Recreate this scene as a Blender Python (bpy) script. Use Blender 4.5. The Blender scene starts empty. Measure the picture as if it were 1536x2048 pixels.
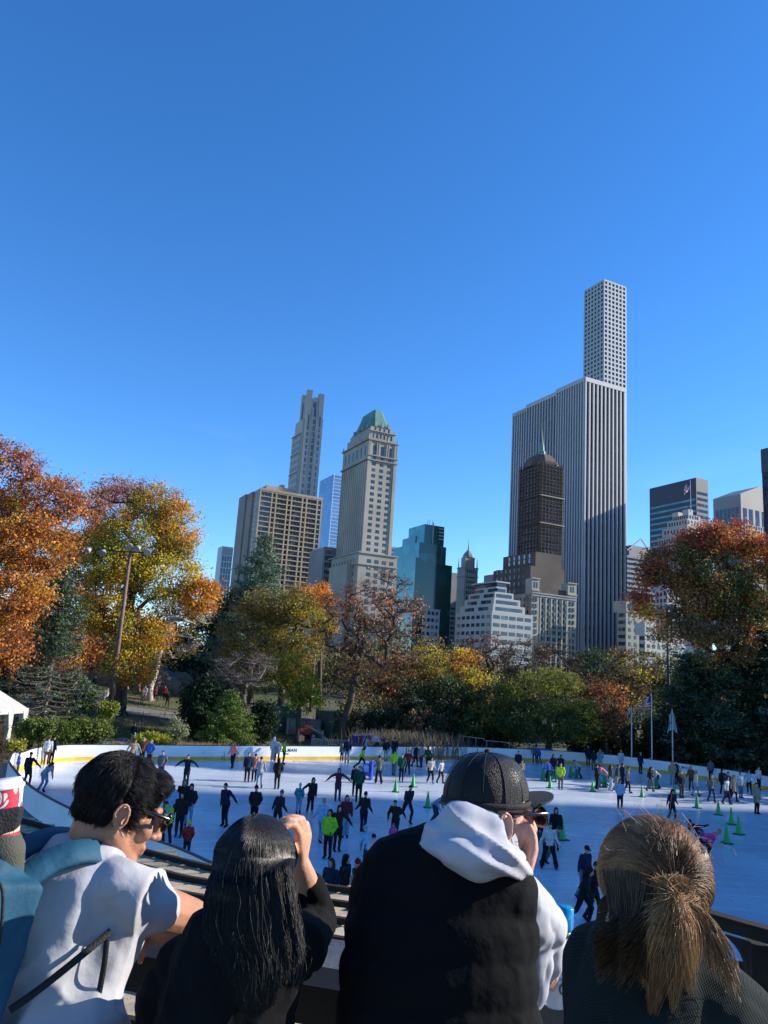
import bpy, bmesh, math, random
import numpy as np
from mathutils import Vector, Matrix, noise
R = math.radians
random.seed(7); RNG = np.random.default_rng(7)
scene = bpy.context.scene
COL = scene.collection
# ------------------------------------------------------------------ camera, sky, sun
EYE = 7.0                                   # camera height above the ice
F = 1537.0; CX, CY = 768.0, 1024.0
PITCH, ROLL = R(11.8), R(3.66)
fw = Vector((0, math.cos(PITCH), math.sin(PITCH)))
r0 = Vector((1, 0, 0)); u0 = r0.cross(fw)
rt = r0*math.cos(ROLL) + u0*math.sin(ROLL)
up = u0*math.cos(ROLL) - r0*math.sin(ROLL)
CAMP = Vector((0, 0, EYE))
cd = bpy.data.cameras.new('camera'); cam = bpy.data.objects.new('camera', cd); COL.objects.link(cam)
cd.sensor_fit = 'HORIZONTAL'; cd.sensor_width = 36; cd.lens = 36*F/1536; cd.clip_start = .05; cd.clip_end = 9000
M = Matrix((rt, up, -fw)).transposed().to_4x4(); M.translation = CAMP
cam.matrix_world = M
scene.camera = cam

SUN_AZ, SUN_EL = 80.0, 25.0                 # degrees right of the view axis (+Y), height
w = bpy.data.worlds.new('World'); scene.world = w; w.use_nodes = True
nt = w.node_tree; nt.nodes.clear()
sky = nt.nodes.new('ShaderNodeTexSky'); sky.sky_type = 'NISHITA'; sky.sun_disc = False
sky.sun_elevation = R(SUN_EL); sky.sun_rotation = R(SUN_AZ); sky.air_density = 0.85; sky.dust_density = 0.0; sky.ozone_density = 4.5
hs = nt.nodes.new('ShaderNodeHueSaturation'); hs.inputs['Saturation'].default_value = 1.2; hs.inputs['Hue'].default_value = .505
bg = nt.nodes.new('ShaderNodeBackground'); bg.inputs[1].default_value = .15
wo = nt.nodes.new('ShaderNodeOutputWorld')
nt.links.new(sky.outputs[0], hs.inputs['Color']); # faint cirrus wisps low in the sky
tcw = nt.nodes.new('ShaderNodeTexCoord'); mpw = nt.nodes.new('ShaderNodeMapping'); mpw.inputs['Scale'].default_value = (2.0, 2.0, 9.0); mpw.inputs['Rotation'].default_value = (0, .25, 0)
nzw = nt.nodes.new('ShaderNodeTexNoise'); nzw.inputs['Scale'].default_value = 1.6; nzw.inputs['Detail'].default_value = 7; nzw.inputs['Distortion'].default_value = .6
mrw = nt.nodes.new('ShaderNodeMapRange'); mrw.inputs[1].default_value = .58; mrw.inputs[2].default_value = .85; mrw.inputs[4].default_value = .2
sxw = nt.nodes.new('ShaderNodeSeparateXYZ'); mzw = nt.nodes.new('ShaderNodeMapRange'); mzw.inputs[1].default_value = .34; mzw.inputs[2].default_value = .12
mmw = nt.nodes.new('ShaderNodeMath'); mmw.operation = 'MULTIPLY'; mxw = nt.nodes.new('ShaderNodeMix'); mxw.data_type = 'RGBA'; mxw.inputs[7].default_value = (4.2, 5.0, 6.0, 1)
nt.links.new(tcw.outputs['Generated'], mpw.inputs[0]); nt.links.new(mpw.outputs[0], nzw.inputs[0]); nt.links.new(nzw.outputs[0], mrw.inputs[0]); nt.links.new(tcw.outputs['Generated'], sxw.inputs[0])
nt.links.new(sxw.outputs[2], mzw.inputs[0]); nt.links.new(mrw.outputs[0], mmw.inputs[0]); nt.links.new(mzw.outputs[0], mmw.inputs[1]); nt.links.new(mmw.outputs[0], mxw.inputs[0]); nt.links.new(hs.outputs[0], mxw.inputs[6])
nt.links.new(mxw.outputs[2], bg.inputs[0]); nt.links.new(bg.outputs[0], wo.inputs[0])
sl = bpy.data.lights.new('sun', 'SUN'); sl.energy = 4.6; sl.angle = R(.5); sl.color = (1, .93, .82)
so = bpy.data.objects.new('sun', sl); COL.objects.link(so)
SD = Vector((math.sin(R(SUN_AZ))*math.cos(R(SUN_EL)), math.cos(R(SUN_AZ))*math.cos(R(SUN_EL)), math.sin(R(SUN_EL))))
so.rotation_euler = SD.to_track_quat('Z', 'Y').to_euler(); so.location = (60, 20, 60)
scene.view_settings.view_transform = 'Standard'; scene.view_settings.look = 'None'
scene.view_settings.exposure = 0.85; scene.view_settings.gamma = 1.0

# ------------------------------------------------------------------ measuring helpers
def ray(px, py):
    return fw + rt*((px-CX)/F) - up*((py-CY)/F)
def W(px, py, y):                            # the point at world depth y seen at that place
    d = ray(px, py); return CAMP + d*(y/d.y)
def G(px, py, z=0.0):                        # the point of the level z
    d = ray(px, py); return CAMP + d*((z-EYE)/d.z)
def proj(p):
    v = Vector(p)-CAMP; z = v.dot(fw)
    return CX+F*v.dot(rt)/z, CY-F*v.dot(up)/z

# ------------------------------------------------------------------ object helpers
def tag(o, label=None, cat=None, group=None, kind=None):
    if label: o['label'] = label
    if cat: o['category'] = cat
    if group: o['group'] = group
    if kind: o['kind'] = kind
    return o
def empty(name, loc=(0, 0, 0), rz=0, label=None, cat=None, group=None, parent=None):
    o = bpy.data.objects.new(name, None); COL.objects.link(o); o.location = loc; o.rotation_euler = (0, 0, rz)
    o.empty_display_size = .2
    if parent: o.parent = parent
    return tag(o, label, cat, group)
def mesh_obj(name, me, mats, parent=None, smooth=False):
    o = bpy.data.objects.new(name, me); COL.objects.link(o)
    if not isinstance(mats, (list, tuple)): mats = [mats]
    for m in mats:
        if len(me.materials) < len(mats): me.materials.append(m)
    if smooth: me.polygons.foreach_set('use_smooth', [True]*len(me.polygons))
    if parent: o.parent = parent
    return o
def child_world(o, parent):                  # parent an object whose mesh is in world coordinates
    o.parent = parent
    o.matrix_parent_inverse = (Matrix.Translation(parent.location) @ parent.rotation_euler.to_matrix().to_4x4()).inverted()
    return o
def npmesh(name, V, Fc, col=None, mi=None):  # arrays -> mesh; Fc (n,k)
    me = bpy.data.meshes.new(name); V = np.asarray(V, np.float32); Fc = np.asarray(Fc, np.int32)
    n, k = Fc.shape
    me.vertices.add(len(V)); me.vertices.foreach_set('co', V.ravel())
    me.loops.add(n*k); me.loops.foreach_set('vertex_index', Fc.ravel())
    me.polygons.add(n); me.polygons.foreach_set('loop_start', np.arange(n, dtype=np.int32)*k)
    me.polygons.foreach_set('loop_total', np.full(n, k, np.int32))
    if mi is not None: me.polygons.foreach_set('material_index', np.asarray(mi, np.int32))
    if col is not None:
        a = me.color_attributes.new('tint', 'FLOAT_COLOR', 'POINT')
        c = np.ones((len(V), 4), np.float32); c[:, :3] = col; a.data.foreach_set('color', c.ravel())
    me.update(calc_edges=True); return me
class MB:
    def __init__(s): s.v = []; s.f = []; s.m = []; s.mi = 0
    def face(s, pts):
        b = len(s.v); s.v += [tuple(p) for p in pts]; s.f.append(tuple(range(b, b+len(pts)))); s.m.append(s.mi)
    def box(s, c, size, ax=None):
        c = Vector(c); a = ax or (Vector((1, 0, 0)), Vector((0, 1, 0)), Vector((0, 0, 1)))
        h = [a[i]*(size[i]/2) for i in range(3)]; b = len(s.v)
        for k in (-1, 1):
            for j in (-1, 1):
                for i in (-1, 1): s.v.append(tuple(c+h[0]*i+h[1]*j+h[2]*k))
        for q in ((0, 2, 3, 1), (4, 5, 7, 6), (0, 1, 5, 4), (2, 6, 7, 3), (0, 4, 6, 2), (1, 3, 7, 5)):
            s.f.append(tuple(b+i for i in q)); s.m.append(s.mi)
        return s
    def bar(s, p, q, wd, ht, upv=(0, 0, 1)):  # plank from p to q
        p, q = Vector(p), Vector(q); d = q-p; L = d.length; d = d/L
        sd = d.cross(Vector(upv)).normalized(); u = sd.cross(d)
        return s.box((p+q)/2, (L, wd, ht), (d, sd, u))
    def tube(s, pts, rad, n=8, cap=True, squash=None):
        pts = [Vector(p) for p in pts]
        if not isinstance(rad, (list, tuple)): rad = [rad]*len(pts)
        b = len(s.v); prev = None
        for i, p in enumerate(pts):
            t = (pts[min(i+1, len(pts)-1)]-pts[max(i-1, 0)]).normalized()
            if prev is None:
                x = t.orthogonal().normalized() if abs(t.z) > .99 else t.cross(Vector((0, 0, 1))).normalized()
            else: x = (prev - t*prev.dot(t)).normalized()
            prev = x; y = t.cross(x)
            for k in range(n):
                a = 2*math.pi*k/n; s.v.append(tuple(p+(x*math.cos(a)+y*math.sin(a)*(squash or 1))*rad[i]))
        for i in range(len(pts)-1):
            for k in range(n):
                k2 = (k+1) % n
                s.f.append((b+i*n+k, b+i*n+k2, b+(i+1)*n+k2, b+(i+1)*n+k)); s.m.append(s.mi)
        if cap:
            s.f.append(tuple(b+k for k in reversed(range(n)))); s.m.append(s.mi)
            e = b+(len(pts)-1)*n; s.f.append(tuple(e+k for k in range(n))); s.m.append(s.mi)
        return s
    def ell(s, c, r, ax=None, nu=16, nv=10):
        c = Vector(c); a = ax or (Vector((1, 0, 0)), Vector((0, 1, 0)), Vector((0, 0, 1)))
        if not isinstance(r, (tuple, list)): r = (r, r, r)
        b = len(s.v)
        for j in range(nv+1):
            ph = -math.pi/2+math.pi*j/nv
            ring = 1 if j in (0, nv) else nu
            for i in range(ring):
                th = 2*math.pi*i/nu
                s.v.append(tuple(c+a[0]*(r[0]*math.cos(ph)*math.cos(th))+a[1]*(r[1]*math.cos(ph)*math.sin(th))+a[2]*(r[2]*math.sin(ph))))
        def idx(j, i): return b if j == 0 else (b+1+(nv-1)*nu if j == nv else b+1+(j-1)*nu+i % nu)
        for j in range(nv):
            for i in range(nu):
                q = (idx(j, i), idx(j, i+1), idx(j+1, i+1), idx(j+1, i))
                q = tuple(dict.fromkeys(q)); s.f.append(q); s.m.append(s.mi)
        return s
    def cap(s, p, q, ra, rb, n=12):           # tapered capsule
        p, q = Vector(p), Vector(q); d = q-p; L = max(d.length, 1e-5); d = d/L
        pts = []; rr = []
        for a in (-88, -60, -30, 0): pts.append(p+d*ra*math.sin(R(a))); rr.append(ra*math.cos(R(a)))
        for a in (0, 30, 60, 88): pts.append(q+d*rb*math.sin(R(a))); rr.append(rb*math.cos(R(a)))
        return s.tube(pts, rr, n)
    def chain(s, pts, rr, n=12):
        for i in range(len(pts)-1): s.cap(pts[i], pts[i+1], rr[i], rr[i+1], n)
        return s
    def prism(s, poly, h, o=(0, 0, 0), ax=None):  # polygon in ax0/ax1, extruded along ax2
        o = Vector(o); a = ax or (Vector((1, 0, 0)), Vector((0, 1, 0)), Vector((0, 0, 1)))
        b = len(s.v); n = len(poly)
        for k in (0, h):
            for x, y in poly: s.v.append(tuple(o+a[0]*x+a[1]*y+a[2]*k))
        s.f.append(tuple(b+i for i in reversed(range(n)))); s.f.append(tuple(b+n+i for i in range(n)))
        for i in range(n):
            j = (i+1) % n; s.f.append((b+i, b+j, b+n+j, b+n+i))
        s.m += [s.mi]*(n+2); return s
    def mesh(s, name):
        me = bpy.data.meshes.new(name); me.from_pydata(s.v, [], s.f)
        me.polygons.foreach_set('material_index', s.m); me.update(); return me
    def build(s, name, mats, parent=None, smooth=False):
        return mesh_obj(name, s.mesh(name), mats, parent, smooth)
def remesh(mb, name, mats, vox, parent=None, smooth=2, fac=.5, fold=None):
    me = mb.mesh(name+'_raw'); o = bpy.data.objects.new(name+'_raw', me); COL.objects.link(o)
    m = o.modifiers.new('r', 'REMESH'); m.mode = 'VOXEL'; m.voxel_size = vox; m.use_smooth_shade = True
    if smooth:
        m = o.modifiers.new('s', 'SMOOTH'); m.factor = fac; m.iterations = smooth
    dg = bpy.context.evaluated_depsgraph_get()
    n = bpy.data.meshes.new_from_object(o.evaluated_get(dg)); bpy.data.objects.remove(o); bpy.data.meshes.remove(me)
    n.name = name; n.materials.clear()
    if fold:                                  # fold(co, no) -> offset along the normal
        k = len(n.vertices); co = np.empty(k*3, np.float32); n.vertices.foreach_get('co', co); co = co.reshape(-1, 3)
        no = np.array([v.normal[:] for v in n.vertices], np.float32)
        d = np.array([fold(Vector(c), Vector(q)) for c, q in zip(co, no)], np.float32)
        n.vertices.foreach_set('co', (co+no*d[:, None]).ravel()); n.update()
    return mesh_obj(name, n, mats, parent, True)

# ------------------------------------------------------------------ materials
_mats = {}
def node_mat(name):
    m = bpy.data.materials.new(name); m.use_nodes = True; t = m.node_tree
    return m, t, t.nodes['Principled BSDF']
def mat(name, c, rough=.7, metal=0, var=.12, scale=3.0, bump=0, bscale=40, spec=.5, c2=None, detail=4, coords='Object', stretch=None, fac=(.35, .65), coat=0):
    """principled surface with a second tone mixed in by noise and optional noise bump"""
    if name in _mats: return _mats[name]
    m, t, b = node_mat(name); N = t.nodes; L = t.links
    c = tuple(c)[:3]; c2 = c2 or tuple(max(0, x*(1-var)) for x in c)
    tc = N.new('ShaderNodeTexCoord'); src = tc.outputs[coords]
    if coords == 'World':
        pass
    if stretch:
        mp = N.new('ShaderNodeMapping'); mp.inputs['Scale'].default_value = stretch; L.new(src, mp.inputs[0]); src = mp.outputs[0]
    nz = N.new('ShaderNodeTexNoise'); nz.inputs['Scale'].default_value = scale; nz.inputs['Detail'].default_value = detail
    L.new(src, nz.inputs['Vector'])
    mr = N.new('ShaderNodeMapRange'); mr.inputs[1].default_value = fac[0]; mr.inputs[2].default_value = fac[1]
    L.new(nz.outputs[0], mr.inputs[0])
    mx = N.new('ShaderNodeMix'); mx.data_type = 'RGBA'; mx.inputs[6].default_value = (*c, 1); mx.inputs[7].default_value = (*c2, 1)
    L.new(mr.outputs[0], mx.inputs[0]); L.new(mx.outputs[2], b.inputs['Base Color'])
    b.inputs['Roughness'].default_value = rough; b.inputs['Metallic'].default_value = metal
    b.inputs['Specular IOR Level'].default_value = spec; b.inputs['Coat Weight'].default_value = coat
    if bump:
        n2 = N.new('ShaderNodeTexNoise'); n2.inputs['Scale'].default_value = bscale; n2.inputs['Detail'].default_value = 5; L.new(src, n2.inputs['Vector'])
        bp = N.new('ShaderNodeBump'); bp.inputs['Strength'].default_value = bump; bp.inputs['Distance'].default_value = .02
        L.new(n2.outputs[0], bp.inputs['Height']); L.new(bp.outputs[0], b.inputs['Normal'])
    _mats[name] = m; return m
def leaf_mat(name, rough=.6, trans=.35):
    if name in _mats: return _mats[name]
    m, t, b = node_mat(name); N = t.nodes; L = t.links
    at = N.new('ShaderNodeAttribute'); at.attribute_name = 'tint'
    L.new(at.outputs[0], b.inputs['Base Color']); b.inputs['Roughness'].default_value = rough; b.inputs['Specular IOR Level'].default_value = .25
    tr = N.new('ShaderNodeBsdfTranslucent'); L.new(at.outputs[0], tr.inputs[0])
    mx = N.new('ShaderNodeMixShader'); mx.inputs[0].default_value = trans
    L.new(b.outputs[0], mx.inputs[1]); L.new(tr.outputs[0], mx.inputs[2]); L.new(mx.outputs[0], N['Material Output'].inputs[0])
    _mats[name] = m; return m
def glass_mat(name, c=(.03, .05, .08), c2=(.25, .25, .24), cell=3.0, amount=.25, rough=.12, metal=.0, spec=.8):
    """window glass seen from outside: dark, with blinds here and there"""
    if name in _mats: return _mats[name]
    m, t, b = node_mat(name); N = t.nodes; L = t.links
    g = N.new('ShaderNodeNewGeometry')
    vo = N.new('ShaderNodeTexVoronoi'); vo.inputs['Scale'].default_value = 1/cell; L.new(g.outputs['Position'], vo.inputs['Vector'])
    sp = N.new('ShaderNodeSeparateColor'); L.new(vo.outputs['Color'], sp.inputs[0])
    mr = N.new('ShaderNodeMapRange'); mr.inputs[1].default_value = 1-amount; mr.inputs[2].default_value = 1.0; L.new(sp.outputs[0], mr.inputs[0])
    mx = N.new('ShaderNodeMix'); mx.data_type = 'RGBA'; mx.inputs[6].default_value = (*c, 1); mx.inputs[7].default_value = (*c2, 1)
    L.new(mr.outputs[0], mx.inputs[0]); L.new(mx.outputs[2], b.inputs['Base Color'])
    b.inputs['Roughness'].default_value = rough; b.inputs['Metallic'].default_value = metal; b.inputs['Specular IOR Level'].default_value = spec
    _mats[name] = m; return m
def smooth(a, b, x):
    t = min(1, max(0, (x-a)/(b-a))); return t*t*(3-2*t)
# ------------------------------------------------------------------ terrain and rink
FAR = [(40, 1541), (65, 1531), (104, 1524.6), (167, 1521), (300, 1520.5), (500, 1520), (640, 1519.3), (768, 1519), (918, 1517.5), (1078, 1523), (1183, 1530), (1268, 1538.5), (1418, 1560), (1536, 1580), (1640, 1602)]
NEARW = [(23, 1528), (65, 1573), (151, 1620), (250, 1660), (357, 1694)]
far_pts = [G(x, y, 0).xy for x, y in FAR]
near_pts = [G(x, y, 1.03).xy for x, y in NEARW]
lend = G(22, 1516, 1.03).xy; lend2 = G(29, 1505, 1.03).xy
ring = [Vector((46, 46)), Vector((50, 34)), Vector((44, 22)), Vector((29, 14)), Vector((13, 13.6)), Vector((4, 19.0)), Vector((-2.0, 22.6))]
ring += list(reversed(near_pts)) + [lend, lend2] + far_pts
def catmull(p, n=5, closed=True):
    out = []; k = len(p)
    for i in range(k if closed else k-1):
        a, b, c, d = (p[(i-1) % k], p[i], p[(i+1) % k], p[(i+2) % k]) if closed else (p[max(i-1, 0)], p[i], p[i+1], p[min(i+2, k-1)])
        for j in range(n):
            t = j/n; out.append(.5*((2*b)+(c-a)*t+(2*a-5*b+4*c-d)*t*t+(3*b-a-3*c+d)*t**3))
    if not closed: out.append(p[-1])
    return out
RINK = catmull(ring, 5)
def hgt(x, y):
    r = smooth(66, 112, y + .25*abs(x) - 6)*2.6
    left = smooth(-14, -34, x)*smooth(50, 75, y)*1.1
    bump = .35*noise.noise(Vector((x*.05, y*.05, 0)))*smooth(70, 90, y)
    hill = smooth(105, 150, y)*1.6*(1-smooth(250, 330, y))
    return -.12 + r + left + bump + hill + smooth(130, 300, y)*1.0
xs = np.concatenate([-np.geomspace(4000, 70, 14), np.linspace(-64, 64, 65), np.geomspace(70, 4000, 14)])
ys = np.concatenate([[-300, -60, -15], np.linspace(-5, 160, 84), np.geomspace(170, 7500, 16)])
V = np.array([(x, y, hgt(x, y)) for y in ys for x in xs]); nx = len(xs)
Q = [(j*nx+i, j*nx+i+1, (j+1)*nx+i+1, (j+1)*nx+i) for j in range(len(ys)-1) for i in range(nx-1)]
gm = mat('park_ground', (.10, .085, .04), .95, c2=(.05, .07, .022), scale=.12, detail=9, bump=.5, bscale=3, fac=(.42, .58))
tag(mesh_obj('ground', npmesh('ground', V, Q), gm, smooth=True), 'park ground of grass and fallen leaves around the rink', kind='structure')
def sheet(name, pts, z, m, label):
    me = bpy.data.meshes.new(name); bm = bmesh.new()
    vs = [bm.verts.new((p[0], p[1], z if not callable(z) else z(p[0], p[1]))) for p in pts]; f = bm.faces.new(vs)
    if f.normal.z < 0: f.normal_flip()
    bm.normal_update()
    bmesh.ops.triangulate(bm, faces=bm.faces[:]); bm.to_mesh(me); bm.free()
    return tag(mesh_obj(name, me, m), label, kind='structure')
# concrete walk round the rink, then the ice with its own scratched, reflecting surface
cen = Vector((4, 42))
walk = [p+(p-cen).normalized()*2.2 for p in RINK]
sheet('path', walk, -.06, mat('walk_concrete', (.2, .19, .18), .9, scale=1.5, bump=.3, bscale=20), 'concrete walk round the rink')
m, t, b = node_mat('ice'); N = t.nodes; L = t.links
tc = N.new('ShaderNodeTexCoord')
n1 = N.new('ShaderNodeTexNoise'); n1.inputs['Scale'].default_value = .22; n1.inputs['Detail'].default_value = 8; L.new(tc.outputs['Object'], n1.inputs[0])
mp = N.new('ShaderNodeMapping'); mp.inputs['Scale'].default_value = (.25, 1.6, 1); mp.inputs['Rotation'].default_value = (0, 0, .08); L.new(tc.outputs['Object'], mp.inputs[0])
n2 = N.new('ShaderNodeTexNoise'); n2.inputs['Scale'].default_value = .5; n2.inputs['Detail'].default_value = 6; n2.inputs['Distortion'].default_value = 1.2; L.new(mp.outputs[0], n2.inputs[0])
w1 = N.new('ShaderNodeTexWave'); w1.wave_type = 'RINGS'; w1.inputs['Scale'].default_value = .35; w1.inputs['Distortion'].default_value = 26; w1.inputs['Detail'].default_value = 3; w1.inputs['Detail Scale'].default_value = .25; L.new(tc.outputs['Object'], w1.inputs[0])
sc = N.new('ShaderNodeMapRange'); sc.inputs[1].default_value = .985; sc.inputs[2].default_value = 1.0; L.new(w1.outputs[1], sc.inputs[0])
mx = N.new('ShaderNodeMix'); mx.data_type = 'RGBA'; mx.inputs[6].default_value = (.40, .45, .52, 1); mx.inputs[7].default_value = (.56, .61, .67, 1)
L.new(n2.outputs[0], mx.inputs[0])
m2 = N.new('ShaderNodeMix'); m2.data_type = 'RGBA'; m2.inputs[7].default_value = (.72, .76, .80, 1); L.new(mx.outputs[2], m2.inputs[6]); L.new(sc.outputs[0], m2.inputs[0])
prev = m2.outputs[2]                          # skate cuts: thin curved contour lines and scraped snow patches
for k, (s_, wdt, det) in enumerate(((.30, .0035, 1.0), (.55, .003, 1.5), (.9, .0035, 1.0), (1.6, .004, 2.0))):
    mpk = N.new('ShaderNodeMapping'); mpk.inputs['Location'].default_value = (k*13.7, k*7.1, k); mpk.inputs['Rotation'].default_value = (0, 0, k*.7); mpk.inputs['Scale'].default_value = (1, 1.5, 1); L.new(tc.outputs['Object'], mpk.inputs[0])
    nk = N.new('ShaderNodeTexNoise'); nk.inputs['Scale'].default_value = s_; nk.inputs['Detail'].default_value = det; L.new(mpk.outputs[0], nk.inputs[0])
    a1 = N.new('ShaderNodeMath'); a1.operation = 'SUBTRACT'; a1.inputs[1].default_value = .5; L.new(nk.outputs[0], a1.inputs[0]); a2 = N.new('ShaderNodeMath'); a2.operation = 'ABSOLUTE'; L.new(a1.outputs[0], a2.inputs[0])
    a3 = N.new('ShaderNodeMapRange'); a3.inputs[1].default_value = wdt; a3.inputs[2].default_value = 0; a3.inputs[4].default_value = .55; L.new(a2.outputs[0], a3.inputs[0])
    mk = N.new('ShaderNodeMix'); mk.data_type = 'RGBA'; mk.inputs[7].default_value = (.85, .88, .9, 1); L.new(prev, mk.inputs[6]); L.new(a3.outputs[0], mk.inputs[0]); prev = mk.outputs[2]
np_ = N.new('ShaderNodeTexNoise'); np_.inputs['Scale'].default_value = .12; np_.inputs['Detail'].default_value = 9; np_.inputs['Roughness'].default_value = .7; L.new(tc.outputs['Object'], np_.inputs[0])
ap = N.new('ShaderNodeMapRange'); ap.inputs[1].default_value = .42; ap.inputs[2].default_value = .66; ap.inputs[3].default_value = 1.12; ap.inputs[4].default_value = .86; L.new(np_.outputs[0], ap.inputs[0])
mv = N.new('ShaderNodeVectorMath'); mv.operation = 'SCALE'; L.new(prev, mv.inputs[0]); L.new(ap.outputs[0], mv.inputs['Scale']); L.new(mv.outputs[0], b.inputs['Base Color'])
rr = N.new('ShaderNodeMapRange'); rr.inputs[3].default_value = .10; rr.inputs[4].default_value = .45; L.new(n1.outputs[0], rr.inputs[0]); L.new(rr.outputs[0], b.inputs['Roughness'])
b.inputs['Specular IOR Level'].default_value = .45
bp = N.new('ShaderNodeBump'); bp.inputs['Strength'].default_value = .10; bp.inputs['Distance'].default_value = .03; L.new(n2.outputs[0], bp.inputs['Height']); L.new(bp.outputs[0], b.inputs['Normal'])
sheet('ice', RINK, 0.0, m, 'white skated ice of the open air rink')
# dasher boards: one long curved wall with yellow kick strip and dark cap
boards = empty('rink_boards', (0, 0, 0), label='curved white rink boards with yellow kick strip around the ice', cat='rink boards')
def wallring(pts, t, z0, z1, off=0.0):
    mb = MB(); k = len(pts); nrm = []
    for i in range(k):
        d = (pts[(i+1) % k]-pts[i-1]).normalized(); n = Vector((-d.y, d.x))
        if n.dot(pts[i]-cen) < 0: n = -n
        nrm.append(n)
    a = [pts[i]+nrm[i]*off for i in range(k)]; c = [pts[i]+nrm[i]*(off+t) for i in range(k)]
    for i in range(k):
        j = (i+1) % k
        A, B, C, D = a[i], a[j], c[j], c[i]
        q = [(A.x, A.y), (B.x, B.y), (C.x, C.y), (D.x, D.y)]
        mb.face([(*q[0], z0), (*q[1], z0), (*q[1], z1), (*q[0], z1)])
        mb.face([(*q[3], z0), (*q[3], z1), (*q[2], z1), (*q[2], z0)])
        mb.face([(*q[0], z1), (*q[1], z1), (*q[2], z1), (*q[3], z1)])
    return mb
wallring(RINK, .08, -.02, 1.0).build('board', mat('board_white', (.76, .78, .79), .45, scale=.6, var=.12, spec=.4), boards)
wallring(RINK, .02, 0.0, .24, -.02).build('kick_strip', mat('kick_yellow', (.75, .42, .01), .5, scale=1.2, var=.2), boards)
wallring(RINK, .12, 1.0, 1.045, -.01).build('cap_rail', mat('cap_rail', (.035, .045, .07), .5), boards)
def text_mesh(txt, size, depth=.004):
    cu = bpy.data.curves.new('t', 'FONT'); cu.body = txt; cu.size = size; cu.extrude = depth; cu.align_x = 'CENTER'; cu.align_y = 'CENTER'; cu.space_character = 1.15; cu.offset = size*.012
    o = bpy.data.objects.new('t', cu); COL.objects.link(o); dg = bpy.context.evaluated_depsgraph_get()
    me = bpy.data.meshes.new_from_object(o.evaluated_get(dg)); bpy.data.objects.remove(o); me.materials.clear(); return me
ink = mat('sign_ink', (.02, .03, .03), .5)
def on_board(px, z, me, name, parent, m):
    best = min(range(len(RINK)), key=lambda i: abs(proj((RINK[i].x, RINK[i].y, z))[0]-px) + (1e4 if RINK[i].y < 44 else 0))
    i = best; x1 = proj((*RINK[i], z))[0]; j = (i+1) % len(RINK) if x1 < px else i-1
    x2 = proj((*RINK[j], z))[0]; f = (px-x1)/(x2-x1); p = RINK[i].lerp(RINK[j], f)
    d = (RINK[j]-RINK[i]).normalized()
    if d.x < 0: d = -d
    n = Vector((d.y, -d.x))
    o = mesh_obj(name, me, m, parent); o.location = (p.x+n.x*.012, p.y+n.y*.012, z); o.rotation_euler = (math.pi/2, 0, math.atan2(d.y, d.x)); return o
for px in (572, 1360):
    on_board(px, .70, text_mesh('WOLLMAN', .34), 'board_lettering', boards, ink)
    on_board(px, .42, text_mesh('NYC', .22), 'board_lettering', boards, ink)

_b = sorted((proj((p.x, p.y, 0))[0], p.y) for p in RINK if p.y > 47.9)
def BY(px): return float(np.interp(px, [a for a, _ in _b], [c for _, c in _b]))   # depth of the far boards in that direction
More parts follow.
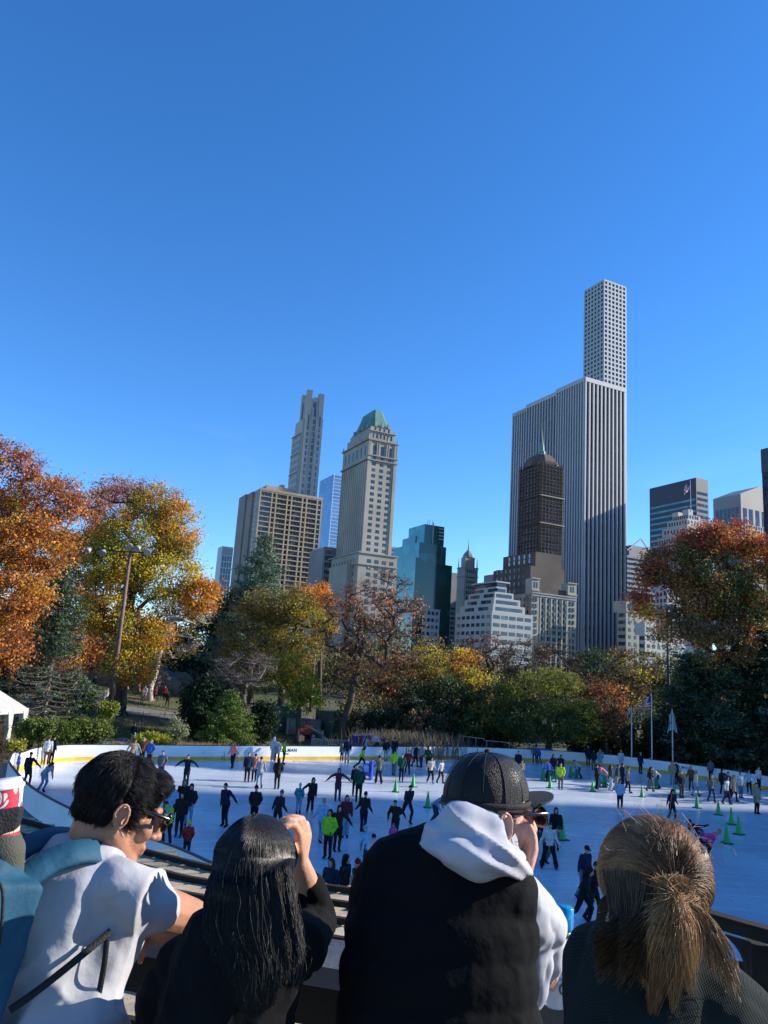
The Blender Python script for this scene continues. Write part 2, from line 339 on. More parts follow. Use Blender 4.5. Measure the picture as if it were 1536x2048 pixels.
# ------------------------------------------------------------------ buildings
A1 = R(-26.0)
U1 = Vector((math.sin(A1), math.cos(A1), 0)); U2 = Vector((math.cos(A1), -math.sin(A1), 0))   # along the left face, along the right face
BZ = 2.0
ZUP = Vector((0, 0, 1))
def width_to(c, u, px, lim=400):
    lo, hi = 0.0, lim; x0 = proj(c)[0]; s = 1 if px > x0 else -1
    for _ in range(40):
        m_ = (lo+hi)/2
        if (proj(c+u*m_)[0]-px)*s < 0: lo = m_
        else: hi = m_
    return lo
def ztop(px, py, y): return W(px, py, y).z
class Bld:
    """block(s) on the street grid; windows gathered, the hundred nearest made parts of their own"""
    def __init__(s, name, label, cat='building'):
        s.e = None; s.name = name; s.label = label; s.cat = cat; s.win = {}
    def corner(s, xl, xc, xr, ytop, depth):
        c = W(xc, ytop, depth); s.c = Vector((c.x, c.y, 0)); s.top = c.z
        s.w1 = width_to(c, U1, xl); s.w2 = width_to(c, U2, xr)
        if not s.e: s.e = empty(s.name, (c.x, c.y, BZ), 0, s.label, s.cat); s.org = s.e.location.copy()
        return s
    def P(s, a, b, z): return s.c+U1*a+U2*b+Vector((0, 0, z))
    def mesh(s, mb, name, m, smooth_=False):
        o = mb.build(name, m, None, smooth_); o.parent = s.e; o.matrix_parent_inverse = Matrix.Translation(-s.org); return o
    def block(s, a0, a1, b0, b1, z0, z1, m, name='wall'):
        mb = MB(); mb.box(s.P((a0+a1)/2, (b0+b1)/2, (z0+z1)/2), (a1-a0, b1-b0, z1-z0), (U1, U2, ZUP)); return s.mesh(mb, name, m)
    def onface(s, face, t, z, out):           # face 'L': plane b=0 (faces left-back); 'R': plane a=0 (faces the camera)
        return s.P(t, -out, z) if face == 'L' else s.P(-out, t, z)
    def windows(s, face, ts, zs, w_, h_, m, out=.06, off=0.0, name='window', th=.12):
        s.win.setdefault((name, m.name), []).extend((s.onface(face, t_+0, z, out+off), w_, h_, th, face, m) for t_ in ts for z in zs)
    def strips(s, face, ts, z0, z1, w_, th, m, name, off=0.0):
        mb = MB()
        ax = (U1, U2, ZUP) if face == 'L' else (U2, U1, ZUP)
        for t_ in ts: mb.box(s.onface(face, t_, (z0+z1)/2, th/2+off), (w_, th, z1-z0), ax)
        return s.mesh(mb, name, m)
    def bands(s, face, t0, t1, zs, h_, th, m, name, off=0.0):
        if name == 'cornice' and len(zs) > 1:
            for z in zs: s.bands(face, t0, t1, [z], h_, th, m, name, off)
            return
        mb = MB()
        ax = (U1, U2, ZUP) if face == 'L' else (U2, U1, ZUP)
        for z in zs: mb.box(s.onface(face, (t0+t1)/2, z, th/2+off), (t1-t0, th, h_), ax)
        return s.mesh(mb, name, m)
    def finish(s, keep=70):
        for (name, mn), lst in s.win.items():
            lst = [q for q in lst if -20 < proj(q[0])[0] < 1556 and proj(q[0])[1] < 1420]
            lst.sort(key=lambda q: (q[0]-CAMP).length)
            cache = {}
            for (p, w_, h_, th, face, m) in lst[:keep]:
                k = (round(w_, 2), round(h_, 2), face)
                ax = (U1, U2, ZUP) if face == 'L' else (U2, U1, ZUP)
                if k not in cache: cache[k] = MB().box((0, 0, 0), (w_, th, h_), ax).mesh(name)
                o = mesh_obj(name, cache[k], m, s.e); o.location = p-s.org
            if len(lst) > keep:
                mb = MB()
                for (p, w_, h_, th, face, m) in lst[keep:]:
                    ax = (U1, U2, ZUP) if face == 'L' else (U2, U1, ZUP)
                    mb.box(p, (w_, th, h_), ax)
                o = s.mesh(mb, name, lst[0][5]); o['kind'] = 'stuff'; o['label'] = 'the smaller remaining windows of this building'
        return s.e
def rng(a, b, n): return [a+(b-a)*(i+.5)/n for i in range(n)]
def zrange(a, b, st):
    out = []; z = b
    while z > a: out.append(z); z -= st
    return out
limest = mat('limestone', (.36, .33, .28), .85, scale=.06, var=.25, detail=8)
greyst = mat('grey_limestone', (.27, .27, .28), .85, scale=.06, var=.25, detail=8)
whitest = mat('white_marble', (.38, .38, .39), .6, scale=.05, var=.12)
ochre = mat('ochre_brick', (.40, .33, .24), .85, scale=.08, var=.22, detail=8)
taupe = mat('taupe_brick', (.27, .23, .2), .85, scale=.08, var=.2)
darkgl = glass_mat('dark_window', (.02, .03, .045), (.12, .13, .14))
blugl = glass_mat('blue_window', (.05, .08, .12), (.22, .24, .26), amount=.4)
copper = mat('green_copper', (.045, .15, .12), .6, scale=.15, var=.35, c2=(.10, .22, .18))
Z0 = BZ-1
# small pale tower, far left
b = Bld('residential_tower', 'slim pale grey tower standing alone beside the tan apartment block', 'tower').corner(436, 445, 467, 1092, 1000)
b.block(0, b.w1, 0, b.w2, Z0, b.top, mat('pale_frame', (.42, .47, .52), .6, scale=.05))
b.windows('R', rng(.04*b.w2, .96*b.w2, 4), zrange(BZ, b.top-16, 8.2), b.w2*.15, 6.6, darkgl)
b.strips('R', rng(.04*b.w2, .96*b.w2, 9), b.top-11, b.top-2, .4, .3, greyst, 'louvre'); b.finish()
# tan apartment block
b = Bld('apartment_block', 'broad ochre apartment block with balcony bays and grey shaded flank').corner(485, 521, 646, 976, 450)
b.block(1.2, b.w1, 0, b.w2, Z0, b.top, ochre)
nf = 3.05; fl = zrange(BZ, b.top-3.2, nf)
cols = []; x = .8; wds = [7.4, 2.2, 7.0, 2.2, 7.0, 2.2, 7.0, 2.4]; tot = sum(wds)+.95*9; k_ = b.w2/tot
x = .95*k_; edges = [0.0]
for i, wd in enumerate(wds):
    cols.append((x+wd*k_/2, wd*k_)); x += (wd+.95)*k_; edges.append(x-.475*k_)
b.strips('R', [e if 0 < i else e+.5*k_ for i, e in enumerate(edges)], Z0, b.top, .95*k_, 1.2, ochre, 'pier', off=-1.2)
b.bands('R', 0, b.w2, [z+nf/2+.1 for z in fl], .62, 1.15, ochre, 'spandrel', off=-1.2)
b.bands('R', 0, b.w2, [b.top-.4], 1.4, 1.35, ochre, 'parapet', off=-1.2)
balc = glass_mat('balcony_recess', (.03, .035, .05), (.14, .12, .11), cell=2.2, amount=.6, rough=.5)
for i, (tc_, wd) in enumerate(cols):
    if wd > 4: 
        b.windows('R', [tc_], fl, wd*.97, nf-.8, balc if i in (2, 6) else blugl, out=-1.1)
        b.strips('R', [tc_-wd/6, tc_+wd/6], Z0, b.top-1, .22, .3, taupe, 'mullion', off=-1.1)
    else: b.windows('R', [tc_], fl, wd*.97, nf-1.0, balc if i % 4 == 1 else darkgl, out=-1.1)
b.strips('L', [b.w1*.82], Z0, b.top+.2, b.w1*.40, 2.0, taupe, 'shear_wall'); b.strips('L', [b.w1*.45], Z0, b.top-.2, b.w1*.3, 1.2, taupe, 'shear_wall')
b.windows('L', [b.w1*.17], fl, 3.4, 1.8, blugl, out=.1)
b.block(8, 18, b.w2*.15, b.w2*.6, b.top, b.top+4.5, ochre, 'penthouse'); b.block(11, 15, b.w2*.4, b.w2*.46, b.top+4.5, b.top+7, ochre, 'vent_house')
b.finish()
# slender stepped limestone tower
lime2 = mat('pale_limestone', (.40, .38, .35), .8, scale=.05, var=.12)
b = Bld('condominium_tower', 'slender cream stone tower with open notched crown behind the tan block', 'tower').corner(603, 616, 649, 783, 800)
t0 = b.top; w1, w2 = b.w1, b.w2
zs1, zs2 = ztop(610, 830, 800), ztop(605, 862, 800)
b.block(1.5, w1-1, 1, w2-1, Z0, t0-6, lime2)
for (a, bb) in ((0, 0), (0, w2-5.5), (w1-5, 0), (w1-5, w2-5.5)): b.block(a, a+5, bb, bb+5.5, Z0, t0+(2.5 if bb == 0 and a == 0 else 1), lime2, 'corner_pier')
b.block(-.6, 4.4, -.6, w2+.6, Z0, zs1, lime2, 'shoulder'); b.block(1, w1+5, -2.2, w2-2, Z0, zs1-4, lime2, 'shoulder'); b.block(3, w1+9, -3.4, w2-3, Z0, zs2, lime2, 'shoulder')
b.strips('R', [w2*.38, w2*.62], Z0, t0-18, .9, 1.2, lime2, 'pier', off=.6)
b.windows('R', [w2*.5], zrange(BZ, zs1-6, 7.2), w2*.15, 5.4, blugl, out=.65); b.windows('R', [w2*.16, w2*.85], zrange(BZ, zs1-14, 7.2), w2*.1, 4.6, blugl, out=.65)
b.windows('R', [w2*.17, w2*.84], [zs1-5], w2*.09, 12, blugl, out=.65)
b.windows('R', [w2*.5], [t0-22], w2*.2, 26, blugl, out=-1.45)
b.windows('L', rng(2, w1+6, 5), zrange(BZ, zs2-4, 7.2), 2.2, 4.6, darkgl, out=3.5)
b.windows('L', [w1*.4, w1*.7], [t0-22], 2.6, 26, darkgl, out=-.9)
b.bands('L', 3, w1+9, zrange(BZ, zs2-2, 21.6), .8, .9, lime2, 'cornice', off=3.4); b.finish()
# blue glass tower
blueg = glass_mat('sky_blue_glass', (.10, .22, .42), (.16, .30, .5), cell=12, amount=.8, rough=.15, metal=.2)
b = Bld('office_tower', 'pale blue glass office tower between the cream tower and green roofed hotel', 'tower').corner(640, 668, 690, 948, 1000)
b.block(0, b.w1, 0, b.w2, Z0, b.top, blueg, 'glass_wall')
lb = mat('pale_blue_metal', (.45, .58, .70), .4)
b.bands('R', 0, b.w2, zrange(BZ, b.top-1, 4.8), .8, .3, lb, 'spandrel'); b.bands('L', 0, b.w1, zrange(BZ, b.top-1, 4.8), .35, .2, lb, 'spandrel')
b.strips('R', [.4], Z0, b.top, .8, .4, lb, 'corner_trim'); b.finish()
# grey building left of hotel base
b = Bld('office_building', 'low grey building with tall windows tucked left of the green roofed hotel').corner(620, 648, 690, 1094, 430)
b.block(0, b.w1, 0, b.w2, Z0, b.top, greyst); b.windows('R', rng(1, b.w2-1, 9), zrange(BZ, b.top-6, 4), .9, 2.6, darkgl); b.windows('R', rng(1, b.w2-1, 9), [b.top-2.6], .9, 2.2, blugl)
b.bands('R', 0, b.w2, [b.top-4.4, b.top], .5, .5, greyst, 'cornice'); b.finish()
# the green-roofed hotel tower
b = Bld('hotel_tower', 'tall cream hotel tower with green copper mansard roof', 'tower').corner(687, 738, 795, 876, 400)
w1, w2, t0 = b.w1, b.w2, b.top
b.block(0, w1, 0, w2, Z0, t0, limest)
zc = lambda y: ztop(738, y, 400)
def facade(face, wd, n):
    b.strips(face, [.9, wd-.9], Z0, t0, 1.8, .5, limest, 'pier')
    b.windows(face, sum([[x-.62, x+.62] for x in rng(1.8, wd-1.8, n)], []), zrange(BZ, zc(925), 3.35), .78, 1.75, darkgl)
    b.windows(face, rng(1.8, wd-1.8, n), [zc(898)], 1.9, 5.6, darkgl); b.windows(face, rng(1.8, wd-1.8, n), [zc(913)], 1.5, 1.8, darkgl)
    b.strips(face, [wd*(i+.5)/n+wd*.5/n*s_ for i in range(n) for s_ in (-.8, .8)], zc(908), zc(880), .45, .5, limest, 'pilaster')
    b.bands(face, -.6, wd+.6, [zc(878), zc(918), zc(909)], .7, .9, greyst, 'cornice')
facade('R', w2, 3)
b.strips('L', rng(0, w1, 13), zc(1100), zc(922), .7, .35, limest, 'pier'); b.windows('L', rng(0, w1, 13), zrange(BZ, zc(922), 3.35), .6, 1.7, darkgl, name='flank_window')
b.windows('L', rng(1, w1-1, 6), [zc(898)], 1.4, 5.2, darkgl); b.bands('L', -.6, w1+.6, [zc(878), zc(918)], .7, .9, greyst, 'cornice')
in1, z1 = 1.2, zc(858); b.block(in1, w1-in1-1, in1, w2-in1, t0, z1, limest, 'upper_storey')
b.windows('R', rng(in1+1, w2-in1-1, 6), [(t0+z1)/2], .8, 2.6, darkgl, off=-in1); b.bands('R', in1-.4, w2-in1+.4, [z1], .5, .8, limest, 'cornice', off=-in1)
in2, z2 = 2.2, zc(848); b.block(in2, w1-in2-1.5, in2, w2-in2, z1, z2, limest, 'upper_storey')
b.windows('R', rng(in2+1, w2-in2-1, 4), [(z1+z2)/2], .8, 2.0, darkgl, off=-in2)
mb = MB()                                     # mansard with curved flare
prev = None; a0, a1, b0, b1 = in2-.2, w1-in2-1.3, in2-.2, w2-in2+.2; zt = zc(806)
for k_, (f, s_) in enumerate(((0, 0), (.10, .14), (.35, .30), (.65, .46), (1, .60), (1.0, .66))):
    za = z2+(zt-z2)*f; ma, mb_ = (a1-a0)/2, (b1-b0)/2
    ins = s_*mb_; insa = s_*ma*.75; ch = .28*(mb_-ins)
    q = [b.P(a0+insa+ch, b0+ins, za), b.P(a0+insa, b0+ins+ch, za), b.P(a0+insa, b1-ins-ch, za), b.P(a0+insa+ch, b1-ins, za), b.P(a1-insa-ch, b1-ins, za), b.P(a1-insa, b1-ins-ch, za), b.P(a1-insa, b0+ins+ch, za), b.P(a1-insa-ch, b0+ins, za)]
    if prev:
        for i in range(8): mb.face([prev[i], prev[(i+1) % 8], q[(i+1) % 8], q[i]])
    prev = q
mb.face(prev); b.mesh(mb, 'roof', copper)
mb = MB()
for tt in (.2, .5, .8): mb.box(b.P(in2+.4, in2+(w2-2*in2)*tt, z2+1.6), (1.2, 1.3, 2.6), (U1, U2, ZUP))
for tt in (.2, .4, .6, .8): mb.box(b.P(in2+(w1-2*in2)*tt, in2+.5, z2+1.5), (1.2, 1.2, 2.2), (U1, U2, ZUP))
b.mesh(mb, 'dormer', limest)
mb = MB()
for (aa, bb, zz) in [(0, 0, t0), (0, w2, t0), (w1, 0, t0), (in1, in1, z1), (in1, w2-in1, z1), (0, w2*.33, t0), (0, w2*.66, t0), (w1*.3, 0, t0), (w1*.6, 0, t0)]:
    mb.cap(b.P(aa, bb, zz), b.P(aa, bb, zz+2.6), .5, .12, 6)
b.mesh(mb, 'finial', limest)
zl = zc(1108)
b.block(-4, w1-2, -3, w2+2, Z0, zl, limest, 'lower_block'); b.block(3, w1*.8, -6, 4, Z0, zc(1130), limest, 'lower_block')
b.windows('R', sum([[x-.65, x+.65] for x in rng(1, w2+1, 4)], []), zrange(BZ, zl-4, 3.5), .8, 1.9, darkgl, off=4); b.windows('L', rng(0, w1, 9), zrange(BZ, zl-4, 3.5), .8, 1.9, darkgl, off=3)
b.bands('R', -3.4, w2+2.4, [zl, zl-6], .6, .7, limest, 'cornice', off=4); b.bands('L', -4.4, w1+4, [zl, zl-6], .6, .7, limest, 'cornice', off=3); b.finish()
# teal glass building with steps
teal = glass_mat('teal_sky_reflection', (.03, .18, .17), (.06, .26, .25), cell=9, amount=.7, rough=.12, metal=.35)  # left face paler: sky reflection put into its glass colour
dteal = glass_mat('deep_green_glass', (.004, .045, .038), (.02, .18, .17), cell=8, amount=.25, rough=.1, metal=.2)
b = Bld('glass_office_building', 'stepped dark green glass building, left face tinted teal for sky reflection, beside the little spired tower').corner(818, 850, 889, 1048, 560)
w1, w2, t0 = b.w1, b.w2, b.top; zz = lambda y: ztop(850, y, 560)
def two(a0, a1, b0, b1, z, nm):
    mb = MB(); p = [b.P(a0, b0, Z0), b.P(a0, b1, Z0), b.P(a1, b1, Z0), b.P(a1, b0, Z0)]; q = [v+Vector((0, 0, z-Z0)) for v in p]
    mb.mi = 0; mb.face([p[3], q[3], q[0], p[0]]); mb.mi = 1; mb.face([p[0], q[0], q[1], p[1]]); mb.face([p[1], q[1], q[2], p[2]]); mb.face([p[2], q[2], q[3], p[3]]); mb.face([q[0], q[3], q[2], q[1]])
    b.mesh(mb, nm, [teal, dteal])
two(0, w1, 0, w2, t0, 'glass_wall'); two(w1*.5, w1*1.35, -.5, w2-2, zz(1068), 'glass_wall'); two(w1*.7, w1*1.6, -2, w2-3, zz(1086), 'glass_wall')
two(-4, w1*1.5, -6, 9, zz(1088), 'glass_wall'); two(-7, w1*1.8, -10, 6, zz(1120), 'glass_wall'); two(1, w1, 2, w2+3, zz(1088), 'glass_wall'); two(-2, w1, 8, w2+7, zz(1125), 'glass_wall')
b.bands('R', w2*.72, w2*.98, [t0-2, t0-4.6, t0-7.2, t0-9.8], .9, .6, whitest, 'balcony'); b.strips('R', [w2*.42], t0-16, t0+2, .8, .4, whitest, 'chimney_flue')
b.strips('R', rng(w2*.1, w2*.95, 8), Z0, t0, .12, .15, teal, 'mullion'); b.windows('L', [w1*.35, w1*.5], [zz(1072)], 1.2, 2.6, darkgl)
mb = MB(); 
for tt in (.2, .3, .45): mb.bar(b.P(3, w2*tt, t0), b.P(3, w2*tt+.8, t0+4.5), .25, .25)
b.mesh(mb, 'antenna', taupe); b.finish()
b = Bld('office_slab', 'plain pale slab glimpsed behind the left side of the teal glass building').corner(775, 783, 800, 1093, 700)
b.block(0, b.w1, 0, b.w2, Z0, b.top, greyst); b.windows('R', rng(1, b.w2-1, 6), zrange(BZ, b.top-3, 4), 1.2, 2, darkgl); b.finish()
b = Bld('office_slab', 'narrow grey slab between the teal glass building and the spired tower').corner(898, 903, 915, 1145, 640)
b.block(0, b.w1, 0, b.w2, Z0, b.top, greyst); b.windows('R', rng(1, b.w2-1, 3), zrange(BZ, b.top-30, 4), 1.2, 2, darkgl); b.finish()
b = Bld('office_slab', 'windowless grey block behind the white stepped building').corner(968, 1004, 1022, 1146, 480)
b.block(0, b.w1, 0, b.w2, Z0, b.top, greyst); b.block(5, 8, 1, 3, b.top, b.top+2.5, taupe, 'roof_hut'); b.windows('R', [3, 6], zrange(BZ, b.top-12, 4), 1.2, 1.6, darkgl); b.finish()
# small spired tower
b = Bld('spired_tower', 'small beige tower with a pointed cupola and four corner finials', 'tower').corner(915, 930, 956, 1134, 620)
w1, w2, t0 = b.w1, b.w2, b.top
b.block(0, w1, 0, w2, Z0, t0, limest); b.block(w1*.2, w1*.8, w2*.15, w2*.85, t0, t0+9, limest, 'belvedere')
mb = MB(); cpt = b.P(w1/2, w2/2, t0+9)
mb.tube([cpt, cpt+ZUP*2, cpt+ZUP*4.5, cpt+ZUP*6, cpt+ZUP*8], [w2*.36, w2*.34, w2*.2, w2*.08, .5], 8); mb.tube([cpt+ZUP*8, cpt+ZUP*16], [.5, .05], 6)
b.mesh(mb, 'spire', greyst)
for aa in (0.05, .95):
    for bb in (.05, .95):
        mb = MB(); mb.tube([b.P(w1*aa, w2*bb, t0), b.P(w1*aa, w2*bb, t0+3), b.P(w1*aa, w2*bb, t0+9)], [.5, .4, .05], 6); b.mesh(mb, 'corner_finial', limest)
b.windows('R', rng(1.5, w2-1.5, 5), zrange(BZ, t0-3, 4.4), 1.0, 2.3, darkgl); b.bands('R', -.3, w2+.3, [t0, t0-7], .8, .6, limest, 'cornice'); b.bands('L', -.3, w1+.3, [t0, t0-7], .8, .6, limest, 'cornice'); b.finish()
# white stepped modern building
wpan = mat('white_panel', (.36, .36, .36), .6, scale=.05, var=.1)
b = Bld('terraced_building', 'white terraced building with ribbon windows stepping up to a flat roof').corner(912, 984, 1066, 1222, 380)
w1, w2, t0 = b.w1, b.w2, b.top; zz = lambda y: ztop(984, y, 380)
b.block(0, w1, 0, w2, Z0, t0, wpan); b.windows('R', rng(.6, w2-.6, 5), zrange(BZ, t0-2.6, 3.9), w2/5*.72, 1.7, darkgl); b.windows('L', rng(.6, w1-.6, 7), zrange(BZ, t0-2.6, 3.9), w1/7*.62, 1.7, darkgl)
lv = [zz(1222), zz(1207), zz(1193), zz(1180), zz(1168)]
for i, (i1, i2) in enumerate(((1.5, 3), (3, 4.5), (4.5, 7), (7, 9))):
    a_, r_ = lv[i], lv[i+1]; b.block(i1, w1-i1, i1, w2-i2*1.3, a_, r_, wpan, 'terrace_storey')
    b.windows('R', [(i1+w2-i2*1.3)/2], [(a_+r_)/2-.2], (w2-i2*1.3-i1)*.82, 1.7, darkgl, off=-i1); b.windows('L', [w1*.3, w1*.68], [(a_+r_)/2-.2], w1*.26, 1.7, darkgl, off=-i1)
b.block(8, w1-5, 8, w2*.55, lv[4], lv[4]+2.2, darkgl, 'penthouse'); b.block(6.5, w1-4, 6.5, w2*.6, lv[4]+2.2, lv[4]+2.9, wpan, 'roof'); b.finish()
# general slab tower with vertical white fins
fin = mat('white_fin', (.36, .37, .40), .55, scale=.05, var=.08)
dkst = glass_mat('black_strip_glass', (.016, .024, .04), (.07, .09, .12), cell=5, amount=.15, rough=.1)
b = Bld('slab_skyscraper', 'huge white striped slab skyscraper with black window strips', 'tower').corner(1017, 1170, 1247, 762, 500)
w1, w2, t0 = b.w1, b.w2, b.top
wA = width_to(b.P(0, 0, t0), U1, 1112); wB = width_to(b.P(0, 0, t0), U1, 1049)
b.block(.2, wA, 0, w2, Z0, t0-.5, dkst, 'glass_wall'); b.block(wA, wB, 2.5, w2, Z0, t0-.5, dkst, 'glass_wall'); b.block(wB, w1, 5.5, w2, Z0, t0-.5, dkst, 'glass_wall')
n2_ = 10; b.strips('R', [w2*i/n2_ for i in range(n2_+1)], Z0, t0, 1.15, 1.3, fin, 'fin'); b.bands('R', -.6, w2+.6, [t0+1], 3.2, 1.45, fin, 'parapet')
def Lf(t0_, t1_, n, off): 
    b.strips('L', [t0_+(t1_-t0_)*i/n for i in range(n+1)], Z0, t0, 1.15, 1.3, fin, 'fin', off=-off); b.bands('L', t0_-.6, t1_+.6, [t0+1], 3.2, 1.45, fin, 'parapet', off=-off)
Lf(0, wA-2, 11, 0); Lf(wA+1, wB-1, 11, 2.5); Lf(wB, w1, 7, 5.5)
mb = MB(); mb.box(b.P(w1/2, w2/2, t0+.5), (w1-8, w2-8, 1), (U1, U2, ZUP)); b.mesh(mb, 'roof', greyst)
b.windows('R', rng(0, w2, n2_), zrange(BZ, t0-6, 7.6), w2/n2_-1.6, 4.2, dkst, out=.03, name='window'); b.finish()
# supertall grid tower
grid = mat('pale_concrete_grid', (.36, .39, .42), .6, scale=.04, var=.08)
gridgl = glass_mat('grid_glass', (.03, .05, .08), (.12, .16, .2), cell=6, amount=.3)
b = Bld('supertall_tower', 'very tall slim tower with a square grid of windows behind the striped slab', 'tower').corner(1170, 1208, 1251, 560, 860)
w1, w2, t0 = b.w1, b.w2, b.top; st = w2/6
b.block(.5, w1-.5, .5, w2-.5, Z0, t0-1, gridgl, 'glass_wall')
for face, wd in (('R', w2), ('L', w1)):
    b.strips(face, [wd*i/6 for i in range(7)], Z0, t0, st*.36, 1.1, grid, 'pier', off=-.5); b.bands(face, 0, wd, zrange(BZ, t0, st), st*.36, 1.05, grid, 'floor_band', off=-.5)
b.block(.2, w1-.2, .2, w2-.2, t0-2, t0-.2, grid, 'roof')
b.windows('R', rng(0, w2, 6), zrange(BZ, t0-st/2, st), st*.62, st*.62, gridgl, out=-.4); b.finish(100)
# brown hotel tower in scaffolding with the lit block below it
brown = mat('scaffold_netting', (.075, .05, .045), .9, scale=.25, var=.4, c2=(.13, .09, .075), detail=8)
brick = mat('brown_brick', (.11, .085, .075), .9, scale=.1, var=.3)
b = Bld('scaffolded_tower', 'dark brown tower wrapped in scaffolding with a thin green spire', 'tower').corner(1040, 1082, 1128, 906, 430)
w1, w2, t0 = b.w1, b.w2, b.top; zz = lambda y: ztop(1082, y, 430)
b.block(0, w1, 0, w2, Z0, zz(925), brown)
mb = MB(); cpt = b.P(w1/2, w2/2, zz(927)); rr_ = w2*.62
mb.tube([cpt, cpt+ZUP*3, cpt+ZUP*5.5, cpt+ZUP*8, cpt+ZUP*9], [rr_*1.02, rr_*.98, rr_*.82, rr_*.55, rr_*.3], 8); b.mesh(mb, 'scaffold_crown', brown)
s0 = cpt+ZUP*8; mb = MB(); mb.tube([s0, s0+ZUP*3, s0+ZUP*3.4, s0+ZUP*7, s0+ZUP*8, s0+ZUP*11.5, s0+ZUP*18], [2.3, 2.1, 1.5, 1.2, .8, .5, .08], 10); b.mesh(mb, 'spire', copper)
for face, wd in (('R', w2), ('L', w1)):
    b.strips(face, rng(0, wd, 7), zz(1200), zz(922), .16, .5, brick, 'scaffold_pole', off=.1); b.bands(face, 0, wd, zrange(zz(1180), zz(922), 2.1), .14, .6, brick, 'scaffold_deck', off=.1)
    b.windows(face, rng(0, wd, 6), zrange(zz(1180), zz(930), 4.2), 1.0, 1.9, darkgl, out=.05)
b.bands('R', -.3, w2+.3, [zz(990), zz(1045)], .5, 1.0, limest, 'cornice'); b.bands('L', -.3, w1+.3, [zz(990), zz(1045)], .5, 1.0, brick, 'cornice')
b.block(-1, w1+10, -3, w2*.9, Z0, zz(1105), brick, 'lower_block'); b.block(-2, w1+14, -7, w2, Z0, zz(1135), brick, 'lower_block')
b.windows('L', rng(2, w1+6, 5), [zz(1112), zz(1122)], 1.3, 2.2, glass_mat('bright_window', (.35, .45, .5), (.5, .55, .6), rough=.2), off=3); b.windows('L', rng(2, w1+12, 7), zrange(BZ, zz(1140), 4), 1.2, 2.0, darkgl, off=7)
b.finish()
b = Bld('hotel_building', 'cream stone hotel with twin turrets and pilasters in front of the striped slab').corner(1015, 1063, 1152, 1160, 400)
w1, w2, t0 = b.w1, b.w2, b.top; zz = lambda y: ztop(1063, y, 400)
b.block(0, w1, 0, w2, Z0, zz(1186), limest)
for (s_, e_) in ((0, w2*.16), (w2*.80, w2)): 
    b.block(-.5, 5, s_, e_, Z0, t0+1, limest, 'turret'); b.windows('R', [(s_+e_)/2-.8, (s_+e_)/2+.8], [zz(1169)], .8, 3.0, darkgl, off=.5); b.bands('R', s_-.3, e_+.3, [t0+1, zz(1180)], .6, .6, limest, 'cornice', off=.5)
b.bands('R', 0, w2, [zz(1185), zz(1190)], .7, .9, greyst, 'cornice'); b.block(1, w1, w2*.16, w2*.8, zz(1186), zz(1172), brick, 'mansard')
b.strips('R', [w2*f for f in (.2, .32, .44, .56, .68, .79)], Z0, zz(1192), 1.0, .6, limest, 'pilaster')
b.windows('R', [w2*f for f in (.05, .1, .26, .38, .5, .62, .74, .86, .93)], zrange(BZ, zz(1198), 3.3), 1.0, 2.0, darkgl, off=.4, th=.9); b.windows('L', rng(1, w1-1, 6), zrange(BZ, zz(1198), 3.3), 1.0, 2.0, darkgl); b.finish()
# right of the slab
b = Bld('dark_office_tower', 'dark glass office tower with blank top and teal ribbon windows', 'tower').corner(1299, 1392, 1416, 955, 620)
blk = mat('dark_metal_panel', (.05, .06, .08), .6, scale=.05); w1, w2, t0 = b.w1, b.w2, b.top; zz = lambda y: ztop(1392, y, 620)
b.block(0, w1, 0, w2, Z0, t0, blk); trg = glass_mat('teal_ribbon', (.05, .2, .25), (.1, .35, .4), cell=8, amount=.5, rough=.15)
b.windows('L', rng(1, w1-1, 14), zrange(BZ, zz(998), 5.0), w1/14*.96, 1.7, trg); b.windows('R', rng(1, w2-1, 5), zrange(BZ, zz(985), 5.0), w2/5*.8, 2.4, darkgl); b.finish()
b = Bld('setback_building', 'white stone building with many rising setbacks and a flagpole on top').corner(1316, 1374, 1420, 1068, 480)
w1, w2, t0 = b.w1, b.w2, b.top; zz = lambda y: ztop(1374, y, 480); wst = mat('cream_stone', (.48, .45, .40), .8, scale=.05, var=.12)
b.block(0, w1, 0, w2, Z0, t0, wst)
for i, (y0, y1, f) in enumerate(((1068, 1050, .12), (1050, 1036, .24), (1036, 1027, .36))):
    b.block(w1*0.02*i, w1*(1-f*1.2), w2*.06*i, w2*(1-f), zz(y0), zz(y1), wst, 'setback_storey')
    b.windows('R', rng(1, w2*(1-f)-1, 5), [(zz(y0)+zz(y1))/2], 1.0, 2.4, darkgl, off=-w1*.02*i); b.windows('L', rng(1, w1*(1-f)-2, 7), [(zz(y0)+zz(y1))/2], 1.0, 2.4, darkgl, off=-w2*.06*i)
b.block(w1*.05, w1*.25, 3, 7, zz(1027), zz(1016), wst, 'roof_hut'); b.block(w1*.4, w1*.6, 3, 7, zz(1027), zz(1018), wst, 'roof_hut')
b.windows('R', rng(.5, w2-.5, 7), zrange(BZ, t0-3, 4.2), 1.1, 2.2, darkgl); b.strips('L', rng(0, w1, 12), t0-26, t0, .8, .5, wst, 'pier'); b.windows('L', rng(.5, w1-.5, 11), zrange(BZ, t0-3, 4.2), 1.2, 2.6, darkgl)
fp = b.P(w1*.05, w2*.25, zz(1020)); mb = MB().tube([fp, fp+ZUP*21], [.22, .12], 6); b.mesh(mb, 'flagpole', whitest)
b.finish()
cl = MB()                                     # the flag on that pole, waving
for i in range(8):
    for j in range(4):
        def fpt(i_, j_): 
            u = i_/8*6; return fp+ZUP*(20.5-j_/4*5.5-u*.75)-Vector((1, 0, 0))*u*.7+Vector((0, 1, 0))*.5*math.sin(u)
        cl.mi = 1 if (i < 4 and j < 2) else (0 if (j+i) % 2 else 2); cl.face([fpt(i, j), fpt(i+1, j), fpt(i+1, j+1), fpt(i, j+1)])
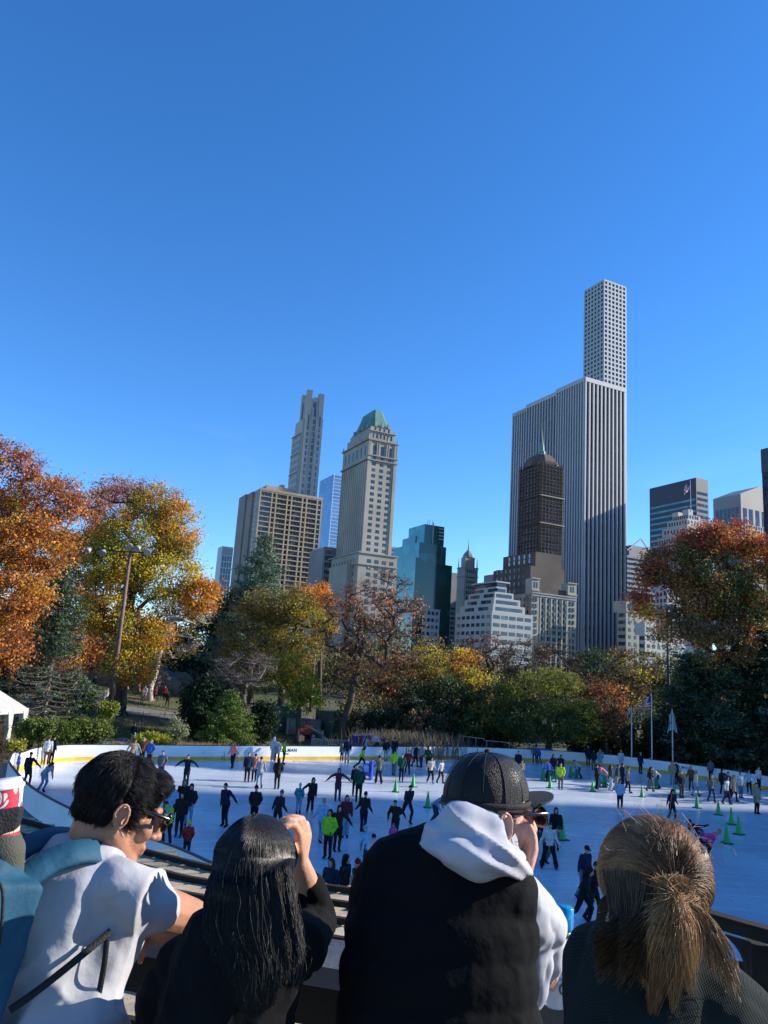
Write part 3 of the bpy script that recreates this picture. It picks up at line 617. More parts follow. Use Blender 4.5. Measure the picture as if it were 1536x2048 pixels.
fl_ = cl.build('flag', [mat('flag_red', (.5, .05, .05)), mat('flag_blue', (.04, .06, .25)), mat('flag_white', (.6, .6, .6))]); tag(fl_, 'tiny flag flying from the white setback building roof', 'flag')
b = Bld('banded_building', 'rounded banded building with a triangular roof frame right of the striped slab').corner(1225, 1254, 1312, 1110, 560)
bnd = mat('grey_band', (.22, .23, .26), .7); w1, w2, t0 = b.w1, b.w2, b.top; zz = lambda y: ztop(1254, y, 560)
b.block(0, w1, 0, w2, Z0, t0, bnd); b.block(2, w1-2, 4, w2, t0, zz(1098), bnd, 'upper_storey'); b.block(4, w1-3, 8, w2, zz(1098), zz(1086), bnd, 'upper_storey')
b.windows('R', [w2*.25, w2*.75], zrange(BZ, t0-2.5, 3.6), w2*.47, 1.6, darkgl); b.windows('L', [w1*.5], zrange(BZ, t0-2.5, 3.6), w1*.9, 1.6, darkgl)
mb = MB(); p0 = b.P(4, 4, zz(1098)); p1 = b.P(4, w2*.62, zz(1070)); p2 = b.P(4, w2*1.0, zz(1098)); mb.bar(p0, p1, .8, .8); mb.bar(p1, p2, .8, .8); mb.bar(p1, b.P(4, w2*.62, t0), .6, .6)
b.mesh(mb, 'roof_frame', wst); b.finish()
b = Bld('gabled_office_tower', 'pinkish granite tower with sloping gable roof at the right', 'tower').corner(1426, 1481, 1545, 987, 660)
pink = mat('pink_granite', (.36, .31, .28), .7, scale=.05, var=.1); w1, w2, t0 = b.w1, b.w2, b.top; zz = lambda y: ztop(1481, y, 660)
b.block(0, w1, 0, w2, Z0, t0, pink)
mb = MB(); g0, g1, g2 = b.P(0, 0, t0), b.P(0, w2, t0), b.P(0, w2*.62, t0+11); h0, h1, h2 = [p+U1*w1 for p in (g0, g1, g2)]
mb.face([g0, g2, g1]); mb.face([h0, h1, h2]); mb.face([g0, h0, h2, g2]); mb.face([g1, g2, h2, h1]); b.mesh(mb, 'gable_roof', pink)
b.windows('R', [w2*.12, w2*.3, w2*.5, w2*.7, w2*.88], [zz(1030)], w2*.12, 14, darkgl); b.windows('L', rng(2, w1-2, 6), [zz(1030)], w1*.1, 16, darkgl)
b.windows('R', rng(2, w2-2, 12), zrange(BZ, zz(1050), 4.4), 1.6, 2.6, darkgl); b.windows('L', rng(2, w1-2, 14), zrange(BZ, zz(1050), 4.4), 1.6, 2.6, darkgl); b.finish()
b = Bld('dark_glass_tower', 'dark blue tower cut off by the right edge of the view', 'tower').corner(1522, 1600, 1680, 880, 520)
b.block(0, b.w1, 0, b.w2, Z0, b.top, dkst, 'glass_wall'); b.bands('L', 0, b.w1, zrange(BZ, b.top-20, 4.2), .5, .3, blk, 'spandrel'); b.strips('L', rng(0, b.w1, 14), Z0, b.top, .25, .3, blk, 'mullion'); b.block(-.3, b.w1, -.5, b.w2, b.top-18, b.top+.3, blk, 'parapet'); b.finish()
for (xl, xc, xr, yt, d, lb_, st_) in ((1235, 1252, 1300, 1222, 400, 'tan stepped building low beside the striped slab, left of the lamp pole', limest), (1278, 1290, 1345, 1268, 380, 'low cream building with small windows in front of the tan stepped one', wst), (1310, 1335, 1420, 1180, 420, 'grey white apartment building behind the red tree', whitest), (1430, 1450, 1560, 1200, 430, 'pale building seen through the gaps of the right hand pines', whitest), (845, 852, 880, 1218, 420, 'small white roofed building below the teal glass building', whitest)):
    b = Bld('apartment_building', lb_).corner(xl, xc, xr, yt, d); w1, w2, t0 = b.w1, b.w2, b.top
    b.block(0, w1, 0, w2, Z0, t0, st_); b.bands('R', -.2, w2+.2, [t0], .6, .4, st_, 'cornice')
    if w2 > 12: b.block(3, w1+6, 3, w2*.55, t0, t0+6, st_, 'upper_storey'); b.windows('R', rng(4, w2*.5, 3), [t0+3], 1.6, 1.8, darkgl, off=-3)
    b.windows('R', rng(.6, w2-.6, max(3, int(w2/3.4))), zrange(BZ, t0-2, 3.7), 1.6, 1.9, darkgl); b.windows('L', rng(.6, w1-.6, max(3, int(w1/3.4))), zrange(BZ, t0-2, 3.7), 1.5, 1.9, darkgl); b.finish()
# ------------------------------------------------------------------ trees and planting
LEAF = leaf_mat('autumn_leaves'); NEEDLE = leaf_mat('needles', .55, .15)
bark = mat('bark', (.085, .065, .05), .95, scale=6, var=.4, bump=.5, bscale=25)
palebark = mat('pale_bark', (.42, .38, .32), .9, scale=5, var=.4)
greybark = mat('grey_bark', (.16, .13, .11), .95, scale=6, var=.35)
def tubes_np(segs, n=5):                       # [(p, q, ra, rb)] -> arrays
    P_ = np.array([s[0] for s in segs]); Q_ = np.array([s[1] for s in segs]); ra = np.array([s[2] for s in segs]); rb = np.array([s[3] for s in segs])
    d = Q_-P_; L_ = np.linalg.norm(d, axis=1, keepdims=True)+1e-9; d = d/L_
    h = np.where(np.abs(d[:, 2:3]) > .9, [[1., 0, 0]], [[0, 0, 1.]]); x = np.cross(d, h); x /= np.linalg.norm(x, axis=1, keepdims=True)+1e-9; y = np.cross(d, x)
    a = 2*np.pi*np.arange(n)/n
    rg = x[:, None]*np.cos(a)[None, :, None]+y[:, None]*np.sin(a)[None, :, None]
    A = P_[:, None]+rg*ra[:, None, None]; B = Q_[:, None]+rg*rb[:, None, None]
    V_ = np.concatenate([A, B], 1).reshape(-1, 3); k = len(segs); base = (np.arange(k)*2*n)[:, None]; i = np.arange(n)[None]; j = (i+1) % n
    Fq = np.stack([base+i, base+j, base+n+j, base+n+i], -1).reshape(-1, 4)
    return V_, Fq
def leaves_np(pos, size, cols, rs, flat=0.0, asp=.75):
    n = len(pos); u = rs.normal(size=(n, 3)); u[:, 2] *= (1-flat); u /= np.linalg.norm(u, axis=1, keepdims=True)+1e-9
    v = rs.normal(size=(n, 3)); v[:, 2] *= (1-flat); v -= u*(u*v).sum(1, keepdims=True); v /= np.linalg.norm(v, axis=1, keepdims=True)+1e-9
    s = (size*rs.uniform(.55, 1.25, n))[:, None]
    # folded diamond leaf tuft
    q = np.stack([pos-u*s, pos-v*s*asp, pos+u*s, pos+v*s*asp], 1).reshape(-1, 3)
    c = np.repeat(cols, 4, axis=0); Fq = np.arange(4*n).reshape(-1, 4); return q, Fq, c
def skeleton(trunk, pts, rs, sag=.0):
    """grow limbs: each attractor joins the nearest node already in the tree that lies further in"""
    nodes = [np.array(p, float) for p in trunk]; par = [-1]+list(range(len(trunk)-1)); tip = nodes[-1]
    top = nodes[-1]; lo = max(1, len(nodes)//3)
    order = np.argsort(np.linalg.norm(pts-(top*.6+nodes[lo]*.4), axis=1))
    ends = []
    for i in order:
        p = pts[i]; arr = np.array(nodes[lo:]); d = np.linalg.norm(arr-p, axis=1)*(1+.35*np.clip((arr[:, 2]-p[2]), 0, 3)/3)
        j = int(np.argmin(d))+lo; a = nodes[j]; L_ = np.linalg.norm(p-a); k = max(1, min(4, int(L_/1.1))); last = j
        bend = rs.normal(size=3)*.10*L_; bend[2] += .10*L_
        for t in range(1, k+1):
            f = t/k; q = a+(p-a)*f+bend*math.sin(math.pi*f)
            nodes.append(q); par.append(last); last = len(nodes)-1
        ends.append(last)
    return np.array(nodes), np.array(par), ends
def make_tree(name, label, cat, base, trunk_top, blobs, r0_, leaf=.3, per=60, seed=1, spread=.9, mbark=None, twig=3, cl=1.0, flat=0.0, group=None, lean=None, cname='crown', matl=None, sx=1.0):
    """blobs: (px, py, depth, rx_px, ry_px, n_clusters, [colours])"""
    rs = np.random.default_rng(seed); base = Vector(base); top = Vector(trunk_top)
    e = empty(name, base, 0, label, cat, group); tr = []
    k = 5
    for i in range(k+1):
        f = i/k; p = base.lerp(top, f); tr.append((p.x+rs.normal()*.12*(0 < i), p.y+rs.normal()*.12*(0 < i), p.z-.3*(i == 0)))
    C_ = []; K_ = []; S_ = []
    for (px, py, d, rx, ry, n, cols) in blobs:
        c = np.array(W(px, py, d)); s = d/F; v = rs.normal(size=(n, 3)); v /= np.linalg.norm(v, axis=1, keepdims=True)
        r = rs.uniform(.35, 1, (n, 1))**.5; pp = c+v*r*np.array([rx*s, rx*s*.85, ry*s]); C_.append(pp)
        cc = np.array(cols, float); idx = rs.integers(0, len(cc), n); K_.append(cc[idx]); S_.append(np.full(n, 1.0))
    P_ = np.concatenate(C_); K_ = np.concatenate(K_); P_[:, 2] = np.maximum(P_[:, 2], base.z+.25)
    nodes, par, ends = skeleton(tr, P_, rs)
    w_ = np.zeros(len(nodes)); w_[ends] += 1
    for i in range(len(nodes)-1, 0, -1): w_[par[i]] += w_[i]
    rad = r0_*np.sqrt(np.maximum(w_, .6)/max(w_[0], 1)); rad = np.maximum(rad, .018*sx)
    for i in range(k+1): rad[i] = r0_*(1.15-.35*i/k)*(1.35 if i == 0 else 1)
    segs = [(nodes[par[i]], nodes[i], rad[par[i]] if par[i] <= k or rad[par[i]] < 2*rad[i] else rad[i]*1.5, rad[i]) for i in range(1, len(nodes))]
    Pe = nodes[ends]; o_ = np.argsort(np.linalg.norm(P_-(np.array(tr[-1])*.6+np.array(tr[max(1, len(tr)//3)])*.4), axis=1)); Ke = K_[o_]
    if twig:
        for i, p in enumerate(Pe):
            for _ in range(twig):
                d = rs.normal(size=3)*spread*.8*cl; d[2] = abs(d[2])*.6; segs.append((p, p+d, .016*sx+.008, .006*sx))
                if rs.random() < .6: q = p+d*.5; segs.append((q, q+rs.normal(size=3)*spread*.35, .012*sx, .005*sx))
    V_, F_ = tubes_np(segs, 5)
    child_world(mesh_obj('trunk', npmesh('trunk', V_, F_), mbark or bark, smooth=True), e)
    if per:
        n = len(Pe); airy = np.where((Ke[:, 2] > .09) & (Ke[:, 0] > .3), .42, 1.0); m_ = rs.poisson(per*airy, n); idx = np.repeat(np.arange(n), m_); off = rs.normal(size=(len(idx), 3))*spread*.55*np.array([1, 1, .7])
        pos = Pe[idx]+off; tone = rs.uniform(.72, 1.25, (n, 1))[idx]*rs.uniform(.8, 1.2, (len(idx), 1)); col = np.clip(Ke[idx]*tone, 0, 1)
        q, Fq, c = leaves_np(pos, leaf, col, rs, flat); child_world(mesh_obj(cname, npmesh(cname, q, Fq, c), matl or LEAF), e)
    return e
def make_conifer(name, label, base, height, rad, seed, cols, layers=26, per=1.0, droop=.25, leaf=.16, bare=0.0, flat=.3, group=None, cat='tree', gap=0.0, tw=.35, lean=(0, 0)):
    rs = np.random.default_rng(seed); base = Vector(base); e = empty(name, base, 0, label, cat, group); B = np.array(base)
    lv = np.array([lean[0], lean[1], 1.0]); segs = []; pos = []; col = []; cc = np.array(cols, float)
    for i in range(8): segs.append((B+lv*height*i/8-(0, 0, .3*(i == 0)), B+lv*height*(i+1)/8, .03*height*.55*(1-i/8)+.03, .03*height*.55*(1-(i+1)/8)+.02))
    for L_ in range(layers):
        f = (L_+.5)/layers; z = height*(.06+.93*f); r = rad*(1-f)**.8*(.75+.5*rs.random())+.12
        if gap and rs.random() < gap: continue
        n = int(5+6*(1-f)); a0 = rs.random()*6.28
        for k in range(n):
            a = a0+6.28*k/n+rs.normal()*.25; rr = r*(.55+.6*rs.random()); d = np.array([math.cos(a), math.sin(a), 0]); p0 = B+lv*z; m_ = 5
            prev = p0; npts = max(3, int(rr/.22))
            for j in range(1, npts+1):
                t = j/npts; q = p0+d*rr*t+np.array([0, 0, -droop*rr*t+.28*rr*t*t]); segs.append((prev, q, .035*(1-t)+.012, .03*(1-t)+.01)); prev = q
                keep = 1 if f > bare else (t > .75)*.35
                nn = rs.poisson(11*per*keep*(1 if t > .2 else .4))
                if nn:
                    w_ = tw*(.6+.9*(1-abs(t-.5))); o = rs.normal(size=(nn, 3))*np.array([w_*.55, w_*.55, w_*.22]); pos.append(q+o); c = cc[rs.integers(0, len(cc))]*rs.uniform(.7, 1.3); col.append(np.repeat(c[None], nn, 0)*rs.uniform(.8, 1.2, (nn, 1)))
                if bare and f < bare+.2 and rs.random() < .7: segs.append((q, q+rs.normal(size=3)*np.array([.3, .3, .2]), .012, .004))
    V_, F_ = tubes_np(segs, 4); child_world(mesh_obj('trunk', npmesh('trunk', V_, F_), greybark, smooth=True), e)
    pos = np.concatenate(pos); col = np.concatenate(col); q, Fq, c = leaves_np(pos, leaf, np.clip(col, 0, 1), rs, flat, .38); child_world(mesh_obj('crown', npmesh('crown', q, Fq, c), NEEDLE), e)
    return e
def bush(name, label, cat, px, py, d, rx, ry, n, cols, seed, leaf=.12, per=45, dz=.8, group=None, spread=.35, mt=None, kind=None, cname='foliage'):
    """dense shrub of leaf clumps sitting on the ground below (px,py)"""
    s = d/F; d = max(d, BY(px)+rx*s*dz+(3.4 if px > 700 else .9)) if px > -50 else d; rs = np.random.default_rng(seed); c = np.array(W(px, py, d)); s = d/F; gz = hgt(c[0], c[1])
    v = rs.normal(size=(n, 3)); v /= np.linalg.norm(v, axis=1, keepdims=True); r = rs.uniform(.2, 1, (n, 1))**.4
    P_ = c+v*r*np.array([rx*s, rx*s*dz, ry*s]); P_[:, 2] = np.maximum(P_[:, 2], gz+.1)
    e = empty(name, (c[0], c[1], gz), 0, label, cat, group)
    segs = [((c[0]+rs.normal()*rx*s*.15, c[1]+rs.normal()*rx*s*.1, gz-.1), p, .05, .012) for p in P_[::2]]
    V_, F_ = tubes_np(segs, 4); child_world(mesh_obj('stem', npmesh('stem', V_, F_), bark), e)
    cc = np.array(cols, float); K_ = cc[rs.integers(0, len(cc), n)]; m_ = rs.poisson(per, n); idx = np.repeat(np.arange(n), m_)
    pos = P_[idx]+rs.normal(size=(len(idx), 3))*spread*.6; pos[:, 2] = np.maximum(pos[:, 2], gz+.03)
    col = K_[idx]*rs.uniform(.75, 1.25, (n, 1))[idx]*rs.uniform(.75, 1.25, (len(idx), 1)); q, Fq, c_ = leaves_np(pos, leaf, np.clip(col, 0, 1), rs, 0)
    child_world(mesh_obj(cname, npmesh(cname, q, Fq, c_), mt or LEAF), e)
    if kind: e['kind'] = kind
    return e
def gp(px, y, m=2.0):                          # ground point in that direction, kept behind the far boards
    y = max(y, BY(px)+m); p = W(px, 1400, y); return Vector((p.x, y, hgt(p.x, y)))
# colours (leaf albedos)
RUST = [(.48, .17, .04), (.36, .12, .035), (.54, .24, .06)]; ORNG = [(.68, .27, .03), (.60, .21, .025), (.64, .33, .04)]; PINK = [(.52, .20, .14), (.44, .16, .12), (.56, .27, .15)]
YELG = [(.50, .37, .03), (.38, .34, .04), (.60, .38, .03), (.28, .28, .04)]; YEL = [(.68, .48, .03), (.60, .44, .04)]; OLIV = [(.22, .18, .045), (.27, .19, .045), (.18, .17, .04), (.30, .22, .05)]
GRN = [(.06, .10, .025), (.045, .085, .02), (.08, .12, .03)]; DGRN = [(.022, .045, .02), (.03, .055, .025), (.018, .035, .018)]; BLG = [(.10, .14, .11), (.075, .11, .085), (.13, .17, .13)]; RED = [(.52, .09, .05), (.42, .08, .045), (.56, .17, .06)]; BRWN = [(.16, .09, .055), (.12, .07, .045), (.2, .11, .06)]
BRT = [(.30, .33, .04), (.22, .28, .04), (.36, .36, .06)]
T = make_tree
b0 = gp(-70, 62); T('oak_tree', 'huge spreading orange oak at the far left edge, its crown cut by the frame', 'tree', b0, W(-90, 1180, 62),
  [(20, 930, 62, 75, 50, 60, PINK+RUST), (110, 1000, 62, 75, 45, 60, PINK+RUST), (-10, 1030, 62, 90, 70, 90, RUST+ORNG), (60, 1090, 60, 95, 60, 110, RUST+ORNG), (20, 1190, 58, 75, 60, 90, RUST+ORNG), (-60, 1120, 62, 120, 160, 120, RUST), (-20, 1290, 60, 80, 50, 60, RUST)], .55, .11, 88, 11, .85, twig=4)
b0 = gp(150, 92); T('maple_tree', 'deep rust brown tree between the far left oak and the yellow tree', 'tree', b0, W(150, 1230, 92),
  [(140, 1060, 92, 90, 70, 90, RUST), (190, 1130, 92, 90, 80, 100, RUST+ORNG), (120, 1220, 90, 80, 80, 90, RUST), (225, 1010, 92, 60, 40, 50, PINK+RUST), (70, 1240, 90, 60, 60, 50, RUST), (150, 1310, 88, 50, 40, 30, ORNG+RUST)], .5, .12, 95, 12, 1.0)
b0 = gp(238, 82); T('plane_tree', 'big yellow green tree with orange edges standing behind the tall floodlight pole', 'tree', b0, W(262, 1190, 78),
  [(245, 985, 79, 55, 28, 45, PINK), (310, 1000, 78, 60, 35, 50, PINK+YELG), (280, 1070, 78, 85, 60, 100, YELG+YELG+ORNG), (350, 1060, 78, 48, 60, 60, ORNG+YELG), (240, 1130, 76, 75, 60, 90, YELG), (330, 1150, 77, 75, 55, 80, YELG+YEL), (400, 1190, 78, 42, 34, 45, ORNG), (215, 1220, 75, 60, 50, 55, YELG+ORNG), (280, 1270, 75, 60, 40, 50, YELG+ORNG), (262, 1335, 74, 55, 30, 40, ORNG+YELG), (175, 1130, 78, 40, 60, 40, YELG+RUST)], .55, .115, 95, 13, .95, twig=3)
T('park_tree', 'dark leafy tree filling the gap behind the pale sycamore', 'tree', gp(385, 118), W(385, 1290, 118), [(350, 1250, 118, 65, 55, 130, BRWN+DGRN+OLIV), (425, 1225, 120, 45, 40, 50, DGRN), (300, 1280, 118, 40, 50, 40, BRWN)], .35, .17, 55, 120, 1.1, twig=4)
T('maple_tree', 'low rust coloured tree filling in behind the spruce', 'tree', gp(165, 100), W(165, 1330, 100), [(165, 1290, 100, 60, 45, 60, RUST), (110, 1330, 100, 50, 30, 30, RUST+BRWN)], .3, .17, 55, 121, 1.0)
b0 = gp(300, 92); T('sycamore_tree', 'pale barked leaning sycamore with nearly bare curving limbs', 'tree', b0, W(325, 1270, 92), [(390, 1230, 92, 45, 25, 22, OLIV), (360, 1290, 92, 50, 30, 22, OLIV), (330, 1225, 92, 25, 30, 12, OLIV)], .34, .12, 16, 14, .8, mbark=palebark, twig=6, sx=1.6)
make_conifer('spruce_tree', 'blue green spruce with thin bare lower branches behind the clipped hedge', gp(92, 66), 14.4, 4.2, 15, BLG+BLG+GRN, 34, 1.5, .28, .14, bare=.42, tw=.4)
make_conifer('pine_tree', 'soft pale green white pine rising in front of the tan apartment block', gp(500, 104), 22.5, 7, 16, [(.13, .19, .13), (.10, .16, .10), (.16, .21, .15)], 30, 2.0, .05, .2, tw=.7)
make_conifer('pine_tree', 'shaded dark pine behind the white pine and left of it', gp(452, 112), 15, 7.5, 17, DGRN, 24, 2.0, .1, .22, tw=.8)
b0 = gp(560, 84); T('elm_tree', 'broad olive brown tree before the hotel towers left of the red tree', 'tree', b0, W(565, 1290, 84),
  [(560, 1210, 84, 80, 40, 85, OLIV), (500, 1270, 83, 60, 60, 75, OLIV), (600, 1260, 83, 60, 65, 75, OLIV+YELG), (545, 1320, 82, 80, 50, 70, OLIV), (620, 1200, 86, 40, 25, 30, ORNG)], .4, .105, 90, 18, .9, twig=4)
T('maple_tree', 'small bright orange tree top peeking out behind the olive tree', 'tree', gp(640, 92), W(640, 1260, 92), [(640, 1190, 92, 32, 20, 28, ORNG), (650, 1240, 92, 30, 30, 20, ORNG+OLIV)], .28, .14, 60, 19, .7)
T('birch_tree', 'young yellow green tree low behind the green containers', 'tree', gp(598, 76), W(600, 1370, 76), [(600, 1365, 76, 40, 40, 45, BRT+YELG), (575, 1335, 76, 30, 30, 22, YELG), (615, 1405, 76, 35, 22, 22, BRT)], .2, .12, 60, 20, .6)
b0 = gp(688, 77); T('cherry_tree', 'dark trunked tree with sparse red pink leaves before the hotel', 'tree', b0, W(728, 1280, 77),
  [(735, 1210, 78, 95, 50, 70, PINK+RUST), (800, 1240, 78, 50, 55, 42, PINK+RUST), (690, 1260, 77, 55, 55, 45, RUST+PINK), (760, 1290, 77, 85, 40, 48, PINK+BRWN), (770, 1180, 78, 55, 35, 26, BRWN+PINK), (730, 1345, 76, 65, 35, 26, BRWN+RUST)], .36, .12, 24, 21, 1.0, twig=7)
T('bare_tree', 'grey brown leafless brushy tree left of the yellow green tree', 'tree', gp(490, 72), W(490, 1370, 72), [(490, 1340, 72, 65, 38, 75, BRWN), (455, 1370, 72, 40, 30, 30, BRWN)], .22, .07, 5, 22, .7, mbark=greybark, twig=8)
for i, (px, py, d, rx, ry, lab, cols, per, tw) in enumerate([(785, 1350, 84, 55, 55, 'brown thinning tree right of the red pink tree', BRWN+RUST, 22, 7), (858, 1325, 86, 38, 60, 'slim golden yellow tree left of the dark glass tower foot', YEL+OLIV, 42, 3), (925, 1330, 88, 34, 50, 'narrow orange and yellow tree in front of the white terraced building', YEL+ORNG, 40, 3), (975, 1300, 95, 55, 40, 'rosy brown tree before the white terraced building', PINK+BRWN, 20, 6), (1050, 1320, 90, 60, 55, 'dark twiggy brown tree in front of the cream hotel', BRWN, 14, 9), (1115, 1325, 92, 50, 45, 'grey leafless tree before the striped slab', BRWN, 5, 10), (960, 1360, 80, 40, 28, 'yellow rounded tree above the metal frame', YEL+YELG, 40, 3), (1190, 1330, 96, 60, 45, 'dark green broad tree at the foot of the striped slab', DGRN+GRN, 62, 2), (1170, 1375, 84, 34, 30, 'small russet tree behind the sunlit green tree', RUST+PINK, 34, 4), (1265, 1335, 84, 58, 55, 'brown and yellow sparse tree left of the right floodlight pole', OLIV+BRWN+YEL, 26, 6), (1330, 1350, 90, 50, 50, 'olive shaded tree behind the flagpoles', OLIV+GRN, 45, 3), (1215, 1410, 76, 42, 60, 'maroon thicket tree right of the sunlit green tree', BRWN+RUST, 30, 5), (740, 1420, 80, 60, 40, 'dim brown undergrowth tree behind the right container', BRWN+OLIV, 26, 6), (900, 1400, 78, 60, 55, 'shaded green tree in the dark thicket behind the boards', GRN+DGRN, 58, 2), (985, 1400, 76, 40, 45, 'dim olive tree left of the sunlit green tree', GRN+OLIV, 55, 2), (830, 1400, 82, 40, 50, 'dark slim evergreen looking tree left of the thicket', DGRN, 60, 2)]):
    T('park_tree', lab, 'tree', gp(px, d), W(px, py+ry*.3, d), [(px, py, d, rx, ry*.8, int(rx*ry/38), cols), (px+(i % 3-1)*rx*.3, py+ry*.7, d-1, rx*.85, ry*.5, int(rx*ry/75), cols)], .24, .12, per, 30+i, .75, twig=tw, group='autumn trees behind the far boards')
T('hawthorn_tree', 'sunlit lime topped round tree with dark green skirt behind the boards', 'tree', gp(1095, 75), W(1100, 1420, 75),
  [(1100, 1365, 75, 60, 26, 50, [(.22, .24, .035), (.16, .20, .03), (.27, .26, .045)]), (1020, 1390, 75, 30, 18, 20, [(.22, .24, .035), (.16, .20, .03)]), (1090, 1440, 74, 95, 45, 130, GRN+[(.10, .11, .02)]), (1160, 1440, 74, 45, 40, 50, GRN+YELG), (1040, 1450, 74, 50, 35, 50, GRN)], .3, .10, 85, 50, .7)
b0 = gp(1508, 72); T('oak_tree', 'large red crowned oak spreading from the right edge above the pines', 'tree', b0, W(1490, 1230, 68),
  [(1410, 1085, 64, 55, 35, 60, RED+RUST), (1455, 1078, 64, 55, 34, 42, RED+ORNG), (1530, 1110, 63, 55, 40, 55, RED+ORNG), (1350, 1135, 64, 60, 45, 75, RED+BRWN+OLIV), (1440, 1160, 63, 80, 55, 95, RUST+OLIV+GRN), (1520, 1180, 63, 60, 50, 60, OLIV+RUST), (1300, 1150, 64, 30, 25, 20, RED), (1270, 1200, 64, 26, 18, 14, RED), (1400, 1240, 63, 75, 40, 55, OLIV+BRWN), (1290, 1232, 62, 20, 16, 8, ORNG), (1600, 1140, 64, 60, 60, 60, RED), (1470, 1225, 64, 70, 40, 60, OLIV+GRN+RUST), (1400, 1195, 63, 60, 45, 60, RED+RUST+OLIV), (1450, 1300, 66, 70, 45, 46, OLIV+GRN+RUST), (1340, 1260, 66, 40, 30, 16, OLIV+RUST)], .42, .105, 76, 51, .85, twig=5)
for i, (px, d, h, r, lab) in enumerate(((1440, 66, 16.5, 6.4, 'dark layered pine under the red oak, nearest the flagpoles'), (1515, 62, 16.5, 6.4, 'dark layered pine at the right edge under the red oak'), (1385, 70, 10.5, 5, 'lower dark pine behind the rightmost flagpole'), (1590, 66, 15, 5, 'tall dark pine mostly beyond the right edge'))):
    make_conifer('pine_tree', lab, gp(px, d, 5.5), h, r, 60+i, DGRN+[(.05, .085, .06), (.075, .12, .085), (.06, .10, .05)], 15, 2.6, .05, .19, gap=.1, tw=.6, flat=.6, group='shaded pines at the right')  # paler needle tints stand in for sky-lit highlights on the boughs
# understory in shade behind the boards on the right and in the middle
k_ = 0
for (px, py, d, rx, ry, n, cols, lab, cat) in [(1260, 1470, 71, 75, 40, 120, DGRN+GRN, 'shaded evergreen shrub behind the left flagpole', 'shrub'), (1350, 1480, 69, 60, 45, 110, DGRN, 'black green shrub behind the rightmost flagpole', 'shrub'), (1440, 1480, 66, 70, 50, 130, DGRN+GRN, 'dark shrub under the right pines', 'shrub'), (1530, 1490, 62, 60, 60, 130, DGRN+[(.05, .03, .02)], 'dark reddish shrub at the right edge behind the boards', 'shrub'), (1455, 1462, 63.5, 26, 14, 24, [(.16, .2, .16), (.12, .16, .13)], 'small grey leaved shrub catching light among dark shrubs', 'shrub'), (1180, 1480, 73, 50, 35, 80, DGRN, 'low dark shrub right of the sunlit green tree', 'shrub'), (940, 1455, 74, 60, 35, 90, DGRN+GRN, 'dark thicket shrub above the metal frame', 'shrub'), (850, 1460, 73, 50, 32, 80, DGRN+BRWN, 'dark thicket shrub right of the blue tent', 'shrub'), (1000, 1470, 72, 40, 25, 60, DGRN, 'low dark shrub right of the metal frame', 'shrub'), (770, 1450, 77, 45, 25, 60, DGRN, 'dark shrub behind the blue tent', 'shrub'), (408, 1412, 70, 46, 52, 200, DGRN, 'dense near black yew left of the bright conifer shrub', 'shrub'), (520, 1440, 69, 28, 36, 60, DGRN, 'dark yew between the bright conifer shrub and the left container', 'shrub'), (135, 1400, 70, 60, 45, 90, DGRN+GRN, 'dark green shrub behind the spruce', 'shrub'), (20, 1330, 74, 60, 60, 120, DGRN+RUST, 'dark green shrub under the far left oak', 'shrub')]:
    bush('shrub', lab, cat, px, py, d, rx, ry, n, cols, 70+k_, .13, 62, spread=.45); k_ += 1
make_conifer('cypress_shrub', 'bright yellow green pyramidal conifer shrub behind the far boards', gp(462, 65), 4.9, 2.3, 90, [(.13, .18, .03), (.09, .14, .025), (.17, .21, .04)], 26, 3.2, .05, .09, tw=.3, cat='shrub')
for i, px in enumerate((60, 95, 130, 165, 195)):
    bush('hedge', ('clipped green hedge right behind the far left boards, section %s' % ('beside the white tent', 'under the spruce trunk', 'right of the spruce trunk', 'left of the sign box', 'next to the sign box')[i]), 'hedge', px, 1462, 53.5+i*.4, 24, 18, 46, [(.13, .16, .03), (.17, .19, .035), (.08, .12, .02)], 95+i, .08, 85, dz=.9, group='hedge behind the boards', spread=.3)
bush('shrub', 'yellow green low shrub hugging the boards at the foot of the rock', 'shrub', 305, 1480, 56, 36, 11, 46, [(.38, .36, .03), (.28, .29, .03)], 101, .07, 80, spread=.22)
bush('shrub', 'small yellow shrub at the left end of the boards', 'shrub', 30, 1492, 47, 20, 10, 24, [(.36, .32, .03), (.25, .24, .03)], 102, .07, 70, spread=.2)
bush('shrub', 'grey green feathery shrub right of the flat rock', 'shrub', 350, 1460, 60, 20, 18, 26, [(.18, .21, .10), (.24, .25, .12)], 103, .08, 60, spread=.3)
bush('shrub', 'yellow green shrub behind the little sign box', 'shrub', 212, 1420, 66, 22, 16, 26, [(.26, .28, .04), (.18, .22, .03)], 104, .09, 60, spread=.3)
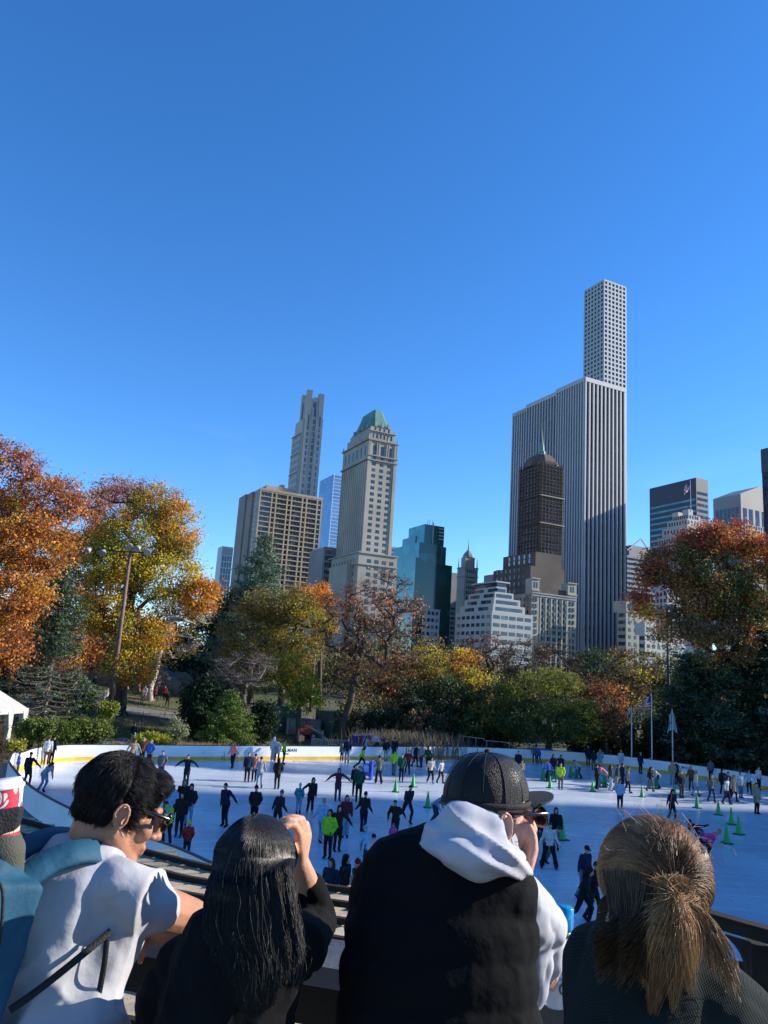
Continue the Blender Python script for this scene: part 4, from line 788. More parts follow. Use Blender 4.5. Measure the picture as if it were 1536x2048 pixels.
# grasses: tawny strip by the boards, plumes in the middle
def grass(name, label, spots, hgt_, cols, seed, n, wd=.02):
    rs = np.random.default_rng(seed); P0 = []; 
    for (px, d, sx_, sy_) in spots:
        c = gp(px, d, 2.4); x = rs.normal(c.x, sx_, n); y = rs.normal(c.y, sy_, n); P0.append(np.stack([x, y, [hgt(a, b_) for a, b_ in zip(x, y)]], 1))
    P0 = np.concatenate(P0); k = len(P0); h = hgt_*rs.uniform(.5, 1.2, k); a = rs.random(k)*6.28; ln = rs.normal(0, .22, (k, 2))*h[:, None]
    sd = np.stack([np.cos(a), np.sin(a), np.zeros(k)], 1)*wd; mid = P0+np.stack([ln[:, 0]*.3, ln[:, 1]*.3, h*.6], 1); tp = P0+np.stack([ln[:, 0], ln[:, 1], h], 1)
    q = np.stack([P0-sd, P0+sd, mid+sd, mid-sd, mid-sd*1.3, mid+sd*1.3, tp+sd*.2, tp-sd*.2], 1).reshape(-1, 3); Fq = np.arange(8*k).reshape(-1, 4)
    cc = np.array(cols)[rs.integers(0, len(cols), k)]*rs.uniform(.7, 1.3, (k, 1)); o = mesh_obj(name, npmesh(name, q, Fq, np.repeat(np.clip(cc, 0, 1), 8, 0)), LEAF)
    return tag(o, label, 'grass', kind='stuff')
grass('tall_grass', 'tawny dry ornamental grass along the boards', [(350, 58, 1.4, .6), (395, 58, 1.4, .7), (430, 59, 1.2, .8), (330, 60, 1.2, .7)], .95, [(.34, .22, .08), (.28, .17, .06), (.4, .28, .12)], 110, 1100)
grass('tall_grass', 'grey plumed reeds in shade behind the middle boards', [(775, 69, 1.6, .8), (810, 69, 1.6, .8), (845, 70, 1.6, .8), (875, 71, 1.4, .8)], 2.0, [(.16, .13, .09), (.11, .10, .06), (.22, .19, .14)], 111, 900, .028)
grass('lawn', 'short grass and fallen leaves on the slope behind the left boards', [(120, 66, 9, 4), (260, 64, 6, 3.5), (200, 80, 14, 7), (420, 72, 7, 4), (600, 66, 6, 2), (300, 95, 16, 6)], .14, [(.12, .16, .03), (.17, .18, .04), (.26, .17, .06)], 112, 5200, .03)
# far-off wood closing the view under the skyline
def wood():
    rs = np.random.default_rng(5); n = 2600; a = rs.uniform(-.95, .95, n); r = rs.uniform(118, 175, n); x = np.sin(a)*r*1.05; y = np.cos(a)*r; hh = 5+4.5*rs.random(n)**2+2.5*np.sin(a*17+1)
    cc = np.array(DGRN+GRN+OLIV+BRWN+BRWN)[rs.integers(0, 13, n)]
    z0 = np.array([hgt(u_, v_) for u_, v_ in zip(x, y)]); pos = []; col = []; per = 60
    idx = np.repeat(np.arange(n), per); c = np.stack([x, y, z0+hh*rs.uniform(.15, .85, n)], 1)[idx]+rs.normal(size=(n*per, 3))*np.array([1.6, 1.6, 1.1])
    col = cc[idx]*rs.uniform(.6, 1.25, (len(idx), 1)); q, Fq, c_ = leaves_np(c, .28, np.clip(col, 0, 1), rs); me = npmesh('wood', q, Fq, c_)
    tag(mesh_obj('distant_wood', me, LEAF), 'mass of distant park trees below the skyline', 'woodland', kind='stuff')
wood()
# tall park trees right of the rink, outside the view, whose shade falls on the ice
offs = [(50, 58, 12, 3.0, 60), (54, 61, 17, 3.2, 70), (50, 64.5, 13, 3.0, 60), (57, 67, 18, 3.4, 90), (52, 70, 15, 3.2, 60), (60, 73, 20, 5, 300), (52, 77, 16, 5, 260), (62, 81, 20, 5.5, 320), (54, 86, 15, 5, 200), (66, 90, 20, 6, 300), (56, 55, 11, 3, 30)]
for i, (x, y, h, r, n) in enumerate(offs):
    e = empty('park_tree', (x, y, hgt(x, y)), 0, 'tall park tree beyond the right end of the rink', 'tree', 'trees right of the rink'); rs = np.random.default_rng(200+i)
    V_, F_ = tubes_np([((x, y, -.3), (x, y, h*.5), .4, .3), ((x, y, h*.5), (x+.4, y, h*.9), .3, .1)]+[((x, y, h*(.3+.05*k)), (x+rs.normal()*r*.6, y+rs.normal()*r*.6, h*(.5+.05*k)), .12, .04) for k in range(8)], 6)
    child_world(mesh_obj('trunk', npmesh('trunk', V_, F_), bark), e)
    v = rs.normal(size=(n, 3)); v /= np.linalg.norm(v, axis=1, keepdims=True); c = np.array([x, y, h*.58])+v*rs.uniform(.2, 1, (n, 1))**.4*np.array([r, r, h*.42])
    idx = np.repeat(np.arange(n), 22); q, Fq, c_ = leaves_np(c[idx]+rs.normal(size=(n*22, 3))*.45, .28, np.array(OLIV)[rs.integers(0, 4, len(idx))], rs); child_world(mesh_obj('crown', npmesh('crown', q, Fq, c_), LEAF), e)
# the tall hotel south of the park (right of the view) that shades most of the ice
sdx = Vector((math.sin(R(SUN_AZ)), math.cos(R(SUN_AZ)), 0)); sdn = Vector((sdx.y, -sdx.x, 0)); hc_ = Vector((0, 30.8, 0))+sdx*290
e = empty('hotel_building', (hc_.x, hc_.y, BZ), 0, 'tall stone hotel far to the right, outside the photo', 'building')
child_world(MB().box((hc_.x, hc_.y, 88), (40, 31, 176), (sdx, sdn, ZUP)).build('wall', limest), e); child_world(MB().box((hc_.x, hc_.y, 179), (24, 20, 6), (sdx, sdn, ZUP)).build('penthouse', greyst), e)
# ------------------------------------------------------------------ objects in the park round the rink
steel = mat('galvanised_steel', (.30, .31, .32), .5, metal=.6, scale=2, var=.2); darkst = mat('dark_steel', (.03, .032, .035), .6); rustp = mat('brown_steel', (.17, .10, .07), .7, scale=2, var=.35)
white = mat('white_canvas', (.46, .46, .43), .7, scale=2, var=.1); lampw = mat('lamp_housing', (.3, .3, .31), .4)
def ribbon(name, pts, wd, dz, m, label):
    V_ = []; 
    pts = catmull([Vector(p) for p in pts], 8, False)
    for i, p in enumerate(pts):
        d = (pts[min(i+1, len(pts)-1)]-pts[max(i-1, 0)]).normalized(); n = Vector((-d.y, d.x))
        for k in (-1, -.5, 0, .5, 1):
            q = p+n*wd*k/2; V_.append((q.x, q.y, hgt(q.x, q.y)+dz))
    Fq = [(i*5+k, i*5+k+1, (i+1)*5+k+1, (i+1)*5+k) for i in range(len(pts)-1) for k in range(4)]
    return tag(mesh_obj(name, npmesh(name, V_, Fq), m, smooth=True), label, kind='structure')
pathm = mat('path_asphalt', (.17, .16, .15), .9, scale=.7, var=.25, bump=.2)
ribbon('path', [(-50, 78), (-36, 82), (-24, 84), (-12, 88), (0, 99), (14, 106)], 4.4, .06, pathm, 'asphalt park path crossing the lawn on the left')
ribbon('road', [(-60, 118), (-30, 120), (0, 124), (40, 128)], 7, .06, pathm, 'park road beyond the lawn')
def rock(name, label, px, py, d, sx_, sy_, sz_, seed):
    c = W(px, py, max(d, BY(px)+sy_+.6)); gz = hgt(c.x, c.y); mb = MB(); rs = random.Random(seed)
    for i in range(5): mb.ell((c.x+rs.uniform(-.6, .6)*sx_, c.y+rs.uniform(-.4, .4)*sy_, gz), (sx_*rs.uniform(.5, .8), sy_*rs.uniform(.5, .9), sz_*rs.uniform(.7, 1.1)), nu=14, nv=9)
    o = remesh(mb, name, mat('schist_rock', (.16, .14, .12), .9, scale=.9, var=.45, bump=.6, bscale=4), .22, None, 3, .6, lambda p, n: .35*noise.noise(p*.6)+.18*noise.noise(p*1.7)); return tag(o, label, 'rock')
rock('rock_outcrop', 'low flat brown rock outcrop on the slope above the boards', 285, 1462, 63, 4.2, 2.2, .85, 1)
rock('rock_outcrop', 'low dark rock ledge just behind the boards right of the sign box', 245, 1480, 58.5, 2.2, 1.4, .5, 2)
rock('rock_outcrop', 'tall dark rock outcrop behind the floodlight pole foot', 215, 1360, 104, 5.5, 4, 4.0, 3)
rock('rock_outcrop', 'sunlit rounded rock right of the plane tree trunk', 325, 1372, 100, 3.4, 3, 3.2, 4)
rock('rock_outcrop', 'dark rock slab behind the tall grass near the bright conifer', 385, 1462, 64, 2.8, 1.8, .7, 5)
def fence(name, label, pts, h, step, m):
    p0 = pts[0]; e = empty(name, (*p0, hgt(*p0)), 0, label, 'fence'); mb = MB()
    for a, b_ in zip(pts[:-1], pts[1:]):
        a = Vector(a); b_ = Vector(b_); L_ = (b_-a).length; n = int(L_/step)
        for i in range(n):
            q = a.lerp(b_, i/n); z = hgt(q.x, q.y)
            if i % 14 == 0: child_world(MB().tube([(q.x, q.y, z-.1), (q.x, q.y, z+h+.1)], .035, 5).build('post', m), e)
            else: mb.tube([(q.x, q.y, z+.08), (q.x, q.y, z+h-.02)], .011, 4)
        for zz_ in (.12, h-.08):
            pp = [(a.lerp(b_, i/6).x, a.lerp(b_, i/6).y, hgt(*a.lerp(b_, i/6))+zz_) for i in range(7)]; mb.tube(pp, .018, 4)
    child_world(mb.build('picket_panel', m), e); return e
fa = [gp(px, d).xy for px, d in ((130, 74), (200, 75), (290, 76), (375, 79))]
fence('iron_fence', 'black iron picket fence along the lawn on the left', fa, 1.35, .16, darkst)
# floodlight poles
def flood(name, label, px, d, ptop, lamps, r_, m):
    b_ = gp(px, d); tp = W(ptop[0], ptop[1], b_.y); tp = Vector((b_.x, b_.y, tp.z)); e = empty(name, b_, 0, label, 'floodlight', 'floodlight poles')
    child_world(MB().tube([b_-Vector((0, 0, .3)), b_.lerp(tp, .5), tp], [r_, r_*.8, r_*.55], 10).build('pole', m, smooth=True), e)
    xs_ = [l[0] for l in lamps]; child_world(MB().bar(tp+Vector((min(xs_)-.2, 0, -.3)), tp+Vector((max(xs_)+.2, 0, -.3)), .12, .12).build('crossarm', darkst), e)
    for (dx, dz, tilt) in lamps:
        c = tp+Vector((dx, -.15, dz)); ax = Vector((math.sin(tilt)*.8, -.75, -.55)).normalized(); mb = MB()
        mb.tube([c-ax*.32, c-ax*.24, c, c+ax*.26, c+ax*.28], [.10, .2, .28, .36, .33], 12); o = child_world(mb.build('lamp', lampw, smooth=True), e)
        l = child_world(MB().tube([c+ax*.265, c+ax*.292], .31, 12).build('lens', glass_mat('lens_glass', (.3, .33, .36), (.4, .42, .45), rough=.1)), e); l.parent = o; l.matrix_parent_inverse = e.matrix_parent_inverse
    return e
flood('floodlight_pole', 'tall brown steel floodlight pole with white lamps in front of the yellow green tree', 222, 72, (264, 1098), [(-3.9, -.4, -.5), (-2.5, -.5, -.2), (-.1, .25, .3), (.7, .1, -.3), (1.6, -.15, .4)], .26, rustp)
flood('floodlight_pole', 'dark floodlight pole seen against the olive tree and the containers', 622, 100, (632, 1205), [(-2.6, 0, 0), (-.5, .3, 0), (.6, .2, 0), (3.4, 0, 0)], .2, rustp)
flood('floodlight_pole', 'dark floodlight pole under the red oak at the right', 1337, 80, (1330, 1218), [(-1.6, -.1, 0), (-.2, .3, 0), (.4, .3, 0), (2.4, -.1, 0)], .2, darkst)
# flagpoles with flags
def flagpole(px, ptop, label, flab, mk):
    b_ = gp(px, 40, .8); tp = W(ptop[0], ptop[1], b_.y); tp = Vector((b_.x, b_.y, tp.z)); e = empty('flagpole', b_, 0, label, 'flagpole', 'flagpoles behind the boards')
    child_world(MB().tube([b_, tp], [.07, .04], 8).build('pole', mat('white_pole', (.6, .62, .63), .4)), e); child_world(MB().ell(tp+Vector((0, 0, .08)), .09, nu=8, nv=6).build('finial', mat('brass', (.5, .35, .1), .3, metal=1)), e)
    mb = MB(); mats_ = mk(mb, tp); f = mb.build('flag', mats_); tag(f, flab, 'flag')
def hang(mb, tp, wd, ln, out, pat, ni=8, nj=10, sgn=-1):
    def q(i, j):
        u = i/ni; v = j/nj; return tp+Vector((sgn*(.05+u*wd*(.35+.65*v*out)), .12*math.sin(u*9+v*3), -.15-v*ln-u*ln*.28*(1-out*.3)))
    for i in range(ni):
        for j in range(nj): mb.mi = pat(i/ni, j/nj); mb.face([q(i, j), q(i+1, j), q(i+1, j+1), q(i, j+1)])
fr, fb, fw_ = mat('flag_red', (.5, .05, .05)), mat('flag_blue', (.04, .06, .25)), mat('flag_white', (.6, .6, .6)); fy = mat('flag_yellow', (.6, .4, .03)); fs = mat('flag_sky', (.35, .5, .55))
flagpole(1263, (1260, 1412), 'white flagpole with a furled white and yellow flag, leftmost of the three', 'limp white and yellow flag with a blue band', lambda mb, t_: (hang(mb, t_, .6, 1.3, .5, lambda u, v: 0 if v < .3 else (1 if v < .6 else 2)), [fs, fb, fy])[1])
flagpole(1303, (1301, 1388), 'tallest flagpole with a striped flag, middle of the three', 'red and white striped flag with a blue canton', lambda mb, t_: (hang(mb, t_, 1.25, 1.0, .8, lambda u, v: 1 if (u < .4 and v < .5) else (0 if int(v*10) % 2 else 2)), [fr, fb, fw_])[1])
flagpole(1344, (1341, 1420), 'white flagpole with a pale drooping flag, rightmost of the three', 'pale green blue drooping flag', lambda mb, t_: (hang(mb, t_, .5, 1.5, .8, lambda u, v: 1 if .4 < v < .55 and .3 < u < .7 else 0, sgn=-1), hang(mb, t_, .4, 1.5, .8, lambda u, v: 0, sgn=1), [fs, mat('flag_green', (.1, .25, .15))])[2])
# white marquee at the far left
t0_ = Vector((-26.6, 50, -.1)); e = empty('marquee_tent', t0_, R(-8), 'white marquee tent with sloping roof and open posts at the left edge', 'tent')
mb = MB(); L_, Wd, hh, pk = 9, 5.5, 2.9, 4.6
a, b_, c, d = (0, 0, hh), (0, L_, hh), (-Wd, L_, hh), (-Wd, 0, hh); r1, r2 = (-Wd/2, 1.2, pk), (-Wd/2, L_-1.2, pk)
mb.face([a, b_, r2, r1]); mb.face([c, d, r1, r2]); mb.face([d, a, r1]); mb.face([b_, c, r2]); mb.build('roof', white, e)
mb = MB(); mb.box((0.02, L_/2, hh-.15), (.04, L_, .35)); mb.box((-Wd/2, -.02, hh-.15), (Wd, .04, .35)); mb.build('valance', white, e)
for i in range(6): MB().bar((0, i*L_/5, 0), (0, i*L_/5, hh), .12, .12, (0, 1, 0)).build('post', white, e)
for i in range(1, 4): MB().bar((-i*Wd/3, 0, 0), (-i*Wd/3, 0, hh), .12, .12, (0, 1, 0)).build('post', white, e)
for i in range(6):
    mb = MB(); y = i*L_/5; mb.prism([(-.5, 0), (-.1, 0), (0, 1.5), (-.12, 2.6), (-.6, 2.7), (-.3, 1.4)], .35, (.07, y, .05), (Vector((0, 1, 0)), ZUP, Vector((-1, 0, 0)))); mb.build('curtain', white, e)
# small sign box on a post, and post lamps
def signbox(px, d, h, label, m, w_=.95, hh=.85):
    p = gp(px, d); e = empty('sign_box', p, R(25), label, 'sign box'); MB().bar((0, 0, -.2), (0, 0, h), .09, .09, (0, 1, 0)).build('post', darkst, e)
    MB().prism([(-w_/2, 0), (w_/2, .12), (w_/2, hh*.8), (-w_/2, hh)], .32, (0, .16, h-.05), (Vector((1, 0, 0)), ZUP, Vector((0, -1, 0)))).build('cabinet', m, e)
signbox(205, 60, 1.2, 'grey box on a post behind the green hedge', mat('grey_box', (.2, .2, .19), .6))
signbox(608, 68, 1.0, 'dark brown box on a post below the red loader', rustp, .5, .6)
# green containers
def container(px, d, rz, label, L_=3.6):
    p = gp(px, d); e = empty('shipping_container', p, rz, label, 'container'); g = mat('container_green', (.07, .13, .10), .7, scale=1.5, var=.35); h = 2.5
    mb = MB(); n = 16; mb.box((0, 0, h/2), (2.36, L_-.04, h-.1)); mb.build('body', g, e)
    mb = MB()
    for i in range(n):
        mb.box((1.19, -L_/2+L_*(i+.5)/n, h/2), (.06, L_/n*.55, h-.2))
    for i in range(10): mb.box((-1.08+2.16*i/9, -L_/2, h/2), (.12, .05, h-.2))
    mb.build('corrugation', g, e)
    mb = MB()
    for sx_ in (-1, 1):
        for sy_ in (-1, 1): mb.box((sx_*1.19, sy_*(L_/2), h/2), (.12, .12, h))
    mb.box((0, -L_/2, h), (2.5, .12, .12)); mb.box((1.19, 0, h), (.12, L_, .12)); mb.build('frame', g, e)
container(567, 84, R(35), 'green shipping container with corrugated side, left of the red loader', 3.6); container(673, 83, R(33), 'green shipping container right of the red loader', 3.4)
# small red and white loader and pallets beside it
p = gp(618, 79); e = empty('loader', p, R(20), 'small red and white loader machine between the two green containers', 'loader'); redp = mat('red_paint', (.42, .06, .03), .45, scale=3, var=.3)
MB().prism([(-1, .45), (.6, .45), (.9, .8), (.7, 1.2), (-.2, 1.3), (-.4, 1.0), (-1, 1.0)], 1.0, (0, .5, 0), (Vector((1, 0, 0)), ZUP, Vector((0, -1, 0)))).build('body', redp, e)
MB().bar((-.5, -.45, 1.1), (-.5, -.45, 1.9), .06, .06, (0, 1, 0)).bar((.2, -.45, 1.1), (.1, -.45, 1.9), .06, .06, (0, 1, 0)).bar((-.5, .45, 1.1), (-.5, .45, 1.9), .06, .06, (0, 1, 0)).box((-.2, 0, 1.93), (.95, 1.05, .07)).build('cab', darkst, e)
MB().bar((.3, -.55, 1.1), (1.5, -.55, .55), .14, .16).bar((.3, .55, 1.1), (1.5, .55, .55), .14, .16).build('lift_arm', white, e)
MB().prism([(1.4, .2), (2.0, .1), (2.0, .2), (1.55, .35), (1.55, .9), (1.4, .9)], 1.4, (0, .7, 0), (Vector((1, 0, 0)), ZUP, Vector((0, -1, 0)))).build('bucket', white, e)
for x in (-.65, .55):
    for y in (-.6, .6): 
        wh = MB().tube([(x, y-.12, .35), (x, y+.12, .35)], .36, 14).build('wheel', darkst, e); h_ = MB().tube([(x, y-.14, .35), (x, y+.14, .35)], .16, 10).build('rim', white); h_.parent = wh
for (px, d, w_, h, lab) in ((596, 81.5, 1.7, 1.5, 'large pale crate beside the left green container'), (628, 82.5, 1.5, 1.5, 'pale green crate behind the red loader')):
    p = gp(px, d); e = empty('crate', p, R(20), lab, 'crate'); MB().box((0, 0, h/2), (w_, 1.2, h)).build('panel', mat('pale_crate', (.30, .33, .28), .8, scale=2, var=.2), e)
    mb = MB(); 
    for sx_ in (-1, 1): mb.box((sx_*w_/2, -.6, h/2), (.1, .1, h))
    mb.box((0, -.6, h), (w_, .1, .1)); mb.box((0, -.6, 0.05), (w_, .1, .1)); mb.build('frame', mat('crate_frame', (.18, .18, .15), .8), e)
p = gp(672, 73); e = empty('barrier_fence', p, R(4), 'low pale grey slatted barrier below the right container', 'fence'); mb = MB()
for i in range(26): mb.box((-1.9+i*.152, 0, .45), (.1, .03, .9))
mb.build('slat_panel', mat('grey_slat', (.3, .31, .3), .8, scale=2), e); MB().box((0, .04, .8), (4, .05, .08)).build('rail', steel, e)
# blue canopy with pale drapes
p = gp(742, 69); e = empty('canopy_tent', p, R(3), 'dark blue canopy with pale drapes standing behind the middle boards', 'tent'); bluc = mat('blue_canvas', (.03, .03, .16), .7, scale=2, var=.4); pur = mat('purple_canvas', (.10, .06, .22), .7)
MB().prism([(-1.7, 1.25), (1.7, 1.15), (1.3, 1.6), (0, 1.85), (-1.3, 1.7)], 2.0, (0, 1, 0), (Vector((1, 0, 0)), ZUP, Vector((0, -1, 0)))).build('roof', bluc, e)
MB().box((-1, -.9, .65), (1.1, .06, 1.25)).box((1.2, -.9, .62), (.8, .06, 1.2)).build('wall', pur, e)
for x in (-1.65, -.35, .8, 1.65): MB().bar((x, -.95, 0), (x, -.95, 1.4), .06, .06, (0, 1, 0)).build('post', steel, e)
MB().prism([(-.3, 0), (.15, 0), (.2, .8), (.1, 1.5), (-.15, 1.55), (-.25, .9)], .06, (-.1, -1.0, 0), (Vector((1, 0, 0)), ZUP, Vector((0, -1, 0)))).build('drape', mat('pale_drape', (.45, .6, .75), .7), e)
MB().prism([(-.45, 0), (.45, 0), (.25, .3), (.05, .5), (-.2, .45)], .1, (.55, -1.0, 1.35), (Vector((1, 0, 0)), ZUP, Vector((0, -1, 0)))).build('drape', mat('pale_drape', (.45, .6, .75), .7), e)
for px, lab in ((676, 'dark green bin behind the boards, left of its pair'), (690, 'dark green bin next to the blue canopy')):
    p = gp(px, 66, 1.5); e = empty('bin', p, 0, lab, 'bin'); MB().prism([(-.28, 0), (.28, 0), (.36, 1.0), (-.36, 1.0)], .6, (0, .3, 0), (Vector((1, 0, 0)), ZUP, Vector((0, -1, 0)))).build('body', mat('bin_green', (.01, .05, .04), .6), e); MB().box((0, 0, 1.04), (.8, .7, .08)).build('lid', darkst, e)
# metal frame and blue tarp near the boards
p = gp(972, 74, 1.6); e = empty('metal_frame', p, R(-4), 'open rectangular metal frame behind the boards in the dark thicket', 'frame'); mb = MB(); Lf_ = 4.6
for x in (-Lf_/2, -.8, 0.2, Lf_/2): child_world(MB().bar((x, 0, 0), (x, 0, 1.75 if x < 0 else 1.5), .06, .06, (0, 1, 0)).build('upright', steel), e).matrix_parent_inverse = Matrix()
MB().bar((-Lf_/2, 0, 1.75), (0, 0, 1.65), .06, .06).bar((0, 0, 1.5), (Lf_/2, 0, 1.45), .06, .06).bar((-Lf_/2, 0, .9), (Lf_/2, 0, .85), .05, .05).build('crossbar', steel, e)
for px0, lab in ((1090, 'folded blue tarp lying over the top of the boards'),):
    p = G(px0, 1503, 1.06); o = MB().prism([(-1.3, 0), (-1.1, .12), (-.3, .1), (.4, .14), (1.1, .08), (1.5, 0)], .5, (p.x, BY(px0)+.3, 1.03), (Vector((1, 0, 0)), ZUP, Vector((0, -1, 0)))).build('tarpaulin', mat('blue_tarp', (.03, .09, .45), .5)); tag(o, lab, 'tarpaulin')
# cars on the far road
def car(px, d, rz, label, col):
    p = gp(px, d); e = empty('parked_car', p+Vector((0, 0, .08)), rz, label, 'car', 'cars on the park road'); pt = mat('car_paint_%s' % col[1], col[0], .3, coat=.5)
    MB().prism([(-2.2, .35), (2.1, .35), (2.2, .75), (1.2, .92), (.6, 1.4), (-1.0, 1.42), (-1.7, .98), (-2.2, .9)], 1.7, (0, .85, 0), (Vector((1, 0, 0)), ZUP, Vector((0, -1, 0)))).build('body', pt, e)
    MB().prism([(-1.4, 1.0), (1.0, .98), (.55, 1.34), (-.95, 1.36)], 1.72, (0, .86, 0), (Vector((1, 0, 0)), ZUP, Vector((0, -1, 0)))).build('window', darkgl, e)
    for x in (-1.35, 1.35):
        for y in (-.85, .85): MB().tube([(x, y-.1, .32), (x, y+.1, .32)], .33, 12).build('wheel', darkst, e)
car(383, 119, R(6), 'white car on the road beyond the lawn', ((.7, .7, .7), 'white')); car(398, 121, R(4), 'silver car just right of the white car on the park road', ((.4, .42, .44), 'silver'))
# ------------------------------------------------------------------ people on the ice and in the park
def sk(**k):
    """joint positions of a standing figure facing -Y, changed by k"""
    j = dict(pel=(0, 0, .93), che=(0, 0, 1.28), nek=(0, 0, 1.46), hea=(0, -.015, 1.60),
             sl=(.18, 0, 1.40), el=(.24, .02, 1.13), hl=(.25, -.06, .88), sr=(-.18, 0, 1.40), er=(-.24, .02, 1.13), hr=(-.25, -.06, .88),
             pl=(.09, 0, .90), kl=(.10, -.03, .50), al=(.10, .02, .12), pr=(-.09, 0, .90), kr=(-.10, -.03, .50), ar=(-.10, .02, .12)); j.update(k); return j
def lean(j, a, b_=0.0):                        # tilt everything above the pelvis forward by a, sideways by b_
    m = Matrix.Rotation(a, 4, 'X') @ Matrix.Rotation(b_, 4, 'Y'); o = Vector(j['pel'])
    for k in ('che', 'nek', 'hea', 'sl', 'el', 'hl', 'sr', 'er', 'hr'): j[k] = tuple(m @ (Vector(j[k])-o)+o)
    return j
POSES = {
 'stand': sk(), 'still': sk(el=(.27, .05, 1.14), hl=(.19, -.08, .93), er=(-.27, .05, 1.14), hr=(-.19, -.08, .93)),
 'glide': lean(sk(al=(.13, -.16, .12), kl=(.12, -.14, .52), ar=(-.12, .2, .14), kr=(-.10, 0, .5), hl=(.36, .05, .98), hr=(-.34, -.08, .95)), R(8)),
 'stride': lean(sk(kl=(.14, -.22, .55), al=(.12, -.12, .12), kr=(-.16, .16, .48), ar=(-.24, .48, .25), el=(.30, .14, 1.16), hl=(.36, .22, .93), er=(-.28, -.14, 1.15), hr=(-.22, -.34, 1.02)), R(16)),
 'arms': lean(sk(el=(.42, .0, 1.28), hl=(.64, -.04, 1.08), er=(-.42, 0, 1.28), hr=(-.64, -.04, 1.08), kl=(.10, -.08, .5), al=(.12, -.06, .12)), R(6)),
 'onearm': lean(sk(el=(.40, .0, 1.20), hl=(.60, -.05, 1.0), kl=(.12, -.1, .5), al=(.15, -.03, .12), ar=(-.13, .07, .12)), R(7), R(-4)),
 'wide': lean(sk(kl=(.19, -.06, .5), al=(.27, .02, .12), kr=(-.19, -.06, .5), ar=(-.27, .02, .12), hl=(.38, -.12, .95), hr=(-.38, -.12, .95)), R(14)),
 'bend': lean(sk(kl=(.12, -.12, .50), kr=(-.12, -.1, .5), al=(.12, .06, .12), ar=(-.12, .16, .12), pel=(0, .06, .9), el=(.24, -.16, 1.16), hl=(.2, -.38, 1.08), er=(-.24, -.16, 1.16), hr=(-.2, -.38, 1.08)), R(42)),
 'racer': lean(sk(pel=(0, .12, .80), pl=(.09, .12, .78), pr=(-.09, .12, .78), kl=(.12, -.14, .5), al=(.12, .04, .12), kr=(-.14, .1, .44), ar=(-.2, .52, .3), el=(.30, -.1, 1.1), hl=(.34, -.2, .86), er=(-.34, .16, 1.2), hr=(-.46, .36, 1.1)), R(48)),
 'skateout': lean(sk(el=(.36, .04, 1.2), hl=(.5, -.1, .98), er=(-.30, .06, 1.14), hr=(-.40, .0, .9), kl=(.13, -.12, .52), al=(.16, -.04, .12), ar=(-.16, .24, .18), kr=(-.12, .04, .5)), R(14), R(5)),
 'walk': sk(kl=(.10, -.18, .50), al=(.10, -.24, .12), kr=(-.10, .06, .50), ar=(-.10, .30, .16), hl=(.26, .14, .92), hr=(-.26, -.2, .92)),
 'phone': sk(el=(.24, -.06, 1.13), hl=(.08, -.30, 1.30), er=(-.24, -.06, 1.13), hr=(-.08, -.30, 1.30)),
 'reach': sk(el=(.38, -.04, 1.22), hl=(.52, -.1, 1.02), er=(-.25, 0, 1.13), hr=(-.14, -.18, 1.02)),
}
POOL = {}
def limb(mb, j, a, b_, c, r0, r1, r2, n=10): mb.chain([j[a], j[b_], j[c]], [r0, r1, r2], n)
